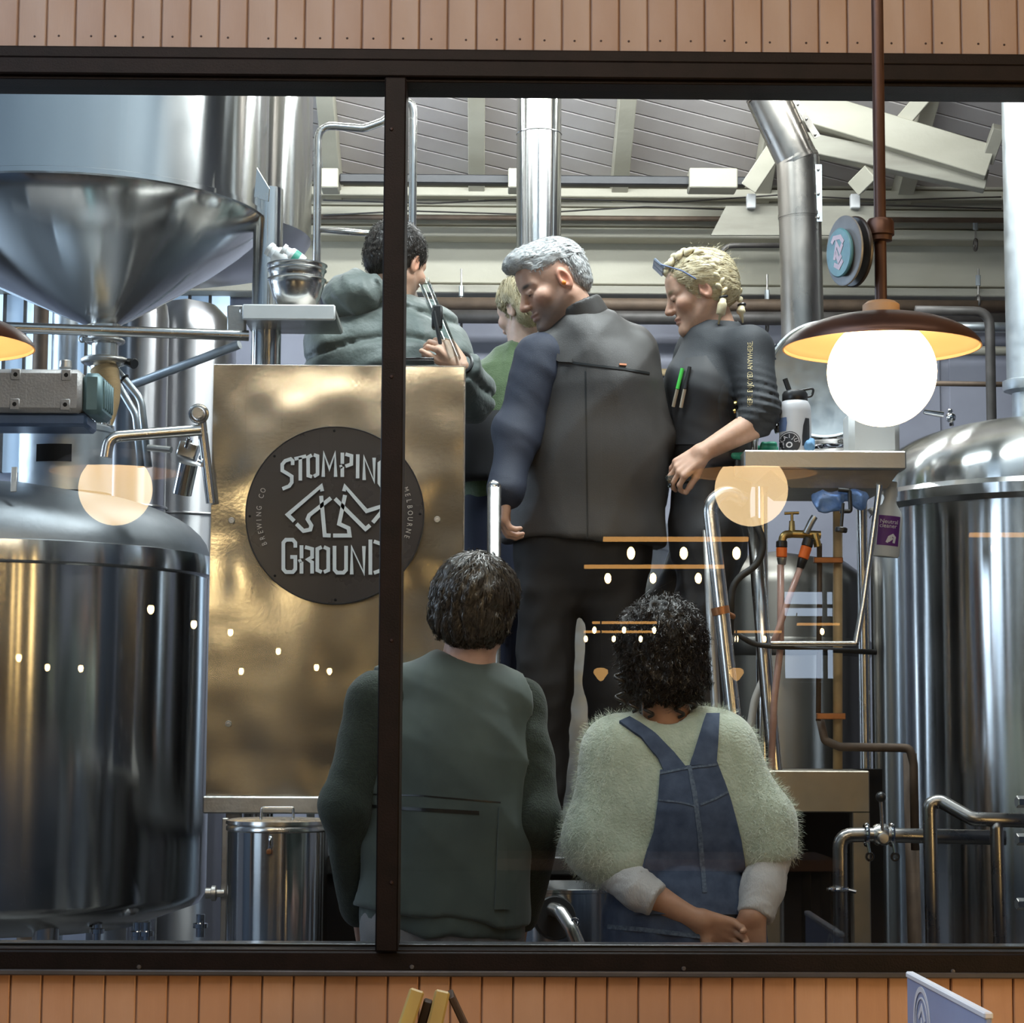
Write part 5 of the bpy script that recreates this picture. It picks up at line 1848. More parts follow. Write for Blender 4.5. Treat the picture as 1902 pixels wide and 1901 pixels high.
def body_sdf(j, r=1.0):
    """whole figure under the clothes: j has neck, chest, pelvis, sh, el, wr, hip, kn, an (left, right), n = depth axis"""
    s = Sdf()
    fl = (j['n'], 1.6)
    s.cone(j['pelvis'], j['chest'], 0.135 * r, 0.150 * r, 0.05, fl)
    s.cone(j['chest'], j['neck'], 0.135 * r, 0.055 * r, 0.05, fl)
    for i in (0, 1):
        s.cone(j['chest'] * 0.4 + j['neck'] * 0.6, j['sh'][i], 0.06, 0.05 * r, 0.04)
        s.cone(j['sh'][i], j['el'][i], 0.048 * r, 0.038 * r, 0.03)
        s.cone(j['el'][i], j['wr'][i], 0.037 * r, 0.026 * r, 0.02)
        s.cone(j['hip'][i], j['kn'][i], 0.078 * r, 0.054 * r, 0.04)
        s.cone(j['kn'][i], j['an'][i], 0.052 * r, 0.036 * r, 0.03)
        s.cone(j['an'][i], j['an'][i] + unit(j['n']) * 0.15 + A(0, 0, -0.045), 0.036, 0.028, 0.02)
    return s


def figure(label, head, body, hands, base, colfn=None, hh=0.0036):
    """the skin of a person as one mesh"""
    parts = []
    Vh, Fh = nets(head, hh)
    Vh = relax(Vh, Fh, 1, 0.4)
    parts.append((Vh, Fh))
    Vb, Fb = nets(body, 0.011)
    Vb = relax(Vb, Fb, 2)
    parts.append((Vb, Fb))
    for h in hands:
        Vk, Fk = nets(h, 0.0034)
        Vk = relax(Vk, Fk, 1, 0.4)
        parts.append((Vk, Fk))
    V, Fc = merge(parts)
    col = np.tile(np.asarray(base, float), (len(V), 1))
    if colfn is not None:
        col[:len(Vh)] = colfn(Vh, col[:len(Vh)])
    o = fastmesh('person', V, Fc, 'skin', None, col)
    return tag(o, label, 'person')


def paint(col, m, c):
    m = np.clip(m, 0, 1)[:, None]
    return col * (1 - m) + np.asarray(c, float) * m


def face_cols(H, lip, brow=None, stubble=None, ear=None, lash=(0.03, 0.02, 0.015)):
    def fn(V, col):
        L = H.loc(V)
        g = lambda c, r: np.exp(-(((L - np.asarray(c)) / np.asarray(r)) ** 2).sum(1))
        for q in (-1, 1):
            col = paint(col, 0.5 * g((0.07, q * 0.05, -0.03), (0.03, 0.03, 0.02)), col.mean(0) * A(1.08, 0.85, 0.8))
            if ear is not None:
                col = paint(col, 0.8 * g((-0.01, q * 0.085, -0.002), (0.03, 0.012, 0.04)), ear)
            if brow is not None:
                col = paint(col, 1.3 * g((0.088, q * 0.034, 0.022), (0.03, 0.018, 0.0055)), brow)
            col = paint(col, 1.4 * g((0.092, q * 0.032, -0.0065), (0.012, 0.015, 0.0022)), lash)
        col = paint(col, 0.5 * g((0.115, 0, -0.034), (0.02, 0.018, 0.016)), col.mean(0) * A(1.1, 0.8, 0.72))
        col = paint(col, 1.2 * g((0.10, 0, -0.0665), (0.02, 0.024, 0.010)), lip)
        if stubble is not None:
            jaw = 1 / (1 + np.exp(-(-0.046 - L[:, 2]) / 0.008)) * 1 / (1 + np.exp(-(L[:, 0] - 0.012) / 0.01)) * (L[:, 2] > -0.15)
            lips = g((0.10, 0, -0.0665), (0.025, 0.022, 0.009))
            col = paint(col, 0.95 * jaw * (1 - np.clip(lips * 1.3, 0, 1)), stubble)
        return col
    return fn
# ------------------------------------------------------------------ people
mat('vest_green', (0.072, 0.094, 0.080), 0.75, col2=(0.050, 0.068, 0.060), nscale=9, bump=0.25, bscale=900, sheen=0.25, bdist=0.001)
mat('knit_dark', (0.016, 0.024, 0.018), 0.9, col2=(0.026, 0.038, 0.026), nscale=120, bump=0.6, bscale=260, sheen=0.12, bdist=0.004)
mat('trouser_grey', (0.26, 0.25, 0.25), 0.8, col2=(0.22, 0.21, 0.21), nscale=12, bump=0.2, bscale=500)
mat('zip_dark', (0.008, 0.009, 0.009), 0.4, col2=(0.012, 0.013, 0.013), nscale=40)
mat('mohair', (0.40, 0.46, 0.35), 0.9, col2=(0.50, 0.56, 0.44), nscale=40, bump=0.7, bscale=160, sheen=0.8, bdist=0.005)
mat('mohair_fuzz', (0.55, 0.60, 0.49), 0.8, col2=(0.66, 0.70, 0.58), nscale=40)
mat('white_rib', (0.62, 0.60, 0.58), 0.8, col2=(0.56, 0.54, 0.52), nscale=20, bump=0.4, bscale=300, bstretch=(1, 1, 0.2))
mat('denim', (0.030, 0.050, 0.098), 0.75, col2=(0.070, 0.100, 0.165), nscale=34, bump=0.4, bscale=700, detail=9, bdist=0.001)
mat('denim_seam', (0.14, 0.18, 0.24), 0.75, col2=(0.05, 0.075, 0.12), nscale=160)
mat('wax_jacket', (0.050, 0.046, 0.043), 0.42, col2=(0.040, 0.036, 0.034), nscale=7, bump=0.15, bscale=500, rough2=0.55)
mat('navy_sleeve', (0.014, 0.020, 0.040), 0.7, col2=(0.020, 0.026, 0.048), nscale=12, bump=0.2, bscale=500)
mat('black_trouser', (0.010, 0.010, 0.012), 0.75, col2=(0.015, 0.015, 0.018), nscale=10)
mat('navy_trouser', (0.010, 0.016, 0.040), 0.75, col2=(0.014, 0.022, 0.05), nscale=10)
mat('knit_green', (0.065, 0.105, 0.045), 0.9, col2=(0.085, 0.13, 0.06), nscale=90, bump=0.6, bscale=260, sheen=0.4, bdist=0.003)
mat('puffer', (0.115, 0.140, 0.128), 0.5, col2=(0.095, 0.118, 0.108), nscale=8, bump=0.25, bscale=60, sheen=0.3)
mat('brewer_shirt', (0.022, 0.025, 0.030), 0.7, col2=(0.030, 0.034, 0.040), nscale=10, bump=0.15, bscale=400)
mat('brewer_apron', (0.016, 0.016, 0.018), 0.6, col2=(0.024, 0.024, 0.027), nscale=10)
mat('print_gold', (0.62, 0.50, 0.26), 0.6, col2=(0.55, 0.44, 0.22), nscale=40)
mat('tag_orange', (0.70, 0.28, 0.14), 0.6, col2=(0.6, 0.22, 0.1), nscale=40)
mat('shoe_dark', (0.02, 0.018, 0.016), 0.5, col2=(0.03, 0.026, 0.022), nscale=20)
mat('button_brass', (0.70, 0.50, 0.16), 0.3, 1.0)
mat('ear_orange', (1.0, 0.30, 0.03), 0.5, col2=(0.9, 0.26, 0.03), nscale=50)
mat('lens_clear', (0.45, 0.55, 0.72), 0.12, col2=(0.55, 0.65, 0.8), nscale=12, trans=0.5)
mat('pen_green', (0.10, 0.75, 0.12), 0.4, col2=(0.08, 0.65, 0.1), nscale=20)
mat('pen_beige', (0.66, 0.58, 0.46), 0.5, col2=(0.6, 0.52, 0.4), nscale=20)
mat('phone_dark', (0.012, 0.012, 0.014), 0.2, col2=(0.02, 0.02, 0.024), nscale=10)


def legs(hip, knee, ankle, rt, rk_, ra, n, zfloor, top=None, topr=None):
    s = Sdf()
    if top is not None:
        s.cone(top, (np.asarray(hip[0]) + hip[1]) / 2, topr, topr * 1.02, 0.05, (n, 1.5))
    for i in (0, 1):
        s.cone(hip[i], knee[i], rt, rk_, 0.03)
        s.cone(knee[i], ankle[i], rk_, ra, 0.03)
    s.half(A(0, 0, zfloor + 0.03), (0, 0, -1), 0.01)
    return s


def shoes(ankle, n, parent, z):
    for i in (0, 1):
        s = Sdf()
        a = np.array([ankle[i][0], ankle[i][1], z + 0.05])
        s.cone(a, a + A(0, 0, 0.06), 0.045, 0.048, 0.02)
        s.cone(A(a[0], a[1], z + 0.04) - unit(n) * 0.04, A(a[0], a[1], z + 0.035) + unit(n) * 0.16, 0.042, 0.038, 0.03)
        s.half(A(0, 0, z + 0.002), (0, 0, -1), 0.004)
        soft('shoe', s, 0.009, 'shoe_dark', parent)


def seeds_on(V, H, test, n, seed):
    L = H.loc(V)
    idx = np.where(test(L))[0]
    r = np.random.RandomState(seed)
    return V[r.choice(idx, min(n, len(idx) * 3))] + r.normal(size=(min(n, len(idx) * 3), 3)) * 0.0012


# ---------------------------------------------------------------- A: green vest, at the glass
YA = 5.09
nA = unit(A(0.10, 1, 0))
jA = dict(neck=P(868, 1232, YA), chest=P(832, 1400, YA), pelvis=P(822, 1700, YA), n=nA,
          sh=(P(700, 1298, YA - 0.02), P(962, 1312, YA + 0.02)), el=(P(640, 1500, YA - 0.05), P(998, 1520, YA - 0.03)),
          wr=(P(668, 1690, YA + 0.06), P(968, 1705, YA + 0.10)))
zA = 0.0
jA['hip'] = (A(jA['pelvis'][0] - 0.095, YA, 0.92), A(jA['pelvis'][0] + 0.095, YA, 0.92))
jA['kn'] = (A(jA['pelvis'][0] - 0.10, YA + 0.02, 0.50), A(jA['pelvis'][0] + 0.10, YA + 0.02, 0.50))
jA['an'] = (A(jA['pelvis'][0] - 0.105, YA, 0.09), A(jA['pelvis'][0] + 0.105, YA, 0.09))
HA = Head(P(888, 1126, YA), (0.42, 0.88, 0.20), (0.10, -0.16, 1), 0.98)
hands_ = []
for i, sd in ((0, -1), (1, 1)):
    hs = Sdf()
    hand(hs, jA['wr'][i], (0.1 - 0.2 * i, 0.55, -0.8), (-1 + 2 * i, 0.1, 0), sd)
    hands_.append(hs)
pA = figure('visitor in a grey-green vest over a dark knit, seen from behind at the glass', head_sdf(HA, True, jA['neck'] + A(0, 0.01, -0.02), 0.060), body_sdf(jA), hands_, (0.55, 0.33, 0.25), face_cols(HA, (0.45, 0.2, 0.16)))
# knit sleeves and body
sk = Sdf()
sk.cone(jA['pelvis'] + A(0, 0, 0.05), jA['chest'], 0.165, 0.175, 0.05, (nA, 1.55))
sk.cone(jA['chest'], P(850, 1325, YA), 0.165, 0.10, 0.05, (nA, 1.55))
for i in (0, 1):
    sk.cone(jA['sh'][i], jA['el'][i], 0.066, 0.058, 0.04)
    sk.cone(jA['el'][i], jA['wr'][i], 0.058, 0.046, 0.03)
    sk.cone(P(848, 1298, YA), jA['sh'][i], 0.046, 0.062, 0.03)
sk.half(jA['wr'][0] * 0 + A(0, 0, P(800, 1745, YA)[2]), (0, 0, -1), 0.01)
fA = folds(3, 0.0065, 12, [(0.6, 0.3, 1), (1, 0.3, 0.6), (-0.7, 0.3, 1)], n=4, warp=0.08)
soft('knit_jumper', with_disp(sk, fA), 0.0075, 'knit_dark', pA)
# vest
sv = Sdf()
sv.cone(P(816, 1712, YA), P(826, 1520, YA), 0.212, 0.200, 0.05, (nA, 1.5))
sv.cone(P(826, 1520, YA), P(835, 1390, YA), 0.200, 0.196, 0.05, (nA, 1.5))
sv.cone(P(835, 1390, YA), P(848, 1318, YA), 0.192, 0.140, 0.05, (nA, 1.5))
for i, q in ((0, P(712, 1282, YA)), (1, P(955, 1296, YA))):
    sv.cone(P(855, 1280, YA), q, 0.060, 0.058, 0.04)
sv.ell(jA['neck'] + A(0.005, 0.03, 0.045), (0.072, 0.075, 0.07), None, 0.015, True)
for i in (0, 1):
    o_ = A(-0.045 + 0.09 * i, 0, 0)
    sv.cone(jA['sh'][i] + o_ + A(0, 0, 0.03), jA['el'][i] + o_ * 0.6, 0.060, 0.062, 0.008, None, True)
    sv.cone(jA['el'][i] + o_ * 0.6, jA['wr'][i] + o_ * 0.4, 0.062, 0.05, 0.008, None, True)
zh_ = P(800, 1700, YA)[2]
sv.half(A(P(815, 1700, YA)[0], 0, zh_), (-0.10, 0, -1), 0.006)
fV = folds(5, 0.0085, 11, [(1, 0, 0.25), (0.9, 0, 0.45), (1, 0.2, -0.3)], n=5, warp=0.09)
fvest = with_disp(sv, fV)
vest = soft('vest', fvest, 0.007, 'vest_green', pA)
sh_ = Sdf().cone(P(822, 1700, YA), P(822, 1712, YA), 0.196, 0.196, 0.03, (nA, 1.5)).half(A(0, 0, P(822, 1738, YA)[2]), (-0.05, 0, -1), 0.006)
soft('shirt_hem', with_disp(sh_, folds(8, 0.006, 22, [(1, 0, 0.1)])), 0.008, 'vest_green', pA)
drape('back_zip', fvest, [(678, 1494), (760, 1500), (890, 1507)], [(678, 1500), (760, 1506), (890, 1514)], 26, 3, 'zip_dark', vest, 0.0015, thick=0.006)
drape('back_seam', fvest, [(668, 1474), (780, 1477), (930, 1490)], [(668, 1477), (780, 1480), (930, 1493)], 26, 2, 'zip_dark', vest, 0.0006, thick=0.005)
drape('vent_flap', fvest, [(926, 1500), (922, 1600), (918, 1690)], [(938, 1502), (940, 1600), (944, 1690)], 20, 4, 'vest_green', vest, 0.006, thick=0.012)
False and drape('armhole_binding', fvest, [(972, 1266), (956, 1300), (945, 1350)], [(980, 1272), (963, 1304), (951, 1352)], 14, 3, 'zip_dark', vest, 0.002, thick=0.008)
lg = legs(jA['hip'], jA['kn'], jA['an'], 0.098, 0.078, 0.065, nA, 0, jA['pelvis'], 0.175)
soft('trousers', with_disp(lg, folds(9, 0.006, 18)), 0.012, 'trouser_grey', pA)
shoes(jA['an'], nA, pA, 0.0)
# hair: full rounded cut
hs = Sdf()
hs.ell(HA.w(-0.020, 0, 0.030), (0.110, 0.098, 0.100), HA.R, 0.02)
hs.ell(HA.w(-0.045, 0, -0.030), (0.078, 0.092, 0.068), HA.R, 0.03)
hs.ell(HA.w(0.075, 0, -0.075), (0.075, 0.12, 0.10), HA.R, 0.02, True)
hs.half(HA.w(-0.05, 0, -0.066), -HA.u + HA.f * 0.45 + HA.l * 0.15, 0.012)
fh = folds(21, 0.006, 60, [(1, 0, 0.2), (0.3, 1, 0.1)], n=5, warp=0.02)
fhair = with_disp(hs, fh)
Vh, Fh = nets(fhair, 0.005)
hair = fastmesh('hair', relax(Vh, Fh, 1), Fh, 'hair_brown_under', pA)
crown = HA.w(-0.03, -0.01, 0.13)
fld = lambda X: (X - crown) + A(0, 0, -0.03) * 1.0
sd = seeds_on(Vh, HA, lambda L: L[:, 2] > -0.09, 6500, 2)
strands('hair_strands', fhair, sd, fld, 0.075, 'hair_brown', hair, 6, 0.0010, 0.0026, 0.0, 0.02, 4, 0.0016)

# ---------------------------------------------------------------- B: mohair jumper and dungarees
YB_ = 5.03
nB_ = unit(A(-0.05, 1, 0))
jB = dict(neck=P(1234, 1345, YB_), chest=P(1255, 1470, YB_), pelvis=P(1272, 1710, YB_), n=nB_,
          sh=(P(1145, 1400, YB_), P(1342, 1392, YB_)), el=(P(1118, 1575, YB_ - 0.03), P(1428, 1560, YB_ - 0.03)),
          wr=(P(1300, 1712, YB_ - 0.135), P(1398, 1702, YB_ - 0.13)))
px_ = jB['pelvis'][0]
jB['hip'] = (A(px_ - 0.09, YB_, 0.84), A(px_ + 0.09, YB_, 0.84))
jB['kn'] = (A(px_ - 0.09, YB_, 0.46), A(px_ + 0.09, YB_, 0.46))
jB['an'] = (A(px_ - 0.09, YB_, 0.09), A(px_ + 0.09, YB_, 0.09))
HB = Head(P(1224, 1216, YB_), (-0.28, 0.95, 0.10), (-0.06, -0.06, 1), 0.95)
hl, hr = Sdf(), Sdf()
hand(hl, jB['wr'][0], (0.86, 0.02, -0.36), (0.25, 0.95, 0.2), 1, (0.55, 0.8, 0.6), 0.03, 0.92, (0.5, 0.55, -0.35))
hand(hr, jB['wr'][1], (-0.10, 0.03, -1), (-0.15, -1, 0.05), -1, (0.35, 0.7, 0.6), 0.03, 0.92, (0.55, 0.75, -0.25))
hl.cone(P(1185, 1650, YB_ - 0.11), jB['wr'][0], 0.037, 0.0255, 0.012)
hr.cone(P(1420, 1640, YB_ - 0.08), jB['wr'][1], 0.038, 0.0255, 0.012)
pB = figure('visitor in pale mohair jumper and denim dungarees, hands clasped behind', head_sdf(HB, False, jB['neck'] + A(0.01, 0.01, -0.02), 0.054), body_sdf(jB, 0.92), [hl, hr], (0.54, 0.29, 0.18), face_cols(HB, (0.45, 0.18, 0.15)))
sm = Sdf()
sm.cone(P(1268, 1640, YB_), P(1258, 1500, YB_), 0.160, 0.170, 0.06, (nB_, 1.5))
sm.cone(P(1258, 1500, YB_), P(1246, 1408, YB_), 0.170, 0.120, 0.05, (nB_, 1.5))
sm.cone(P(1240, 1394, YB_), P(1150, 1402, YB_), 0.066, 0.078, 0.04)
sm.cone(P(1240, 1394, YB_), P(1335, 1390, YB_), 0.066, 0.078, 0.04)
sm.cone(P(1150, 1402, YB_), P(1112, 1560, YB_ - 0.04), 0.080, 0.086, 0.06)
sm.cone(P(1112, 1560, YB_ - 0.04), P(1150, 1604, YB_ - 0.08), 0.078, 0.060, 0.04)
sm.cone(P(1335, 1390, YB_), P(1412, 1530, YB_ - 0.03), 0.080, 0.084, 0.06)
sm.cone(P(1412, 1530, YB_ - 0.03), P(1430, 1582, YB_ - 0.06), 0.082, 0.068, 0.04)
sm.cone(P(1237, 1362, YB_), P(1238, 1350, YB_), 0.064, 0.062, 0.02)
sm.ell(jB['neck'] + A(0.003, 0.0, 0.030), (0.060, 0.070, 0.052), None, 0.008, True)
sm.half(P(1150, 1652, YB_ - 0.08), (0.15, 0, -1), 0.012)
sm.half(P(1440, 1612, YB_ - 0.06), (0.05, 0, -1), 0.012) if False else None
fM = folds(12, 0.0075, 8, [(1, 0, 0.5), (-1, 0, 0.6), (1, 0.2, 0.2)], n=5, warp=0.1)
fm = with_disp(sm, fM)
Vm, Fm = nets(fm, 0.0075)
Vm = relax(Vm, Fm, 2)
jump = fastmesh('mohair_jumper', Vm, Fm, 'mohair', pB)
r = np.random.RandomState(5)
def to_px(V):
    q = (V - A(0, 0, CAMZ)) @ np.array(camR)
    return np.stack([951 + F * q[:, 0] / -q[:, 2], 950.5 - F * q[:, 1] / -q[:, 2]], 1)


px_m = to_px(Vm)
out_ = np.where(~((px_m[:, 0] > 1140) & (px_m[:, 0] < 1392) & (px_m[:, 1] > 1325) & (Vm[:, 1] < YB_ + 0.02)))[0]
sd = Vm[r.choice(out_, 9000)]
strands('fuzz', fm, sd, lambda X: A(0, 0, -0.4) + r.normal(size=X.shape) * 0.6, 0.022, 'mohair_fuzz', jump, 3, 0.00045, 0.0, 0.75, 0.5, 6, 0.0, False)
su = Sdf().chain([P(1146, 1622, YB_ - 0.07), P(1184, 1652, YB_ - 0.12), P(1226, 1677, YB_ - 0.14)], [0.050, 0.043, 0.041], 0.02)
su.half(P(1221, 1674, YB_ - 0.14), P(1226, 1677, YB_ - 0.14) - P(1184, 1652, YB_ - 0.12), 0.003)
soft('under_sleeve', with_disp(su, folds(31, 0.004, 60, [(1, 0, -0.6)])), 0.005, 'white_rib', pB)
su = Sdf().chain([P(1428, 1592, YB_ - 0.05), P(1416, 1650, YB_ - 0.09), P(1401, 1708, YB_ - 0.125)], [0.052, 0.048, 0.042], 0.02)
su.half(P(1402, 1704, YB_ - 0.125), P(1401, 1708, YB_ - 0.125) - P(1416, 1650, YB_ - 0.09), 0.003)
soft('under_sleeve', with_disp(su, folds(32, 0.003, 60, [(0.2, 0, 1)])), 0.005, 'white_rib', pB)
# dungarees
sj = Sdf()
sj.cone(P(1270, 1700, YB_), P(1272, 1760, YB_), 0.178, 0.188, 0.05, (nB_, 1.4))
sj.cone(P(1270, 1700, YB_), P(1278, 1600, YB_), 0.176, 0.112, 0.05, (nB_, 1.25))
for i in (0, 1):
    sj.cone(jB['hip'][i], jB['kn'][i], 0.098, 0.082, 0.03)
    sj.cone(jB['kn'][i], jB['an'][i], 0.082, 0.075, 0.03)
sj.half(A(0, 0, 0.04), (0, 0, -1), 0.01)
dng = soft('dungarees', with_disp(sj, folds(14, 0.005, 20)), 0.009, 'denim', pB)
both = lambda X: np.minimum(fm(X), sj(X))
pan = drape('back_panel', both, [(1226, 1432), (1223, 1480), (1214, 1545), (1200, 1584), (1186, 1640), (1180, 1700)], [(1331, 1415), (1350, 1466), (1366, 1515), (1377, 1560), (1384, 1600), (1386, 1700)], 46, 22, 'denim', dng, 0.007, thick=0.014)
drape('strap', fm, [(1150, 1344), (1190, 1372), (1222, 1410), (1234, 1436)], [(1170, 1336), (1214, 1362), (1252, 1398), (1275, 1428)], 24, 5, 'denim', dng, 0.0085, thick=0.014)
drape('strap', fm, [(1312, 1330), (1300, 1366), (1288, 1400), (1281, 1424)], [(1336, 1330), (1334, 1366), (1332, 1395), (1330, 1420)], 24, 5, 'denim', dng, 0.0085, thick=0.014)
for (l_, r_) in (([(1276, 1424), (1286, 1480), (1296, 1560), (1303, 1660)], [(1284, 1424), (1295, 1480), (1304, 1560), (1311, 1660)]),
                 ([(1226, 1437), (1272, 1428), (1330, 1419)], [(1226, 1441), (1272, 1432), (1330, 1423)]),
                 ([(1224, 1486), (1262, 1490), (1292, 1496)], [(1224, 1489), (1262, 1493), (1292, 1500)]),
                 ([(1300, 1494), (1325, 1484), (1350, 1470)], [(1300, 1498), (1325, 1488), (1351, 1474)])):
    drape('seam', both, l_, r_, 24, 3, 'denim_seam', pan, 0.0092, thick=0.006)
drape('waist_seam', sj, [(1130, 1718), (1200, 1724), (1300, 1736)], [(1130, 1726), (1200, 1732), (1300, 1744)], 20, 3, 'denim_seam', dng, 0.003, thick=0.006)
shoes(jB['an'], nB_, pB, 0.0)
# hair: loose dark curls
hs = Sdf()
hs.ell(HB.w(-0.018, 0, 0.034), (0.108, 0.102, 0.104), HB.R, 0.02)
hs.ell(HB.w(-0.040, 0, -0.040), (0.080, 0.097, 0.090), HB.R, 0.03)
hs.ell(HB.w(0.080, 0, -0.060), (0.075, 0.12, 0.10), HB.R, 0.02, True)
hs.half(HB.w(-0.05, 0, -0.100), -HB.u + HB.f * 0.3, 0.02)
fhB = with_disp(hs, folds(22, 0.013, 75, None, n=8, warp=0.02))
Vh, Fh = nets(fhB, 0.005)
hair = fastmesh('hair', relax(Vh, Fh, 1), Fh, 'hair_dark_under', pB)
crB = HB.w(-0.02, 0.0, 0.14)
sd = seeds_on(Vh, HB, lambda L: L[:, 2] > -0.14, 3000, 3)
strands('hair_strands', fhB, sd, lambda X: (X - crB) + A(0, 0, -0.04), 0.07, 'hair_dark', hair, 9, 0.0012, 0.004, 0.05, 0.03, 5, 0.0055)
for k_, (px, py) in enumerate(((1152, 1300), (1176, 1312), (1205, 1322), (1262, 1322), (1285, 1306), (1150, 1262), (1300, 1270))):
    c = P(px, py, YB_ - 0.06)
    G().add(tube([c + A(0.010 * math.cos(t_), 0.008 * math.sin(t_), 0.018 - 0.004 * t_) for t_ in np.linspace(0, 8, 22)], 0.004, 6)).obj('curl', 'hair_dark', hair, auto=180)

# ---------------------------------------------------------------- C: grey-haired man on the deck
YC = 6.15
nC = unit(A(0.15, 1, 0))
jC = dict(neck=P(1082, 600, YC), chest=P(1088, 735, YC), pelvis=P(1086, 1000, YC), n=nC,
          sh=(P(1012, 668, YC - 0.03), P(1168, 655, YC + 0.03)), el=(P(962, 800, YC - 0.10), P(1212, 815, YC)),
          wr=(P(940, 915, YC - 0.18), P(1205, 930, YC + 0.12)))
x_ = jC['pelvis'][0]
jC['hip'] = (A(x_ - 0.10, YC, 1.90), A(x_ + 0.085, YC, 1.90))
jC['kn'] = (A(x_ - 0.115, YC - 0.02, 1.50), A(x_ + 0.085, YC, 1.50))
jC['an'] = (A(x_ - 0.125, YC, ZD + 0.09), A(x_ + 0.10, YC, ZD + 0.09))
HC = Head(P(1028, 531, YC - 0.02), (-0.90, -0.22, -0.42), (-0.22, 0.02, 1), 1.0)
hl, hr = Sdf(), Sdf()
hand(hl, jC['wr'][0], (-0.1, 0.1, -1), (-1, -0.2, 0), -1, (0.6, 0.8, 0.5))
hand(hr, jC['wr'][1], (0.0, 0.3, -1), (1, 0, 0), 1, (0.4, 0.6, 0.4))
pC = figure('grey-haired man in a dark waxed jacket looking down to his left', head_sdf(HC, True, jC['neck'] + A(0, 0, -0.03), 0.060), body_sdf(jC), [hl, hr], (0.60, 0.36, 0.26),
            face_cols(HC, (0.46, 0.24, 0.20), (0.09, 0.07, 0.06), (0.17, 0.12, 0.10), (0.70, 0.26, 0.16)), 0.003)
sj_ = Sdf()
sj_.cone(P(1088, 1000, YC), P(1090, 850, YC), 0.238, 0.222, 0.06, (nC, 1.5))
sj_.cone(P(1090, 850, YC), P(1092, 720, YC), 0.222, 0.200, 0.06, (nC, 1.5))
sj_.cone(P(1092, 720, YC), P(1086, 640, YC), 0.195, 0.120, 0.06, (nC, 1.5))
sj_.cone(P(1085, 632, YC), jC['sh'][0], 0.070, 0.070, 0.05)
sj_.cone(P(1085, 632, YC), jC['sh'][1], 0.075, 0.072, 0.05)
sj_.cone(jC['sh'][1], jC['el'][1], 0.072, 0.066, 0.04)
sj_.cone(jC['el'][1], jC['wr'][1], 0.064, 0.052, 0.03)
zc_ = P(1086, 1012, YC)[2]
sj_.half(A(x_, 0, zc_), (-0.05, 0, -1), 0.008)
fC = folds(41, 0.0085, 9, [(1, 0, 0.15), (1, 0, 0.35), (1, 0, -0.2)], n=5, warp=0.1)
fjc = with_disp(sj_, fC)
jac = soft('waxed_jacket', fjc, 0.0085, 'wax_jacket', pC)
sl = Sdf().cone(jC['sh'][0] + A(-0.01, -0.02, 0.0), jC['el'][0], 0.078, 0.068, 0.04).cone(jC['el'][0], jC['wr'][0], 0.066, 0.052, 0.03)
soft('sleeve', with_disp(sl, folds(42, 0.007, 14, [(0.6, 0, 1), (0.9, 0, 0.6)])), 0.008, 'navy_sleeve', pC)
sc = Sdf().cone(P(1082, 596, YC), P(1066, 566, YC - 0.01), 0.082, 0.078, 0.02)
sc.cone(P(1082, 598, YC), P(1060, 556, YC - 0.012), 0.068, 0.068, 0.006, None, True)
sc.half(P(1066, 572, YC), P(1066, 566, YC) - P(1082, 596, YC), 0.004)
col_ = soft('collar', sc, 0.006, 'wax_jacket', jac)
drape('yoke_hem', fjc, [(1062, 672), (1110, 678), (1160, 684), (1206, 692)], [(1062, 676), (1110, 682), (1160, 688), (1206, 696)], 26, 3, 'zip_dark', jac, 0.002, 5.3, 7.0, 0.008)
drape('yoke_flap', fjc, [(1000, 640), (1010, 660), (1040, 674), (1064, 675)], [(1004, 632), (1020, 650), (1048, 664), (1064, 668)], 14, 4, 'wax_jacket', jac, 0.008, 5.3, 7.0, 0.012)
drape('jacket_tag', fjc, [(1150, 676), (1163, 677)], [(1150, 679), (1163, 680)], 6, 3, 'tag_orange', jac, 0.004, 5.3, 7.0, 0.005)
drape('back_seam', fjc, [(1086, 690), (1088, 850), (1090, 1000)], [(1089, 690), (1091, 850), (1093, 1000)], 30, 2, 'zip_dark', jac, 0.0008, 5.3, 7.0, 0.005)
lg = legs(jC['hip'], jC['kn'], jC['an'], 0.096, 0.080, 0.066, nC, ZD, jC['pelvis'] + A(0, 0, 0.02), 0.19)
soft('trousers', with_disp(lg, folds(43, 0.009, 20)), 0.011, 'black_trouser', pC)
shoes(jC['an'], nC, pC, ZD)
# hair: short grey, longer quiff
hs = Sdf()
hs.ell(HC.w(-0.016, 0, 0.050), (0.104, 0.080, 0.086), HC.R, 0.02)
hs.ell(HC.w(0.060, 0, 0.098), (0.052, 0.060, 0.034), HC.R, 0.03)
hs.ell(HC.w(-0.070, 0, 0.0), (0.046, 0.066, 0.060), HC.R, 0.03)
for q in (-1, 1):
    hs.ell(HC.w(0.020, q * 0.095, 0.000), (0.075, 0.034, 0.062), HC.R, 0.02, True)
hs.ell(HC.w(0.110, 0, 0.030), (0.062, 0.10, 0.052), HC.R, 0.02, True)
fhC = with_disp(hs, folds(44, 0.004, 90, None, n=6, warp=0.02))
Vh, Fh = nets(fhC, 0.004)
hair = fastmesh('hair', relax(Vh, Fh, 1), Fh, 'hair_grey_under', pC)
sd = seeds_on(Vh, HC, lambda L: (L[:, 2] > 0.05), 5200, 4)
strands('hair_strands', fhC, sd, lambda X: HC.f * 1.0 + HC.u * 0.15, 0.036, 'hair_grey', hair, 5, 0.0009, 0.002, 0.24, 0.20, 8)
sd = seeds_on(Vh, HC, lambda L: (L[:, 2] <= 0.055), 3600, 5)
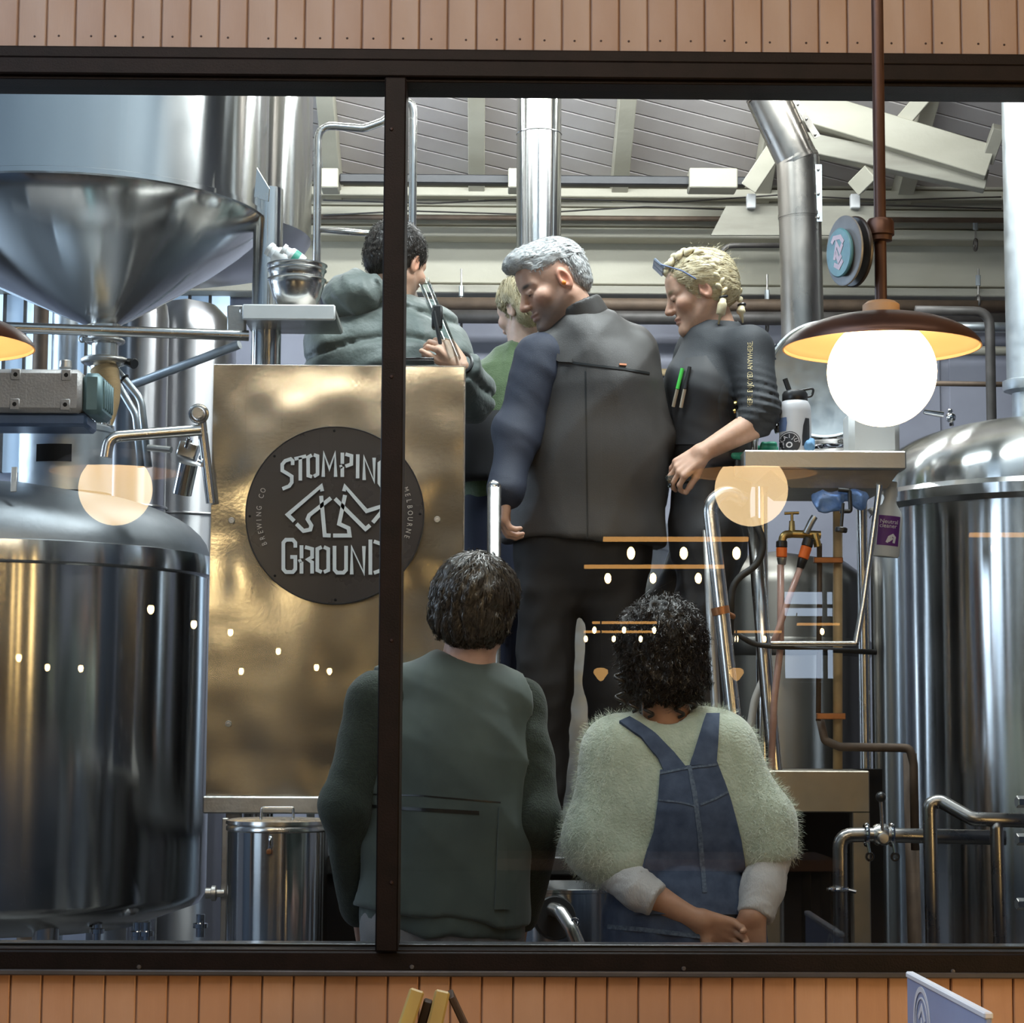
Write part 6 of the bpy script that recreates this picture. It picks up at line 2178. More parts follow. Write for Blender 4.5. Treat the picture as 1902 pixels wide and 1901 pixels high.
strands('nape_strands', fhC, sd, lambda X: -HC.u + HC.f * 0.1, 0.016, 'hair_grey', hair, 4, 0.0009, 0.001, 0.15, 0.2, 9)
sb = np.concatenate([nets(head_sdf(HC, True, None), 0.006)[0]])
L = HC.loc(sb)
G().add(sphere(HC.w(-0.004, 0.084, -0.016), 0.0065, 10, 8)).obj('ear_plug', 'ear_orange', pC)
mat('beard_hair', (0.16, 0.12, 0.10), 0.6, col2=(0.26, 0.22, 0.19), nscale=90)

# ---------------------------------------------------------------- D: green jumper, between the men
YD = 6.72
nD = unit(A(-0.15, 1, 0))
jD = dict(neck=P(978, 648, YD), chest=P(955, 760, YD), pelvis=P(945, 960, YD), n=nD,
          sh=(P(900, 712, YD), P(1030, 700, YD)), el=(P(885, 810, YD - 0.04), P(1040, 820, YD)), wr=(P(900, 870, YD + 0.12), P(1020, 900, YD + 0.1)))
x_ = jD['pelvis'][0]
jD['hip'] = (A(x_ - 0.08, YD, 1.85), A(x_ + 0.08, YD, 1.85))
jD['kn'] = (A(x_ - 0.08, YD, 1.45), A(x_ + 0.08, YD, 1.45))
jD['an'] = (A(x_ - 0.08, YD, ZD + 0.09), A(x_ + 0.08, YD, ZD + 0.09))
HD = Head(P(975, 578, YD), (-0.62, 0.72, -0.25), (-0.05, 0, 1), 0.92)
hands_ = []
for i, sd_ in ((0, -1), (1, 1)):
    q = Sdf()
    hand(q, jD['wr'][i], (0, 0.8, -0.4), (-1 + 2 * i, 0, 0.3), sd_, k=0.92)
    hands_.append(q)
pD = figure('short-haired blonde visitor in a moss green jumper, behind the grey-haired man', head_sdf(HD, False, jD['neck'] + A(-0.01, 0, -0.03), 0.052), body_sdf(jD, 0.9), hands_, (0.62, 0.42, 0.33), face_cols(HD, (0.5, 0.25, 0.2)), 0.004)
sg = Sdf()
sg.cone(P(948, 880, YD), P(955, 760, YD), 0.165, 0.165, 0.05, (nD, 1.5))
sg.cone(P(955, 760, YD), P(970, 690, YD), 0.160, 0.10, 0.05, (nD, 1.5))
for i in (0, 1):
    sg.cone(P(972, 680, YD), jD['sh'][i], 0.055, 0.062, 0.05)
    sg.cone(jD['sh'][i], jD['el'][i], 0.062, 0.055, 0.04)
    sg.cone(jD['el'][i], jD['wr'][i], 0.054, 0.040, 0.03)
sg.ell(jD['neck'] + A(0.005, 0, 0.03), (0.058, 0.06, 0.05), None, 0.01, True)
fg = with_disp(sg, folds(51, 0.008, 20))
soft('green_jumper', fg, 0.009, 'knit_green', pD)
sk_ = Sdf().cone(P(948, 830, YD - 0.01), P(944, 900, YD - 0.01), 0.182, 0.186, 0.04, (nD, 1.40)).half(A(0, 0, P(945, 900, YD)[2]), (0, 0, -1), 0.01)
soft('waist_shade', sk_, 0.011, 'black_trouser', pD)  # dark band standing in for shade on the lower jumper
lg = legs(jD['hip'], jD['kn'], jD['an'], 0.088, 0.07, 0.06, nD, ZD, jD['pelvis'], 0.155)
soft('trousers', lg, 0.013, 'navy_trouser', pD)
shoes(jD['an'], nD, pD, ZD)
hs = Sdf()
hs.ell(HD.w(-0.018, 0, 0.036), (0.102, 0.086, 0.092), HD.R, 0.02)
hs.ell(HD.w(-0.052, 0, -0.020), (0.062, 0.074, 0.062), HD.R, 0.03)
hs.ell(HD.w(0.085, 0, -0.050), (0.075, 0.11, 0.10), HD.R, 0.02, True)
for q in (-1, 1):
    hs.ell(HD.w(-0.002, q * 0.090, -0.030), (0.035, 0.026, 0.045), HD.R, 0.012, True)
fhD = with_disp(hs, folds(52, 0.004, 80, None, n=6, warp=0.02))
Vh, Fh = nets(fhD, 0.005)
hair = fastmesh('hair', relax(Vh, Fh, 1), Fh, 'hair_ash_under', pD)
crD = HD.w(-0.02, 0, 0.13)
strands('hair_strands', fhD, seeds_on(Vh, HD, lambda L: L[:, 2] > -0.07, 4500, 6), lambda X: (X - crD) + A(0, 0, -0.03), 0.05, 'hair_ash', hair, 5, 0.0012, 0.002, 0.02, 0.03, 10)

# ---------------------------------------------------------------- E: quilted jacket, behind the panel
YE = 6.50
nE = unit(A(0.45, 1, 0))
jE = dict(neck=P(725, 580, YE), chest=P(715, 700, YE), pelvis=P(710, 940, YE), n=nE,
          sh=(P(628, 640, YE - 0.04), P(805, 630, YE + 0.05)), el=(P(600, 780, YE - 0.05), P(868, 735, YE - 0.08)), wr=(P(640, 880, YE + 0.15), P(858, 682, YE - 0.22)))
x_ = jE['pelvis'][0]
jE['hip'] = (A(x_ - 0.09, YE, 1.90), A(x_ + 0.09, YE, 1.90))
jE['kn'] = (A(x_ - 0.09, YE, 1.48), A(x_ + 0.09, YE, 1.48))
jE['an'] = (A(x_ - 0.09, YE, ZD + 0.09), A(x_ + 0.09, YE, ZD + 0.09))
HE = Head(P(737, 492, YE), (0.50, 0.84, -0.22), (0.08, 0, 1), 1.0)
hl, hr = Sdf(), Sdf()
hand(hl, jE['wr'][0], (0.3, 0.8, -0.3), (-1, 0.3, 0.2), -1)
hand(hr, jE['wr'][1], (-0.62, -0.15, 0.70), (0.55, -0.7, 0.3), 1, (0.7, 0.9, 0.6), 0.03, 1.0, (0.75, 0.35, -0.2))
pE = figure('dark-haired bearded man in a hooded quilted jacket behind the mullion', head_sdf(HE, True, jE['neck'] + A(0, 0, -0.02), 0.060), body_sdf(jE), [hl, hr], (0.60, 0.37, 0.26),
            face_cols(HE, (0.45, 0.22, 0.18), (0.04, 0.03, 0.025), (0.16, 0.11, 0.08), (0.66, 0.28, 0.17)), 0.004)
sp = Sdf()
sp.cone(P(712, 900, YE), P(712, 700, YE), 0.235, 0.235, 0.06, (nE, 1.35))
sp.cone(P(712, 700, YE), P(722, 625, YE), 0.225, 0.14, 0.06, (nE, 1.35))
for i in (0, 1):
    sp.cone(P(722, 630, YE), jE['sh'][i], 0.09, 0.092, 0.05)
    sp.cone(jE['sh'][i], jE['el'][i], 0.092, 0.082, 0.05)
    sp.cone(jE['el'][i], jE['wr'][i], 0.080, 0.058, 0.04)
sp.half(jE['wr'][1] + (jE['wr'][1] - jE['el'][1]) * 0.05, jE['wr'][1] - jE['el'][1], 0.006)


def quilt(X):
    z = X[:, 2] + 0.03 * np.sin(X[:, 0] * 9 + 1) + 0.02 * np.sin(X[:, 1] * 11)
    g_ = np.abs(np.sin(z * math.pi / 0.105))
    return 0.020 * (1 - g_) ** 3 + 0.004 * np.sin(X[:, 0] * 55 + 5 * np.sin(X[:, 2] * 14)) * np.sin(X[:, 2] * 21 + X[:, 0] * 8)


fq = with_disp(sp, quilt)
pj = soft('quilted_jacket', fq, 0.009, 'puffer', pE)
sh2 = Sdf()
sh2.ell(P(662, 548, YE - 0.07), (SZ(64, YE), 0.095, SZ(44, YE)), np.array(Matrix.Rotation(math.radians(18), 3, 'Y')), 0.03)
sh2.cone(P(640, 552, YE - 0.06), P(735, 590, YE + 0.02), 0.055, 0.05, 0.05)
sh2.cone(P(735, 585, YE + 0.03), P(790, 575, YE + 0.12), 0.045, 0.035, 0.04)
sh2.ell(P(716, 512, YE + 0.0), (SZ(46, YE), 0.09, SZ(38, YE)), None, 0.02, True)
soft('hood', with_disp(sh2, folds(61, 0.012, 26, [(1, 0, 0.5), (0.4, 0, 1)])), 0.008, 'puffer', pj)
lg = legs(jE['hip'], jE['kn'], jE['an'], 0.095, 0.08, 0.066, nE, ZD, jE['pelvis'], 0.18)
soft('trousers', lg, 0.014, 'black_trouser', pE)
shoes(jE['an'], nE, pE, ZD)
hs = Sdf()
hs.ell(HE.w(-0.018, 0, 0.044), (0.108, 0.087, 0.090), HE.R, 0.02)
hs.ell(HE.w(-0.060, 0, -0.008), (0.056, 0.072, 0.062), HE.R, 0.03)
hs.ell(HE.w(0.095, 0, -0.020), (0.066, 0.11, 0.075), HE.R, 0.02, True)
for q in (-1, 1):
    hs.ell(HE.w(0.012, q * 0.095, -0.030), (0.045, 0.026, 0.050), HE.R, 0.012, True)
fhE = with_disp(hs, folds(62, 0.003, 90, None, n=6, warp=0.02))
Vh, Fh = nets(fhE, 0.005)
hair = fastmesh('hair', relax(Vh, Fh, 1), Fh, 'hair_dark_under', pE)
crE = HE.w(-0.05, 0, 0.12)
strands('hair_strands', fhE, seeds_on(Vh, HE, lambda L: L[:, 2] > -0.06, 4500, 7), lambda X: (X - crE), 0.025, 'hair_dark', hair, 4, 0.0011, 0.002, 0.12, 0.05, 11)
sbd = Sdf()
sbd.ell(HE.w(0.055, 0, -0.085), (0.046, 0.056, 0.040), HE.R, 0.02)
sbd.ell(HE.w(0.10, 0, -0.040), (0.05, 0.05, 0.026), HE.R, 0.01, True)
soft('beard', with_disp(sbd, folds(63, 0.003, 120)), 0.005, 'beard_hair', pE)
# what he holds: a clear test jar with a black clip, and a watch on the wrist
a, b = P(787, 522, YE - 0.16), P(846, 668, YE - 0.26)
t = thing('test_jar', 'clear plastic tube with a black clip held by the quilted jacket wearer', 'tube', b)
G().add(lathe([(0.021, 0), (0.021, 1.0), (0.019, 1.0), (0.019, 0.01), (0, 0.01)], 28, (0, 0, 0), (0, 0, 1)) if False else tube([a, b], 0.017, 22, 0, False)).obj('jar_tube', 'clear_glass', t)
G().add(obox(P(812, 590, YE - 0.22), (0.016, 0.02, 0.035), None, 0.005)).obj('jar_clip', 'plastic_black', t)
g = G().add(tube([P(806, 578, YE - 0.245), P(812, 610, YE - 0.25), P(818, 640, YE - 0.25)], 0.006, 10, 0.02))
g.obj('clip_handle', 'plastic_black', t)
t = tag(G().add(torus(jE['wr'][1] + A(-0.006, 0, 0.012), 0.036, 0.007, jE['wr'][1] - jE['el'][1], 30, 8)).obj('wristwatch', 'plastic_black'), 'black wristwatch on the raised wrist above the steel panel', 'watch')
t = thing('camera_case', 'flat black case lying on the panel top', 'case', P(770, 676, YE - 0.55))
G().add(box(P(738, 677, 5.84), P(806, 664, 5.77), 0.004)).obj('case_body', 'phone_dark', t)

# ---------------------------------------------------------------- F: the blonde brewer
YF = 6.22
nF = unit(A(-0.80, 0.60, 0))
jF = dict(neck=P(1340, 612, YF), chest=P(1338, 705, YF), pelvis=P(1322, 905, YF), n=nF,
          sh=(P(1392, 650, YF - 0.12), P(1302, 648, YF + 0.12)), el=(P(1418, 775, YF - 0.20), P(1246, 745, YF + 0.16)),
          wr=(P(1303, 842, YF - 0.24), P(1240, 815, YF + 0.0)))
x_ = jF['pelvis'][0]
jF['hip'] = (A(x_ - 0.01, YF - 0.08, 1.92), A(x_ - 0.01, YF + 0.08, 1.92))
jF['kn'] = (P(1302, 1140, YF - 0.08), P(1245, 1140, YF + 0.10))
jF['an'] = (A(x_ - 0.02, YF - 0.09, ZD + 0.09), A(x_ - 0.10, YF + 0.10, ZD + 0.09))
HF = Head(P(1299, 545, YF), (-0.96, 0.05, -0.30), (-0.22, 0, 1), 0.93)
hl, hr = Sdf(), Sdf()
hand(hl, jF['wr'][0], (-0.80, 0.0, -0.60), (-0.35, -0.85, 0.45), 1, (0.35, 0.75, 0.5), 0.07, 0.93, (0.8, 0.3, -0.5), [(0.55, 0.8, 0.5), (0.5, 0.75, 0.5), (0.45, 0.8, 0.5), (0.7, 0.5, 0.3)])
hand(hr, jF['wr'][1], (-0.5, -0.5, -0.4), (-0.4, 0.6, 0.4), -1, (0.5, 0.7, 0.5), 0.05, 0.93)
hl.cone(P(1404, 786, YF - 0.21), jF['wr'][0], 0.043, 0.0255, 0.012)
hr.cone(P(1246, 755, YF + 0.15), jF['wr'][1], 0.038, 0.025, 0.012)
pF = figure('blonde brewer in black with braided hair, holding a small glass', head_sdf(HF, False, jF['neck'] + A(0.0, 0, -0.03), 0.052), body_sdf(jF, 0.76), [hl, hr], (0.64, 0.39, 0.28),
            face_cols(HF, (0.55, 0.26, 0.22), (0.36, 0.26, 0.16), None, (0.68, 0.32, 0.22)), 0.003)
ss = Sdf()
ss.cone(P(1326, 832, YF), P(1332, 740, YF), 0.150, 0.150, 0.05, (nF, 1.22))
ss.cone(P(1332, 740, YF), P(1340, 670, YF), 0.150, 0.105, 0.05, (nF, 1.22))
ss.ell(P(1290, 725, YF), (0.075, 0.11, 0.075), None, 0.05)
ss.cone(P(1316, 648, YF + 0.01), P(1304, 710, YF), 0.082, 0.098, 0.05)
ss.cone(P(1340, 655, YF), jF['sh'][0], 0.062, 0.066, 0.05)
ss.cone(P(1340, 655, YF), jF['sh'][1], 0.062, 0.062, 0.05)
ss.cone(jF['sh'][0], P(1412, 765, YF - 0.20), 0.068, 0.058, 0.03)
ss.cone(P(1412, 765, YF - 0.20), P(1402, 782, YF - 0.21), 0.056, 0.052, 0.02)
ss.cone(jF['sh'][1], jF['el'][1], 0.062, 0.05, 0.04)
ss.cone(P(1341, 622, YF), P(1338, 608, YF), 0.063, 0.060, 0.02)
ss.ell(P(1336, 588, YF), (0.054, 0.056, 0.045), None, 0.006, True)
ss.half(P(1326, 850, YF), (0, 0, -1), 0.01)


def ruck(X):
    m = np.exp(-((X - P(1415, 760, YF - 0.2)) ** 2).sum(1) / 0.006)
    return 0.007 * m * np.sin(X[:, 2] * 260 + X[:, 0] * 60)


f1 = folds(71, 0.005, 11, [(0.7, 0, 1), (1, 0, 0.5)])
fsF = with_disp(ss, lambda X: f1(X) + ruck(X))
shirt = soft('brewer_top', fsF, 0.007, 'brewer_shirt', pF)
kw = dict(y0=5.4, y1=7.0)
drape('bib', fsF, [(1276, 668), (1262, 700), (1252, 750), (1256, 800), (1250, 826)], [(1312, 664), (1330, 690), (1352, 730), (1372, 770), (1380, 826)], 30, 14, 'brewer_apron', shirt, 0.008, thick=0.014, **kw)
False and drape('bib_strap', fsF, [(1312, 664), (1318, 640), (1336, 612)], [(1322, 668), (1328, 644), (1346, 616)], 14, 4, 'brewer_apron', shirt, 0.008, thick=0.012, **kw)
for py in (744, 764):
    Xb, ok = trace(fsF, [(1369, py)], 5.4, 7.0, 0.008)
    G().add(lathe([(0, 0.003), (0.006, 0.002), (0.007, -0.004), (0, -0.004)], 14, Xb[0], grad(fsF, Xb)[0])).obj('button', 'button_brass', shirt)
# lettering down the sleeve
V2, F2 = text2d('HERE. ENJOYED ANYWHERE.')
wT = V2[:, 0].max()
pix = [(1394 - (v[1] - 0.0) / 0.7 * 9.5, 757 - v[0] / wT * 122) for v in V2]
pix = [(x_ + 4, y_) for x_, y_ in pix]
Xt, ok = trace(fsF, pix, 5.4, 7.0, 0.002)
mk('sleeve_lettering', Xt, [f for f in F2 if ok[f].all()], 'print_gold', shirt, False)
lgF = legs(jF['hip'], jF['kn'], jF['an'], 0.092, 0.075, 0.06, nF, ZD, P(1324, 850, YF), 0.150)
soft('trousers', with_disp(lgF, folds(72, 0.008, 22)), 0.01, 'brewer_apron', pF)
shoes(jF['an'], nF, pF, ZD)
# hair: two braids over the scalp with short tails
hs = Sdf()
hs.ell(HF.w(-0.020, 0, 0.040), (0.104, 0.083, 0.090), HF.R, 0.02)
hs.ell(HF.w(-0.066, 0, -0.010), (0.052, 0.064, 0.058), HF.R, 0.03)
hs.ell(HF.w(0.100, 0, -0.020), (0.068, 0.11, 0.078), HF.R, 0.02, True)
for q in (-1, 1):
    hs.ell(HF.w(0.006, q * 0.092, -0.030), (0.042, 0.026, 0.050), HF.R, 0.012, True)
fhF = with_disp(hs, folds(73, 0.003, 90, None, n=6, warp=0.02))
Vh, Fh = nets(fhF, 0.0045)
hair = fastmesh('hair', relax(Vh, Fh, 1), Fh, 'hair_blonde_under', pF)
crF = HF.w(-0.03, 0, 0.13)
strands('hair_strands', fhF, seeds_on(Vh, HF, lambda L: L[:, 2] > -0.06, 5500, 8), lambda X: -HF.f * 1.0 - HF.u * 0.25, 0.05, 'hair_blonde', hair, 5, 0.0009, 0.002, 0.05, 0.07, 12)
strands('flyaways', fhF, seeds_on(Vh, HF, lambda L: L[:, 2] > 0.02, 160, 9), lambda X: -HF.f + HF.u * 0.3, 0.04, 'hair_blonde', hair, 6, 0.0004, 0.004, 0.7, 0.6, 13, 0.003, False)
braids = [[(0.070, 0.030, 0.098), (0.040, 0.040, 0.118), (0.0, 0.048, 0.122), (-0.035, 0.056, 0.105), (-0.058, 0.066, 0.070), (-0.064, 0.072, 0.030), (-0.060, 0.074, -0.012), (-0.058, 0.070, -0.045)],
          [(0.070, -0.030, 0.098), (0.030, -0.036, 0.122), (-0.020, -0.036, 0.124), (-0.070, -0.030, 0.100), (-0.104, -0.020, 0.058), (-0.116, -0.012, 0.010), (-0.116, -0.008, -0.040), (-0.112, -0.004, -0.072)]]
for bi, bp in enumerate(braids):
    sB = Sdf()
    pts = fillet([HF.w(q[0] * 1.04, q[1] * 1.10, q[2] * 1.07 + 0.002) for q in bp], 0.03, 3)
    acc = np.r_[0, np.cumsum([np.linalg.norm(pts[i + 1] - pts[i]) for i in range(len(pts) - 1)])]
    n_ = 17
    cen = np.array([[np.interp(acc[-1] * i / n_, acc, [p[c_] for p in pts]) for c_ in range(3)] for i in range(n_ + 1)])
    for i in range(n_):
        d = unit(cen[min(i + 1, n_)] - cen[i])
        out = unit(cen[i] - HF.w(-0.02, 0, 0.02))
        sd_ = np.cross(d, out)
        s_ = 1 if i % 2 else -1
        ax = unit(d * 1.0 - sd_ * s_ * 0.9)
        R_ = np.array([ax, np.cross(out, ax), out])
        w_ = 1.0 - 0.25 * i / n_
        sB.ell(cen[i] + sd_ * s_ * 0.0075, np.array([0.0175, 0.0095, 0.0115]) * w_, R_, 0.0025)
    soft('braid', sB, 0.0028, 'hair_blonde', hair, 1, None, 0.012)
    e_ = cen[-1]
    G().add(torus(e_, 0.0095, 0.0042, unit(cen[-1] - cen[-2]), 20, 8)).obj('hair_tie', 'plastic_black', hair)
    tl_ = [e_, e_ + A(-0.004, -0.008, -0.022), e_ + A(-0.010 + 0.012 * bi, -0.008, -0.055), e_ + A(-0.016 + 0.02 * bi, -0.004, -0.082)]
    if bi == 1:
        tl_ = tl_[:3]
    tp = fillet(tl_, 0.03, 4)
    G().add(tube(tp, 0.01, 12, 0, True, [0.0085 + 0.006 * math.sin(math.pi * min(1, i / (len(tp) - 1) * 1.05)) - 0.006 * (i / (len(tp) - 1)) ** 3 for i in range(len(tp))])).obj('braid_tail', 'hair_blonde', hair, auto=180)
# safety glasses pushed up on the head
t = thing('safety_glasses', 'clear safety glasses pushed up on the blonde hair', 'glasses', HF.w(0.085, 0, 0.09))
for q in (-1, 1):
    c = HF.w(0.098, q * 0.034, 0.118)
    G().add(obox(c, (0.004, 0.030, 0.020), HF.R @ np.array(Matrix.Rotation(0.5, 3, 'Y')), 0.003)).obj('lens', 'lens_clear', t)
    G().add(tube([HF.w(0.094, q * 0.066, 0.112), HF.w(0.04, q * 0.088, 0.070), HF.w(0.005, q * 0.090, 0.030)], 0.0022, 8, 0.03)).obj('temple_arm', 'ink_blue', t)
# what she holds and carries
c = jF['wr'][0] + unit(A(-0.80, 0.0, -0.60)) * 0.10 + A(0.012, 0.018, -0.012)
ax = unit(A(0.9, -0.05, 0.25))
t = thing('sample_glass', 'small empty sample glass in the hand of the blonde brewer', 'glass', c)
G().add(lathe([(0, -0.03), (0.018, -0.03), (0.020, 0.045), (0.0185, 0.045), (0.0165, -0.026), (0, -0.026)], 24, c, ax)).obj('glass_body', 'clear_glass', t)
for (a_, b_, m1, m2, lb) in (((1272, 690), (1258, 756), 'pen_green', 'pen_beige', 'green-capped marker clipped in the black bib'), ((1284, 688), (1271, 758), 'plastic_black', 'pen_beige', 'black-capped marker clipped in the black bib')):
    Xp, ok = trace(fsF, [a_, ((a_[0] + b_[0]) / 2, (a_[1] + b_[1]) / 2), b_], 5.4, 7.0, 0.016)
    t = thing('marker_pen', lb, 'pen', Xp[2], 'markers in the bib')
    G().add(tube([Xp[0], Xp[1]], 0.0055, 12)).obj('pen_cap', m1, t)
    G().add(tube([Xp[1], Xp[2]], 0.005, 12)).obj('pen_barrel', m2, t)
# ------------------------------------------------------------------ sink bench and everything round it
yb = 5.9
t = thing('sink_bench', 'stainless sink bench with a deep front edge beside the blonde brewer', 'bench', P(1530, 905, yb))
a, b = P(1382, 836, yb), P(1684, 872, yb)
zT = a[2]
G().add(box((a[0], yb, b[2]), (b[0], yb + 0.46, zT), 0.004)).obj('bench_top', 'steel_dull', t, False)
c0, c1 = P(1470, 874, yb + 0.03), P(1650, 906, yb + 0.03)
q0, q1 = P(1430, 874, yb + 0.03), P(1672, 874, yb + 0.03)
zu = c1[2]
Vb = [(q0[0], yb + 0.03, b[2] + 0.002), (q1[0], yb + 0.03, b[2] + 0.002), (q1[0], yb + 0.42, b[2] + 0.002), (q0[0], yb + 0.42, b[2] + 0.002),
      (c0[0], yb + 0.05, zu), (c1[0], yb + 0.05, zu), (c1[0], yb + 0.40, zu), (c0[0], yb + 0.40, zu)]
mk('sink_basin', Vb, [[0, 1, 5, 4], [1, 2, 6, 5], [2, 3, 7, 6], [3, 0, 4, 7], [4, 5, 6, 7]], 'steel_dull', t, False)
G().add(tube([P(1634, 902, yb + 0.04), P(1604, 1120, yb + 0.02), P(1590, 1196, yb)], SZ(6, yb), 12)).obj('bench_strut', 'steel_pipe', t)
G().add(tube([P(1432, 1196, yb), P(1590, 1196, yb)], SZ(5, yb), 12)).obj('bench_rail', 'steel_pipe', t)
G().add(tube([P(1414, 905, yb + 0.2), P(1416, 1200, yb + 0.2), A(P(1416, 1200, yb + 0.2)[0], yb + 0.2, 0)], SZ(12, yb), 16)).obj('bench_leg', 'steel_pipe', t)
G().add(tube([P(1600, 905, yb + 0.38), A(P(1604, 905, yb + 0.38)[0], yb + 0.38, 0)], 0.016, 16)).obj('bench_leg', 'steel_pipe', t)
# gooseneck tap
yt = 6.05
t = thing('gooseneck_tap', 'chrome gooseneck tap arching over the sink bench', 'tap', P(1402, 838, yt))
pts = [A(P(1401, 838, yt)[0], yt, zT), P(1402, 790, yt)]
c = P(1422, 786, yt)
for k in range(11):
    an = math.pi - k / 10 * math.pi * 0.92
    pts.append(c + A(0.030 * math.cos(an), 0, 0.034 * math.sin(an)))
pts.append(P(1446, 796, yt))
G().add(tube(pts, SZ(6.2, yt), 16)).obj('tap_spout', 'chrome', t, auto=180)
G().add(cyl(P(1444, 792, yt), P(1448, 804, yt), 0.0125, 0.013, 18, 0.002)).obj('aerator', 'chrome', t)
G().add(lathe([(0, 0), (0.018, 0), (0.018, 0.006), (0.012, 0.014), (0, 0.014)], 22, A(P(1401, 838, yt)[0], yt, zT))).obj('tap_base', 'chrome', t)
# drinking bottle with stickers
yo = 6.02
cx_ = P(1477, 800, yo)[0]
t = thing('drink_bottle', 'grey sticker-covered drink bottle with a black straw lid on the bench', 'bottle', (cx_, yo, zT))
R = SZ(30, yo)
zz = lambda py: P(1477, py, yo)[2]
mk('bottle_body', *lathe([(0, 0), (R, 0.0), (R, zz(765) - zT), (R * 0.96, zz(755) - zT), (R * 0.82, zz(747) - zT), (R * 0.74, zz(745) - zT), (0, zz(744) - zT)], 40, (cx_, yo, zT)), 'bottle_body', t, True)
mk('lid_collar', *lathe([(R * 0.76, zz(747) - zT), (R * 0.80, zz(745) - zT), (R * 0.80, zz(733) - zT), (R * 0.7, zz(728) - zT), (R * 0.3, zz(724) - zT), (0, zz(723) - zT)], 36, (cx_, yo, zT)), 'plastic_black', t, True)
G().add(tube([P(1466, 726, yo), P(1458, 704, yo)], 0.0075, 12)).obj('straw_spout', 'plastic_black', t)
G().add(tube([P(1486, 726, yo), P(1512, 721, yo), P(1508, 736, yo), P(1490, 740, yo)], 0.0035, 10, 0.01)).obj('carry_loop', 'plastic_black', t)


def on_bottle(px, py, off=0.0008):
    p = P(px, py, yo - R)
    x = p[0] - cx_
    x = max(-R * 0.999, min(R * 0.999, x))
    return A(cx_ + x * (1 + off / R), yo - math.sqrt(max(0, (R + off) ** 2 - (x * (1 + off / R)) ** 2)), p[2])


def sticker(name, poly_rows, m):
    """rows of (y, x0, x1) wrapped on the bottle"""
    V, Fc = [], []
    n = 7
    for y, x0, x1 in poly_rows:
        for k in range(n):
            V.append(on_bottle(x0 + (x1 - x0) * k / (n - 1), y))
    for i in range(len(poly_rows) - 1):
        for k in range(n - 1):
            Fc.append([i * n + k, i * n + k + 1, (i + 1) * n + k + 1, (i + 1) * n + k])
    mk(name, V, Fc, m, t, True)


sticker('dark_sticker', [(776, 1496, 1504), (790, 1492, 1505), (810, 1490, 1505), (828, 1490, 1504)], 'ink')
sticker('blue_sticker', [(774, 1449, 1462), (785, 1449, 1463), (800, 1449, 1461)], 'ink_blue')
rows = []
for k in range(13):
    an = math.pi * k / 12
    rows.append((822 - 21 * math.cos(an), 1467 - 20 * math.sin(an), 1467 + 20 * math.sin(an)))
sticker('round_sticker', rows, 'ink')
g = G()
ring = [(1467 + 17.5 * math.cos(a_), 822 + 18.5 * math.sin(a_)) for a_ in np.linspace(math.pi, 2 * math.pi, 24)]
v2, f2 = stroke2d(ring, 1.3)
g.add(([on_bottle(p[0], p[1], 0.0016) for p in v2], f2))
for i, ch_ in enumerate('KAIJU'):
    V2, F2 = text2d(ch_)
    V2 = V2 - A((V2[:, 0].max() + V2[:, 0].min()) / 2, 0.35)
    an = math.radians(-160 + i * 35)
    rd = A(math.cos(an), math.sin(an))
    rt = A(-rd[1], rd[0])
    g.add(([on_bottle(*(A(1467, 822) + rd * 12.2 + rt * v[0] * 10 + rd * v[1] * 10), 0.0016) for v in V2], F2))
rows = [(A(1467, 826) + A(math.cos(a_), math.sin(a_)) * 4.5) for a_ in np.linspace(0, 2 * math.pi, 15)[:-1]]
v2, f2 = stroke2d(rows, 2.2, True)
g.add(([on_bottle(p[0], p[1], 0.0016) for p in v2], f2))
g.obj('sticker_lettering', 'label_white', t, False)
# gloves, cloth, bowls, jug on the bench
t = thing('rubber_glove', 'green rubber glove lying behind the tap', 'glove', P(1425, 836, 6.12))
s = Sdf()
for k, px in enumerate((1417, 1428, 1437)):
    s.cone(A(P(px, 836, 6.12)[0], 6.15, zT + 0.012), P(px + 1, 826, 6.10), 0.010, 0.0095, 0.008)
s.cone(P(1408, 834, 6.14), P(1440, 834, 6.14), 0.010, 0.010, 0.01)
soft('glove_body', s, 0.004, 'glove_green', t)
t = thing('rubber_glove', 'green glove hanging at the bench corner', 'glove', P(1370, 850, 6.0))
s = Sdf().cone(P(1362, 846, 6.0), P(1386, 846, 6.02), 0.008, 0.010, 0.01).cone(P(1366, 849, 6.0), P(1380, 852, 6.0), 0.007, 0.007, 0.01)
soft('glove_body', s, 0.004, 'glove_green', t)
t = thing('blue_cloth', 'crumpled blue cloth between bottle and bowls', 'cloth', P(1503, 834, 6.0))
s = Sdf().ell(P(1503, 828, 5.98), (0.017, 0.02, 0.018), None, 0.01).ell(P(1508, 822, 6.0), (0.012, 0.014, 0.012), None, 0.01)
soft('cloth_body', with_disp(s, folds(91, 0.004, 60)), 0.004, 'cloth_blue', t)
for i, (px, pr, dz, h, lb) in enumerate(((1546, 42, 0.0, 0.036, 'lower wide steel bowl at the back of the bench'), (1548, 44, 0.030, 0.034, 'upper wide steel bowl with lime inside'))):
    V, Fc = bowl_mesh(SZ(pr, 6.2), h)
    c = A(P(px, 830, 6.2)[0], 6.2, zT + dz)
    o = mk('prep_bowl', V + c, Fc, 'chrome', None, True, c, 60)
    tag(o, lb, 'bowl', 'prep bowls on the bench')
t = thing('lime_cloth', 'lime green cloth in the upper bench bowl', 'cloth', A(P(1546, 812, 6.2)[0], 6.2, zT + 0.045))
s = Sdf().ell(A(P(1546, 812, 6.2)[0], 6.2, zT + 0.052), (0.045, 0.045, 0.014), None, 0.01)
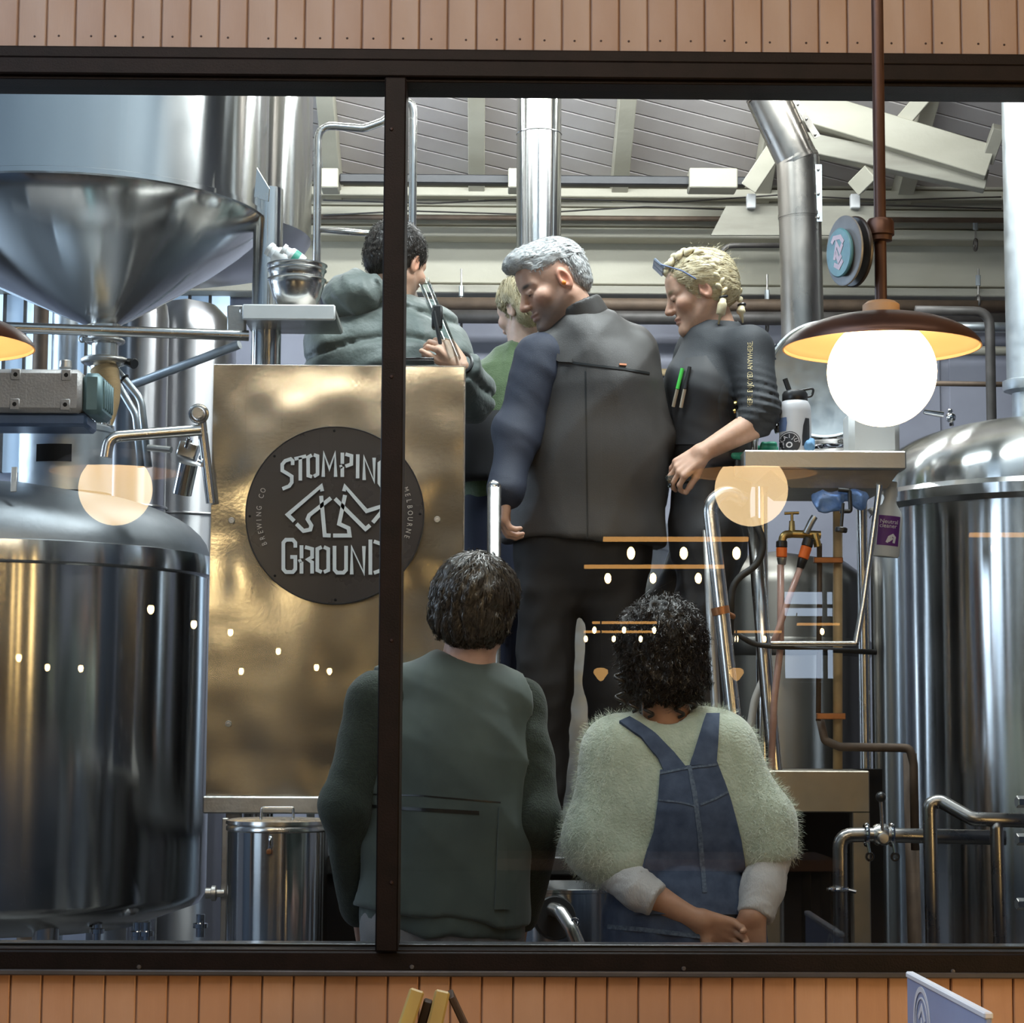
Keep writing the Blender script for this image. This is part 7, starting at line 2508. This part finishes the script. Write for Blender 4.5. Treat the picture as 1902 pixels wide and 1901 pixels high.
soft('cloth_body', with_disp(s, folds(92, 0.004, 50)), 0.005, 'lime', t)
yj = 6.0
t = thing('jerry_can', 'translucent white container standing below the lit globe', 'container', P(1626, 836, yj))
a, b = P(1578, 836, yj), P(1672, 760, yj)
G().add(box((a[0], yj, zT), (b[0], yj + 0.12, b[2]), 0.016)).obj('can_body', 'jug_natural', t)
G().add(tube([A((a[0] * 0.8 + b[0] * 0.2), yj + 0.06, b[2] - 0.01), A((a[0] * 0.8 + b[0] * 0.2), yj + 0.06, b[2] + 0.035), A((a[0] * 0.35 + b[0] * 0.65), yj + 0.06, b[2] + 0.035), A((a[0] * 0.35 + b[0] * 0.65), yj + 0.06, b[2] - 0.01)], 0.009, 12, 0.015)).obj('can_handle', 'jug_natural', t)
G().add(cyl(A(a[0] * 0.15 + b[0] * 0.85, yj + 0.06, b[2] - 0.005), A(a[0] * 0.15 + b[0] * 0.85, yj + 0.06, b[2] + 0.02), 0.016, 0.016, 18, 0.002)).obj('can_cap', 'plastic_black', t)
# opened round lid behind the bottle
yl = 6.5
c = P(1532, 706, yl)
t = thing('round_hatch', 'round steel hatch standing open behind the drink bottle', 'hatch', P(1532, 812, yl))
nl = unit(A(-0.25, -1, -0.12))
G().add(lathe([(0, 0.0), (SZ(100, yl), 0.0), (SZ(106, yl), 0.006), (SZ(112, yl), 0.006), (SZ(112, yl), -0.012), (0, -0.014)], 64, c, nl)).obj('hatch_disc', 'galvanised', t)
G().add(torus(c + nl * 0.004, SZ(108, yl), 0.007, nl, 64, 8)).obj('hatch_gasket', 'galvanised', t)
G().add(tube([P(1440, 668, yl - 0.02), P(1432, 652, yl - 0.03), P(1442, 640, yl - 0.03)], 0.004, 8)).obj('hatch_latch', 'chrome', t)
# taps and hoses under the bench
yw = 5.98
t = thing('brass_tap', 'brass garden tap under the bench with a T handle', 'tap', P(1470, 1005, yw))
G().add(tube([P(1452, 1010, yw - 0.01), P(1455, 994, yw - 0.01), P(1470, 992, yw), P(1524, 994, yw)], SZ(7.5, yw), 14, 0.02)).obj('tap_body', 'brass', t)
G().add(cyl(P(1471, 988, yw), P(1471, 968, yw), 0.0095, 0.0075, 8)).add(cyl(P(1471, 968, yw), P(1471, 955, yw), 0.004, 0.004, 10)).obj('tap_bonnet', 'brass', t)
G().add(tube([P(1457, 954, yw), P(1484, 953, yw)], 0.0042, 10)).obj('tap_handle', 'brass', t)
t = thing('lever_tap', 'grey lever of the second tap under the bench', 'tap', P(1500, 995, yw - 0.02))
G().add(tube([P(1497, 990, yw - 0.02), P(1508, 968, yw - 0.03), P(1513, 960, yw - 0.03)], 0.0095, 12)).obj('lever', 'galvanised', t)
G().add(cyl(P(1514, 992, yw - 0.01), P(1519, 1016, yw - 0.01), 0.010, 0.011, 12)).obj('tap_elbow', 'brass', t)
for (x0, y0_, x1, y1_, lb) in ((1452, 1005, 1452, 1050, 'upright black and orange hose connector under the bench'), (1503, 1000, 1486, 1056, 'tilted black and orange hose connector under the bench')):
    a, b = P(x0, y0_, yw - 0.03), P(x1, y1_, yw - 0.03)
    f_ = lambda s: a * (1 - s) + b * s
    t = thing('hose_connector', lb, 'connector', b, 'hose connectors under the bench')
    G().add(cyl(f_(0), f_(0.28), 0.0155, 0.016, 18, 0.002)).obj('connector_nut', 'plastic_black', t)
    G().add(cyl(f_(0.28), f_(0.68), 0.0155, 0.0150, 18, 0.002)).obj('connector_sleeve', 'orange_plastic', t)
    G().add(cyl(f_(0.68), f_(1.0), 0.0140, 0.011, 18, 0.002)).obj('connector_tail', 'steel_dull' if x0 == x1 else 'plastic_black', t)
pipe('water_hose', 'pinkish clear hose dropping straight from the left connector', [P(1450, 1050, yw - 0.03), P(1450, 1200, yw - 0.04), P(1438, 1300, yw - 0.05), P(1432, 1440, yw - 0.05)], SZ(6.5, yw), 'hose_clear', 0.1, 'hose')
pipe('water_hose', 'reddish hose slanting from the tilted connector', [P(1486, 1056, yw - 0.03), P(1466, 1110, yw - 0.05), P(1446, 1170, yw - 0.06), P(1432, 1205, yw - 0.05)], SZ(6, yw), 'hose_clear', 0.1, 'hose')
pipe('black_hose', 'black hose sagging below the bench rail', [P(1372, 1180, yw - 0.1), P(1400, 1198, yw - 0.08), P(1500, 1206, yw - 0.06), P(1628, 1212, yw - 0.05)], SZ(5, yw), 'rubber_black', 0.1, 'hose')
pipe('curved_hose', 'black hose curving beside the globe reflection', [P(1400, 960, yw - 0.05), P(1420, 1010, yw - 0.05), P(1408, 1050, yw - 0.05), P(1360, 1080, yw - 0.05), P(1356, 1180, yw - 0.05)], SZ(6.5, yw), 'rubber_black', 0.08, 'hose')
pipe('white_hose', 'short pale hose curving behind the handrail', [P(1420, 1258, 6.05), P(1402, 1300, 6.05), P(1394, 1350, 6.05), P(1392, 1440, 6.05)], SZ(7.5, 6.05), 'hose_white', 0.15, 'hose')
t = pipe('water_pipe', 'tan vertical water pipe under the bench', [P(1556, 906, 6.1), P(1556, 1440, 6.1)], SZ(9, 6.1), 'hose_tan', 0)
for (px, py) in ((1540, 1041), (1545, 1331)):
    G().add(box(P(px - 28, py - 6, 6.06), P(px + 24, py + 6, 6.08), 0.002)).obj('pipe_strap', 'copper_strap', t, False)
t = pipe('copper_riser', 'thin copper pipe left of the tan water pipe', [P(1522, 1010, 6.08), P(1522, 1110, 6.08), P(1520, 1340, 6.08)], SZ(5, 6.08), 'rust_pipe', 0)
# blue film and clamp hanging under the sink
t = thing('blue_film', 'crumpled blue plastic film hanging under the sink', 'film', P(1555, 955, yb + 0.02))
s = Sdf().ell(P(1540, 936, yb + 0.03), (0.040, 0.02, 0.032), None, 0.02).ell(P(1596, 932, yb + 0.03), (0.028, 0.02, 0.030), None, 0.02).cone(P(1520, 922, yb + 0.03), P(1605, 918, yb + 0.03), 0.015, 0.015, 0.02)
soft('film_body', with_disp(s, folds(93, 0.012, 30)), 0.004, 'blue_film', t)
t = thing('screw_clamp', 'black screw clamp gripping the sink edge', 'clamp', P(1562, 990, yb - 0.01))
g = G().add(tube([P(1557, 910, yb), P(1578, 912, yb), P(1580, 950, yb), P(1560, 950, yb)], 0.006, 10, 0.006))
g.obj('clamp_frame', 'plastic_black', t)
G().add(cyl(P(1566, 935, yb - 0.01), P(1563, 978, yb - 0.01), 0.0045, 0.0045, 10)).obj('clamp_screw', 'plastic_black', t)
G().add(cyl(P(1563, 980, yb - 0.01), P(1562, 989, yb - 0.01), 0.017, 0.017, 24, 0.002)).obj('clamp_knob', 'plastic_black', t)
# spray bottle hung on the strut
ysb = 6.0
top, bot = P(1655, 905, ysb), P(1644, 1036, ysb)
ax = unit(top - bot)
t = thing('spray_bottle', 'pale cleaner bottle with a purple label hung on the bench strut', 'bottle', bot)
x_, y_, z_ = frame_of(ax, (0, 1, 0))
Ls = float(np.linalg.norm(top - bot))
prof = [(0, 0), (0.036, 0.002), (0.040, 0.010), (0.041, Ls * 0.55), (0.034, Ls * 0.66), (0.020, Ls * 0.76), (0.0165, Ls * 0.84), (0.020, Ls * 0.88), (0.020, Ls * 0.97), (0.014, Ls), (0, Ls)]
V, Fc = lathe(prof, 36)
side = unit(np.cross(A(0, -1, 0), ax))
fr_ = np.array([side, np.cross(ax, side), ax])
V = (V * A(1, 0.62, 1)) @ fr_ + bot
mk('bottle_body', V, Fc, 'jug_natural', t)
fn_ = unit(np.cross(side, ax))
if fn_[1] > 0:
    fn_ = -fn_


def on_spray(u, v, off):
    """u across, v up from the base, laid on the front of the bottle"""
    rr = 0.0405
    uu = max(-rr * 0.99, min(rr * 0.99, u))
    return bot + side * uu + ax * v + fn_ * (0.62 * math.sqrt(rr * rr - uu * uu) + off)


sgn = 1 if side[0] > 0 else -1
V, Fc = [], []
for i in range(6):
    for k in range(9):
        V.append(on_spray((-0.030 + 0.060 * k / 8) * sgn, Ls * (0.16 + 0.42 * i / 5), 0.0008))
for i in range(5):
    for k in range(8):
        Fc.append([i * 9 + k, i * 9 + k + 1, (i + 1) * 9 + k + 1, (i + 1) * 9 + k])
mk('bottle_label', V, Fc, 'purple_label', t)
g = G()
for line, vv, sc_ in (('Neutral', 0.47, 0.0165), ('cleaner', 0.41, 0.0165)):
    V2, F2 = text2d(line)
    g.add(([on_spray((-0.027 + v[0] * sc_) * sgn, Ls * vv + v[1] * sc_, 0.0016) for v in V2], F2))
for pts in ([(-0.004, 0.20), (0.002, 0.28), (0.012, 0.31), (0.018, 0.28), (0.016, 0.20)], [(0.000, 0.22), (0.012, 0.27)]):
    v2, f2 = stroke2d([(p[0], p[1] * Ls) for p in pts], 0.007)
    g.add(([on_spray(p[0] * sgn, p[1], 0.0016) for p in v2], f2))
g.obj('label_print', 'label_white', t, False)
G().add(obox(top + ax * 0.006 - side * sgn * 0.008, (0.024, 0.009, 0.010), fr_, 0.003)).obj('trigger_head', 'jug_natural', t)

# ------------------------------------------------------------------ hand rails and steel on the near side
pipe('handrail_post', 'bright steel handrail post with a rounded top beside the panel', [A(P(917, 1420, 5.72)[0], 5.72, 0), P(918, 905, 5.72)], SZ(13, 5.72), 'steel_pipe', 0, 'handrail')
c = P(918, 905, 5.72)
o_ = G().add(sphere(c, SZ(13, 5.72), 20, 12)).obj('post_cap', 'steel_pipe', bpy.data.objects['handrail_post'])
t = pipe('deck_handrail', 'bright bent steel handrail below the globe reflection', [P(1382, 930, 5.84), P(1348, 912, 5.82), P(1318, 936, 5.8), P(1332, 1060, 5.78), P(1372, 1420, 5.74), A(P(1390, 1600, 5.72)[0], 5.72, 0)], SZ(14.5, 5.8), 'steel_pipe', 0.05, 'handrail')
G().add(tube([P(1337, 1128, 5.77), P(1340, 1142, 5.77)], SZ(17, 5.8), 20)).obj('rail_clip', 'copper_strap', t)
G().add(tube([P(1345, 1138, 5.77), P(1362, 1146, 5.80)], 0.008, 10)).obj('clip_arm', 'copper_strap', t)
pipe('inner_rail', 'slimmer dull rail just left of the bent handrail', [P(1314, 985, 5.86), P(1322, 1180, 5.86), P(1336, 1420, 5.84), A(P(1345, 1600, 5.82)[0], 5.82, 0)], SZ(9, 5.9), 'steel_dull', 0.05, 'handrail')
pipe('warm_rail', 'broad brownish steel tube right of the bent handrail', [P(1400, 965, 6.05), P(1418, 1200, 6.0), P(1440, 1440, 5.98), A(P(1446, 1500, 5.98)[0], 5.98, 0)], SZ(14, 6.0), 'steel_pipe', 0.05, 'handrail')
# steel stand at the lower right
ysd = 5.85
t = thing('steel_stand', 'shade-toned tan folded steel stand at the lower right', 'stand', P(1530, 1500, ysd) * A(1, 1, 0))
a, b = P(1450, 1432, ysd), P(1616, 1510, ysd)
G().add(box((a[0] - 0.05, ysd, b[2]), (b[0], ysd + 0.02, a[2]), 0.003)).add(box((a[0] - 0.05, ysd + 0.02, a[2] - 0.004), (b[0], ysd + 0.3, a[2]), 0.001)).obj('stand_apron', 'steel_shaded', t, False)
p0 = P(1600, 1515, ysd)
G().add(box((p0[0] - 0.024, ysd + 0.004, 0), (p0[0] + 0.024, ysd + 0.05, b[2] + 0.002), 0.003)).obj('stand_leg', 'steel_shaded', t, False)
G().add(box((a[0] - 0.05, ysd + 0.004, 0), (a[0] - 0.002, ysd + 0.05, b[2] + 0.002), 0.003)).obj('stand_leg', 'steel_shaded', t, False)
t = thing('shade_sheet', 'dark sheet added for the shade below the sink bench', 'sheet', (0.95, 6.2, 0))
G().add(box((P(1385, 1500, 6.2)[0], 6.2, 0), (P(1640, 1500, 6.2)[0], 6.22, P(1500, 1428, 6.2)[2]), 0.002)).obj('sheet_face', 'void_black', t, False)  # black sheet stands in for the shade under the bench
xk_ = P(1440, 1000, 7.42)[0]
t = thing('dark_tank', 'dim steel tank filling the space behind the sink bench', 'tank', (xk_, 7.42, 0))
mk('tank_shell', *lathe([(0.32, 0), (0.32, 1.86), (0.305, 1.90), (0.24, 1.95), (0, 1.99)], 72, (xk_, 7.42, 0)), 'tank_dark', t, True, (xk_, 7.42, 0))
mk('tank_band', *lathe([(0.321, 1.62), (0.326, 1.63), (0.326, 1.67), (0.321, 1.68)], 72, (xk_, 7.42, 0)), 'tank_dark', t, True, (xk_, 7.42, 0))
# pipe with butterfly valve
yv_ = 5.6
t = thing('valve_line', 'horizontal steel pipe with a ball-handled valve and two clamps', 'pipe', P(1560, 1690, yv_))
G().add(tube([A(P(1560, 1688, yv_)[0], yv_, 0), P(1560, 1552, yv_), P(1610, 1551, yv_), P(1868, 1557, yv_ - 0.05)], SZ(13.5, yv_), 18, 0.055)).obj('line_tube', 'tube_shaded', t, auto=180)
vb = P(1637, 1551, yv_)
G().add(lathe([(0, -0.022), (0.022, -0.022), (0.028, -0.012), (0.028, 0.012), (0.022, 0.022), (0, 0.022)], 26, vb, (1, 0, 0))).obj('valve_body', 'steel_pipe', t)
hd = G().add(cyl(vb + A(0, -0.02, 0.0), P(1636, 1490, yv_ - 0.03), 0.005, 0.005, 12)).obj('valve_lever', 'steel_pipe', t)
G().add(sphere(P(1636, 1481, yv_ - 0.03), 0.0135, 18, 12)).obj('lever_ball', 'plastic_black', hd)
G().add(lathe([(0, 0.012), (0.012, 0.010), (0.015, 0.0), (0.015, -0.02)], 18, vb + A(0, -0.028, -0.008), (0, -1, 0))).obj('valve_hub', 'steel_dull', t)
for px in (1609, 1656):
    c = P(px, 1551, yv_)
    cl_ = G().add(torus(c, 0.026, 0.006, (1, 0, 0), 30, 8)).obj('line_clamp', 'chrome', t)
    G().add(tube([c + A(0, -0.02, -0.02), c + A(0.004, -0.024, -0.045)], 0.004, 8)).add(torus(c + A(0.004, -0.024, -0.055), 0.009, 0.0035, (0, 1, 0), 16, 6)).obj('clamp_wing', 'chrome', cl_)
c = P(1556, 1652, yv_)
G().add(torus(c, 0.024, 0.006, (0, 0, 1), 30, 8)).obj('line_clamp', 'chrome', t)
G().add(tube([c + A(0.02, -0.01, 0), c + A(0.045, -0.014, -0.006)], 0.005, 8)).obj('clamp_wing', 'chrome', t)
# near pipe rail
pipe('low_rail', 'dark steel tube rail bent at the lower right corner', [A(P(1737, 1760, 5.25)[0], 5.25, 0.0), P(1728, 1560, 5.25), P(1726, 1494, 5.25), P(1746, 1488, 5.25), P(1806, 1522, 5.2), P(1960, 1527, 5.2)], SZ(13, 5.25), 'tube_shaded', 0.03, 'rail')
pipe('low_rail_post', 'short steel post under the low rail at the right edge', [A(P(1866, 1760, 5.2)[0], 5.2, 0.0), P(1851, 1540, 5.2), P(1850, 1528, 5.2)], SZ(12.5, 5.2), 'tube_shaded', 0.0, 'post')
pipe('drain_pipe', 'rusty drain pipe elbowing down behind the valve', [P(1524, 1340, 6.1), P(1532, 1376, 6.08), P(1560, 1388, 6.05), P(1690, 1390, 6.0), P(1697, 1420, 6.0), P(1700, 1580, 6.0)], SZ(8, 6.0), 'rust_pipe', 0.02)
pipe('tall_drain', 'dark vertical pipe left of the right-hand vessel', [P(1690, 1400, 6.06), A(P(1700, 1400, 6.06)[0], 6.06, 0.0)], SZ(13, 6.06), 'rust_pipe', 0)
# drum and pump seen between the two visitors
yd = 5.6
t = thing('steel_drum', 'steel drum with a rolled rim low between the two visitors', 'drum', P(1060, 1740, yd) * A(1, 1, 0))
xd = P(1050, 1700, yd)[0]
zd_ = P(1060, 1657, yd - 0.16)[2]
mk('drum_shell', *lathe([(0.165, 0.0), (0.165, zd_ - 0.006), (0.170, zd_ - 0.004), (0.170, zd_ + 0.004), (0.164, zd_ + 0.006), (0, zd_ - 0.02)], 56, (xd, yd, 0)), 'steel', t, True)
t = thing('pump_hose', 'black clamp and bent steel elbow in front of the drum', 'elbow', P(1050, 1750, 5.36))
G().add(lathe([(0, -0.012), (0.050, -0.012), (0.054, -0.006), (0.054, 0.006), (0.050, 0.012), (0, 0.012)], 34, P(1030, 1706, 5.38), (0.25, -1, 0.2))).obj('clamp_disc', 'plastic_black', t)
G().add(tube([P(1026, 1690, 5.37), P(1040, 1694, 5.34), P(1062, 1728, 5.30), P(1082, 1775, 5.28)], 0.018, 16, 0.03)).obj('elbow_tube', 'steel_pipe', t)
G().add(torus(P(1068, 1714, 5.3), 0.009, 0.003, (0, 1, 0), 16, 6)).obj('clamp_eye', 'chrome', t)

# ------------------------------------------------------------------ bar side, below the window
t = thing('trestle_top', 'pair of yellow timber bars with dark edges in front of the lower planks', 'trestle', P(800, 1960, 4.3) * A(1, 1, 0))
yx = 4.32
for (tx, ty, bx, by, w_, d_, m) in ((775, 1840, 742, 1940, 0.030, 0.05, 'timber_yellow'), (822, 1842, 800, 1940, 0.030, 0.05, 'timber_yellow')):
    a, b = P(tx, ty, yx), P(bx, by, yx - 0.02)
    b2 = a + (b - a) * (a[2] / (a[2] - b[2])) * 0.999
    G().add(bar(a, b2, w_, d_, (0, 1, 0), 0.004)).obj('trestle_bar', m, t, False)
a, b = P(836, 1846, yx + 0.01), P(866, 1910, yx + 0.02)
G().add(bar(a, a + (b - a) * (a[2] / (a[2] - b[2])) * 0.999, 0.012, 0.06, (0, 1, 0), 0.003)).obj('trestle_edge', 'timber_dark', t, False)
a, b = P(796, 1858, yx + 0.02), P(776, 1930, yx + 0.02)
G().add(bar(a, a + (b - a) * (a[2] / (a[2] - b[2])) * 0.999, 0.018, 0.04, (0, 1, 0), 0.003)).obj('trestle_web', 'timber_dark', t, False)
# blue menu board seen edge-on
far, near = P(1690, 1808, 4.2), P(1836, 1882, 3.6)
near[2] = far[2]
t = thing('menu_board', 'pale blue board with a round white emblem, lower right corner', 'board', (far + near) / 2 * A(1, 1, 0))
dv = unit(near - far)
nn = unit(np.cross(dv, A(0, 0, 1)))
if nn[0] > 0:
    nn = -nn
h_ = far[2]
mid = (far + near) / 2
Ln = np.linalg.norm(near - far)
bd = G().add(obox(A(mid[0], mid[1], h_ - 0.22), (Ln / 2, 0.006, 0.22), np.array([dv, nn, A(0, 0, 1)]), 0.003)).obj('board_face', 'menu_blue', t, False)
G().add(obox(A(mid[0], mid[1], h_ - 0.003), (Ln / 2 + 0.002, 0.008, 0.006), np.array([dv, nn, A(0, 0, 1)]), 0.003)).obj('board_trim', 'menu_edge', t, False)
for s_ in (-1, 1):
    G().add(obox(A(mid[0], mid[1], 0) + dv * s_ * (Ln / 2 - 0.02) + A(0, 0, (h_ - 0.44) / 2), (0.015, 0.006, (h_ - 0.44) / 2), np.array([dv, nn, A(0, 0, 1)]), 0.002)).obj('board_leg', 'menu_edge', t, False)
ce = P(1718, 1880, 4.05)
s0 = float(np.dot(ce - far, dv))
co = far + dv * 0.13 + nn * 0.0065
co[2] = h_ - 0.082
g = G()
for rad, w_ in ((0.066, 0.010), (0.050, 0.004)):
    v2, f2 = stroke2d([(rad * math.cos(a_), rad * math.sin(a_)) for a_ in np.linspace(0, 2 * math.pi, 41)[:-1]], w_, True)
    g.add(raise2d(v2, f2, lambda p: co + dv * p[0] + A(0, 0, 1) * p[1], nn, 0.001))
for line in ([(-0.026, 0.012), (0.0, 0.034), (0.024, 0.008)], [(-0.02, -0.026), (-0.004, 0.006), (0.010, -0.008), (0.024, -0.030)]):
    v2, f2 = stroke2d(line, 0.010)
    g.add(raise2d(v2, f2, lambda p: co + dv * p[0] + A(0, 0, 1) * p[1], nn, 0.001))
g.obj('board_emblem', 'menu_edge', bd, False)
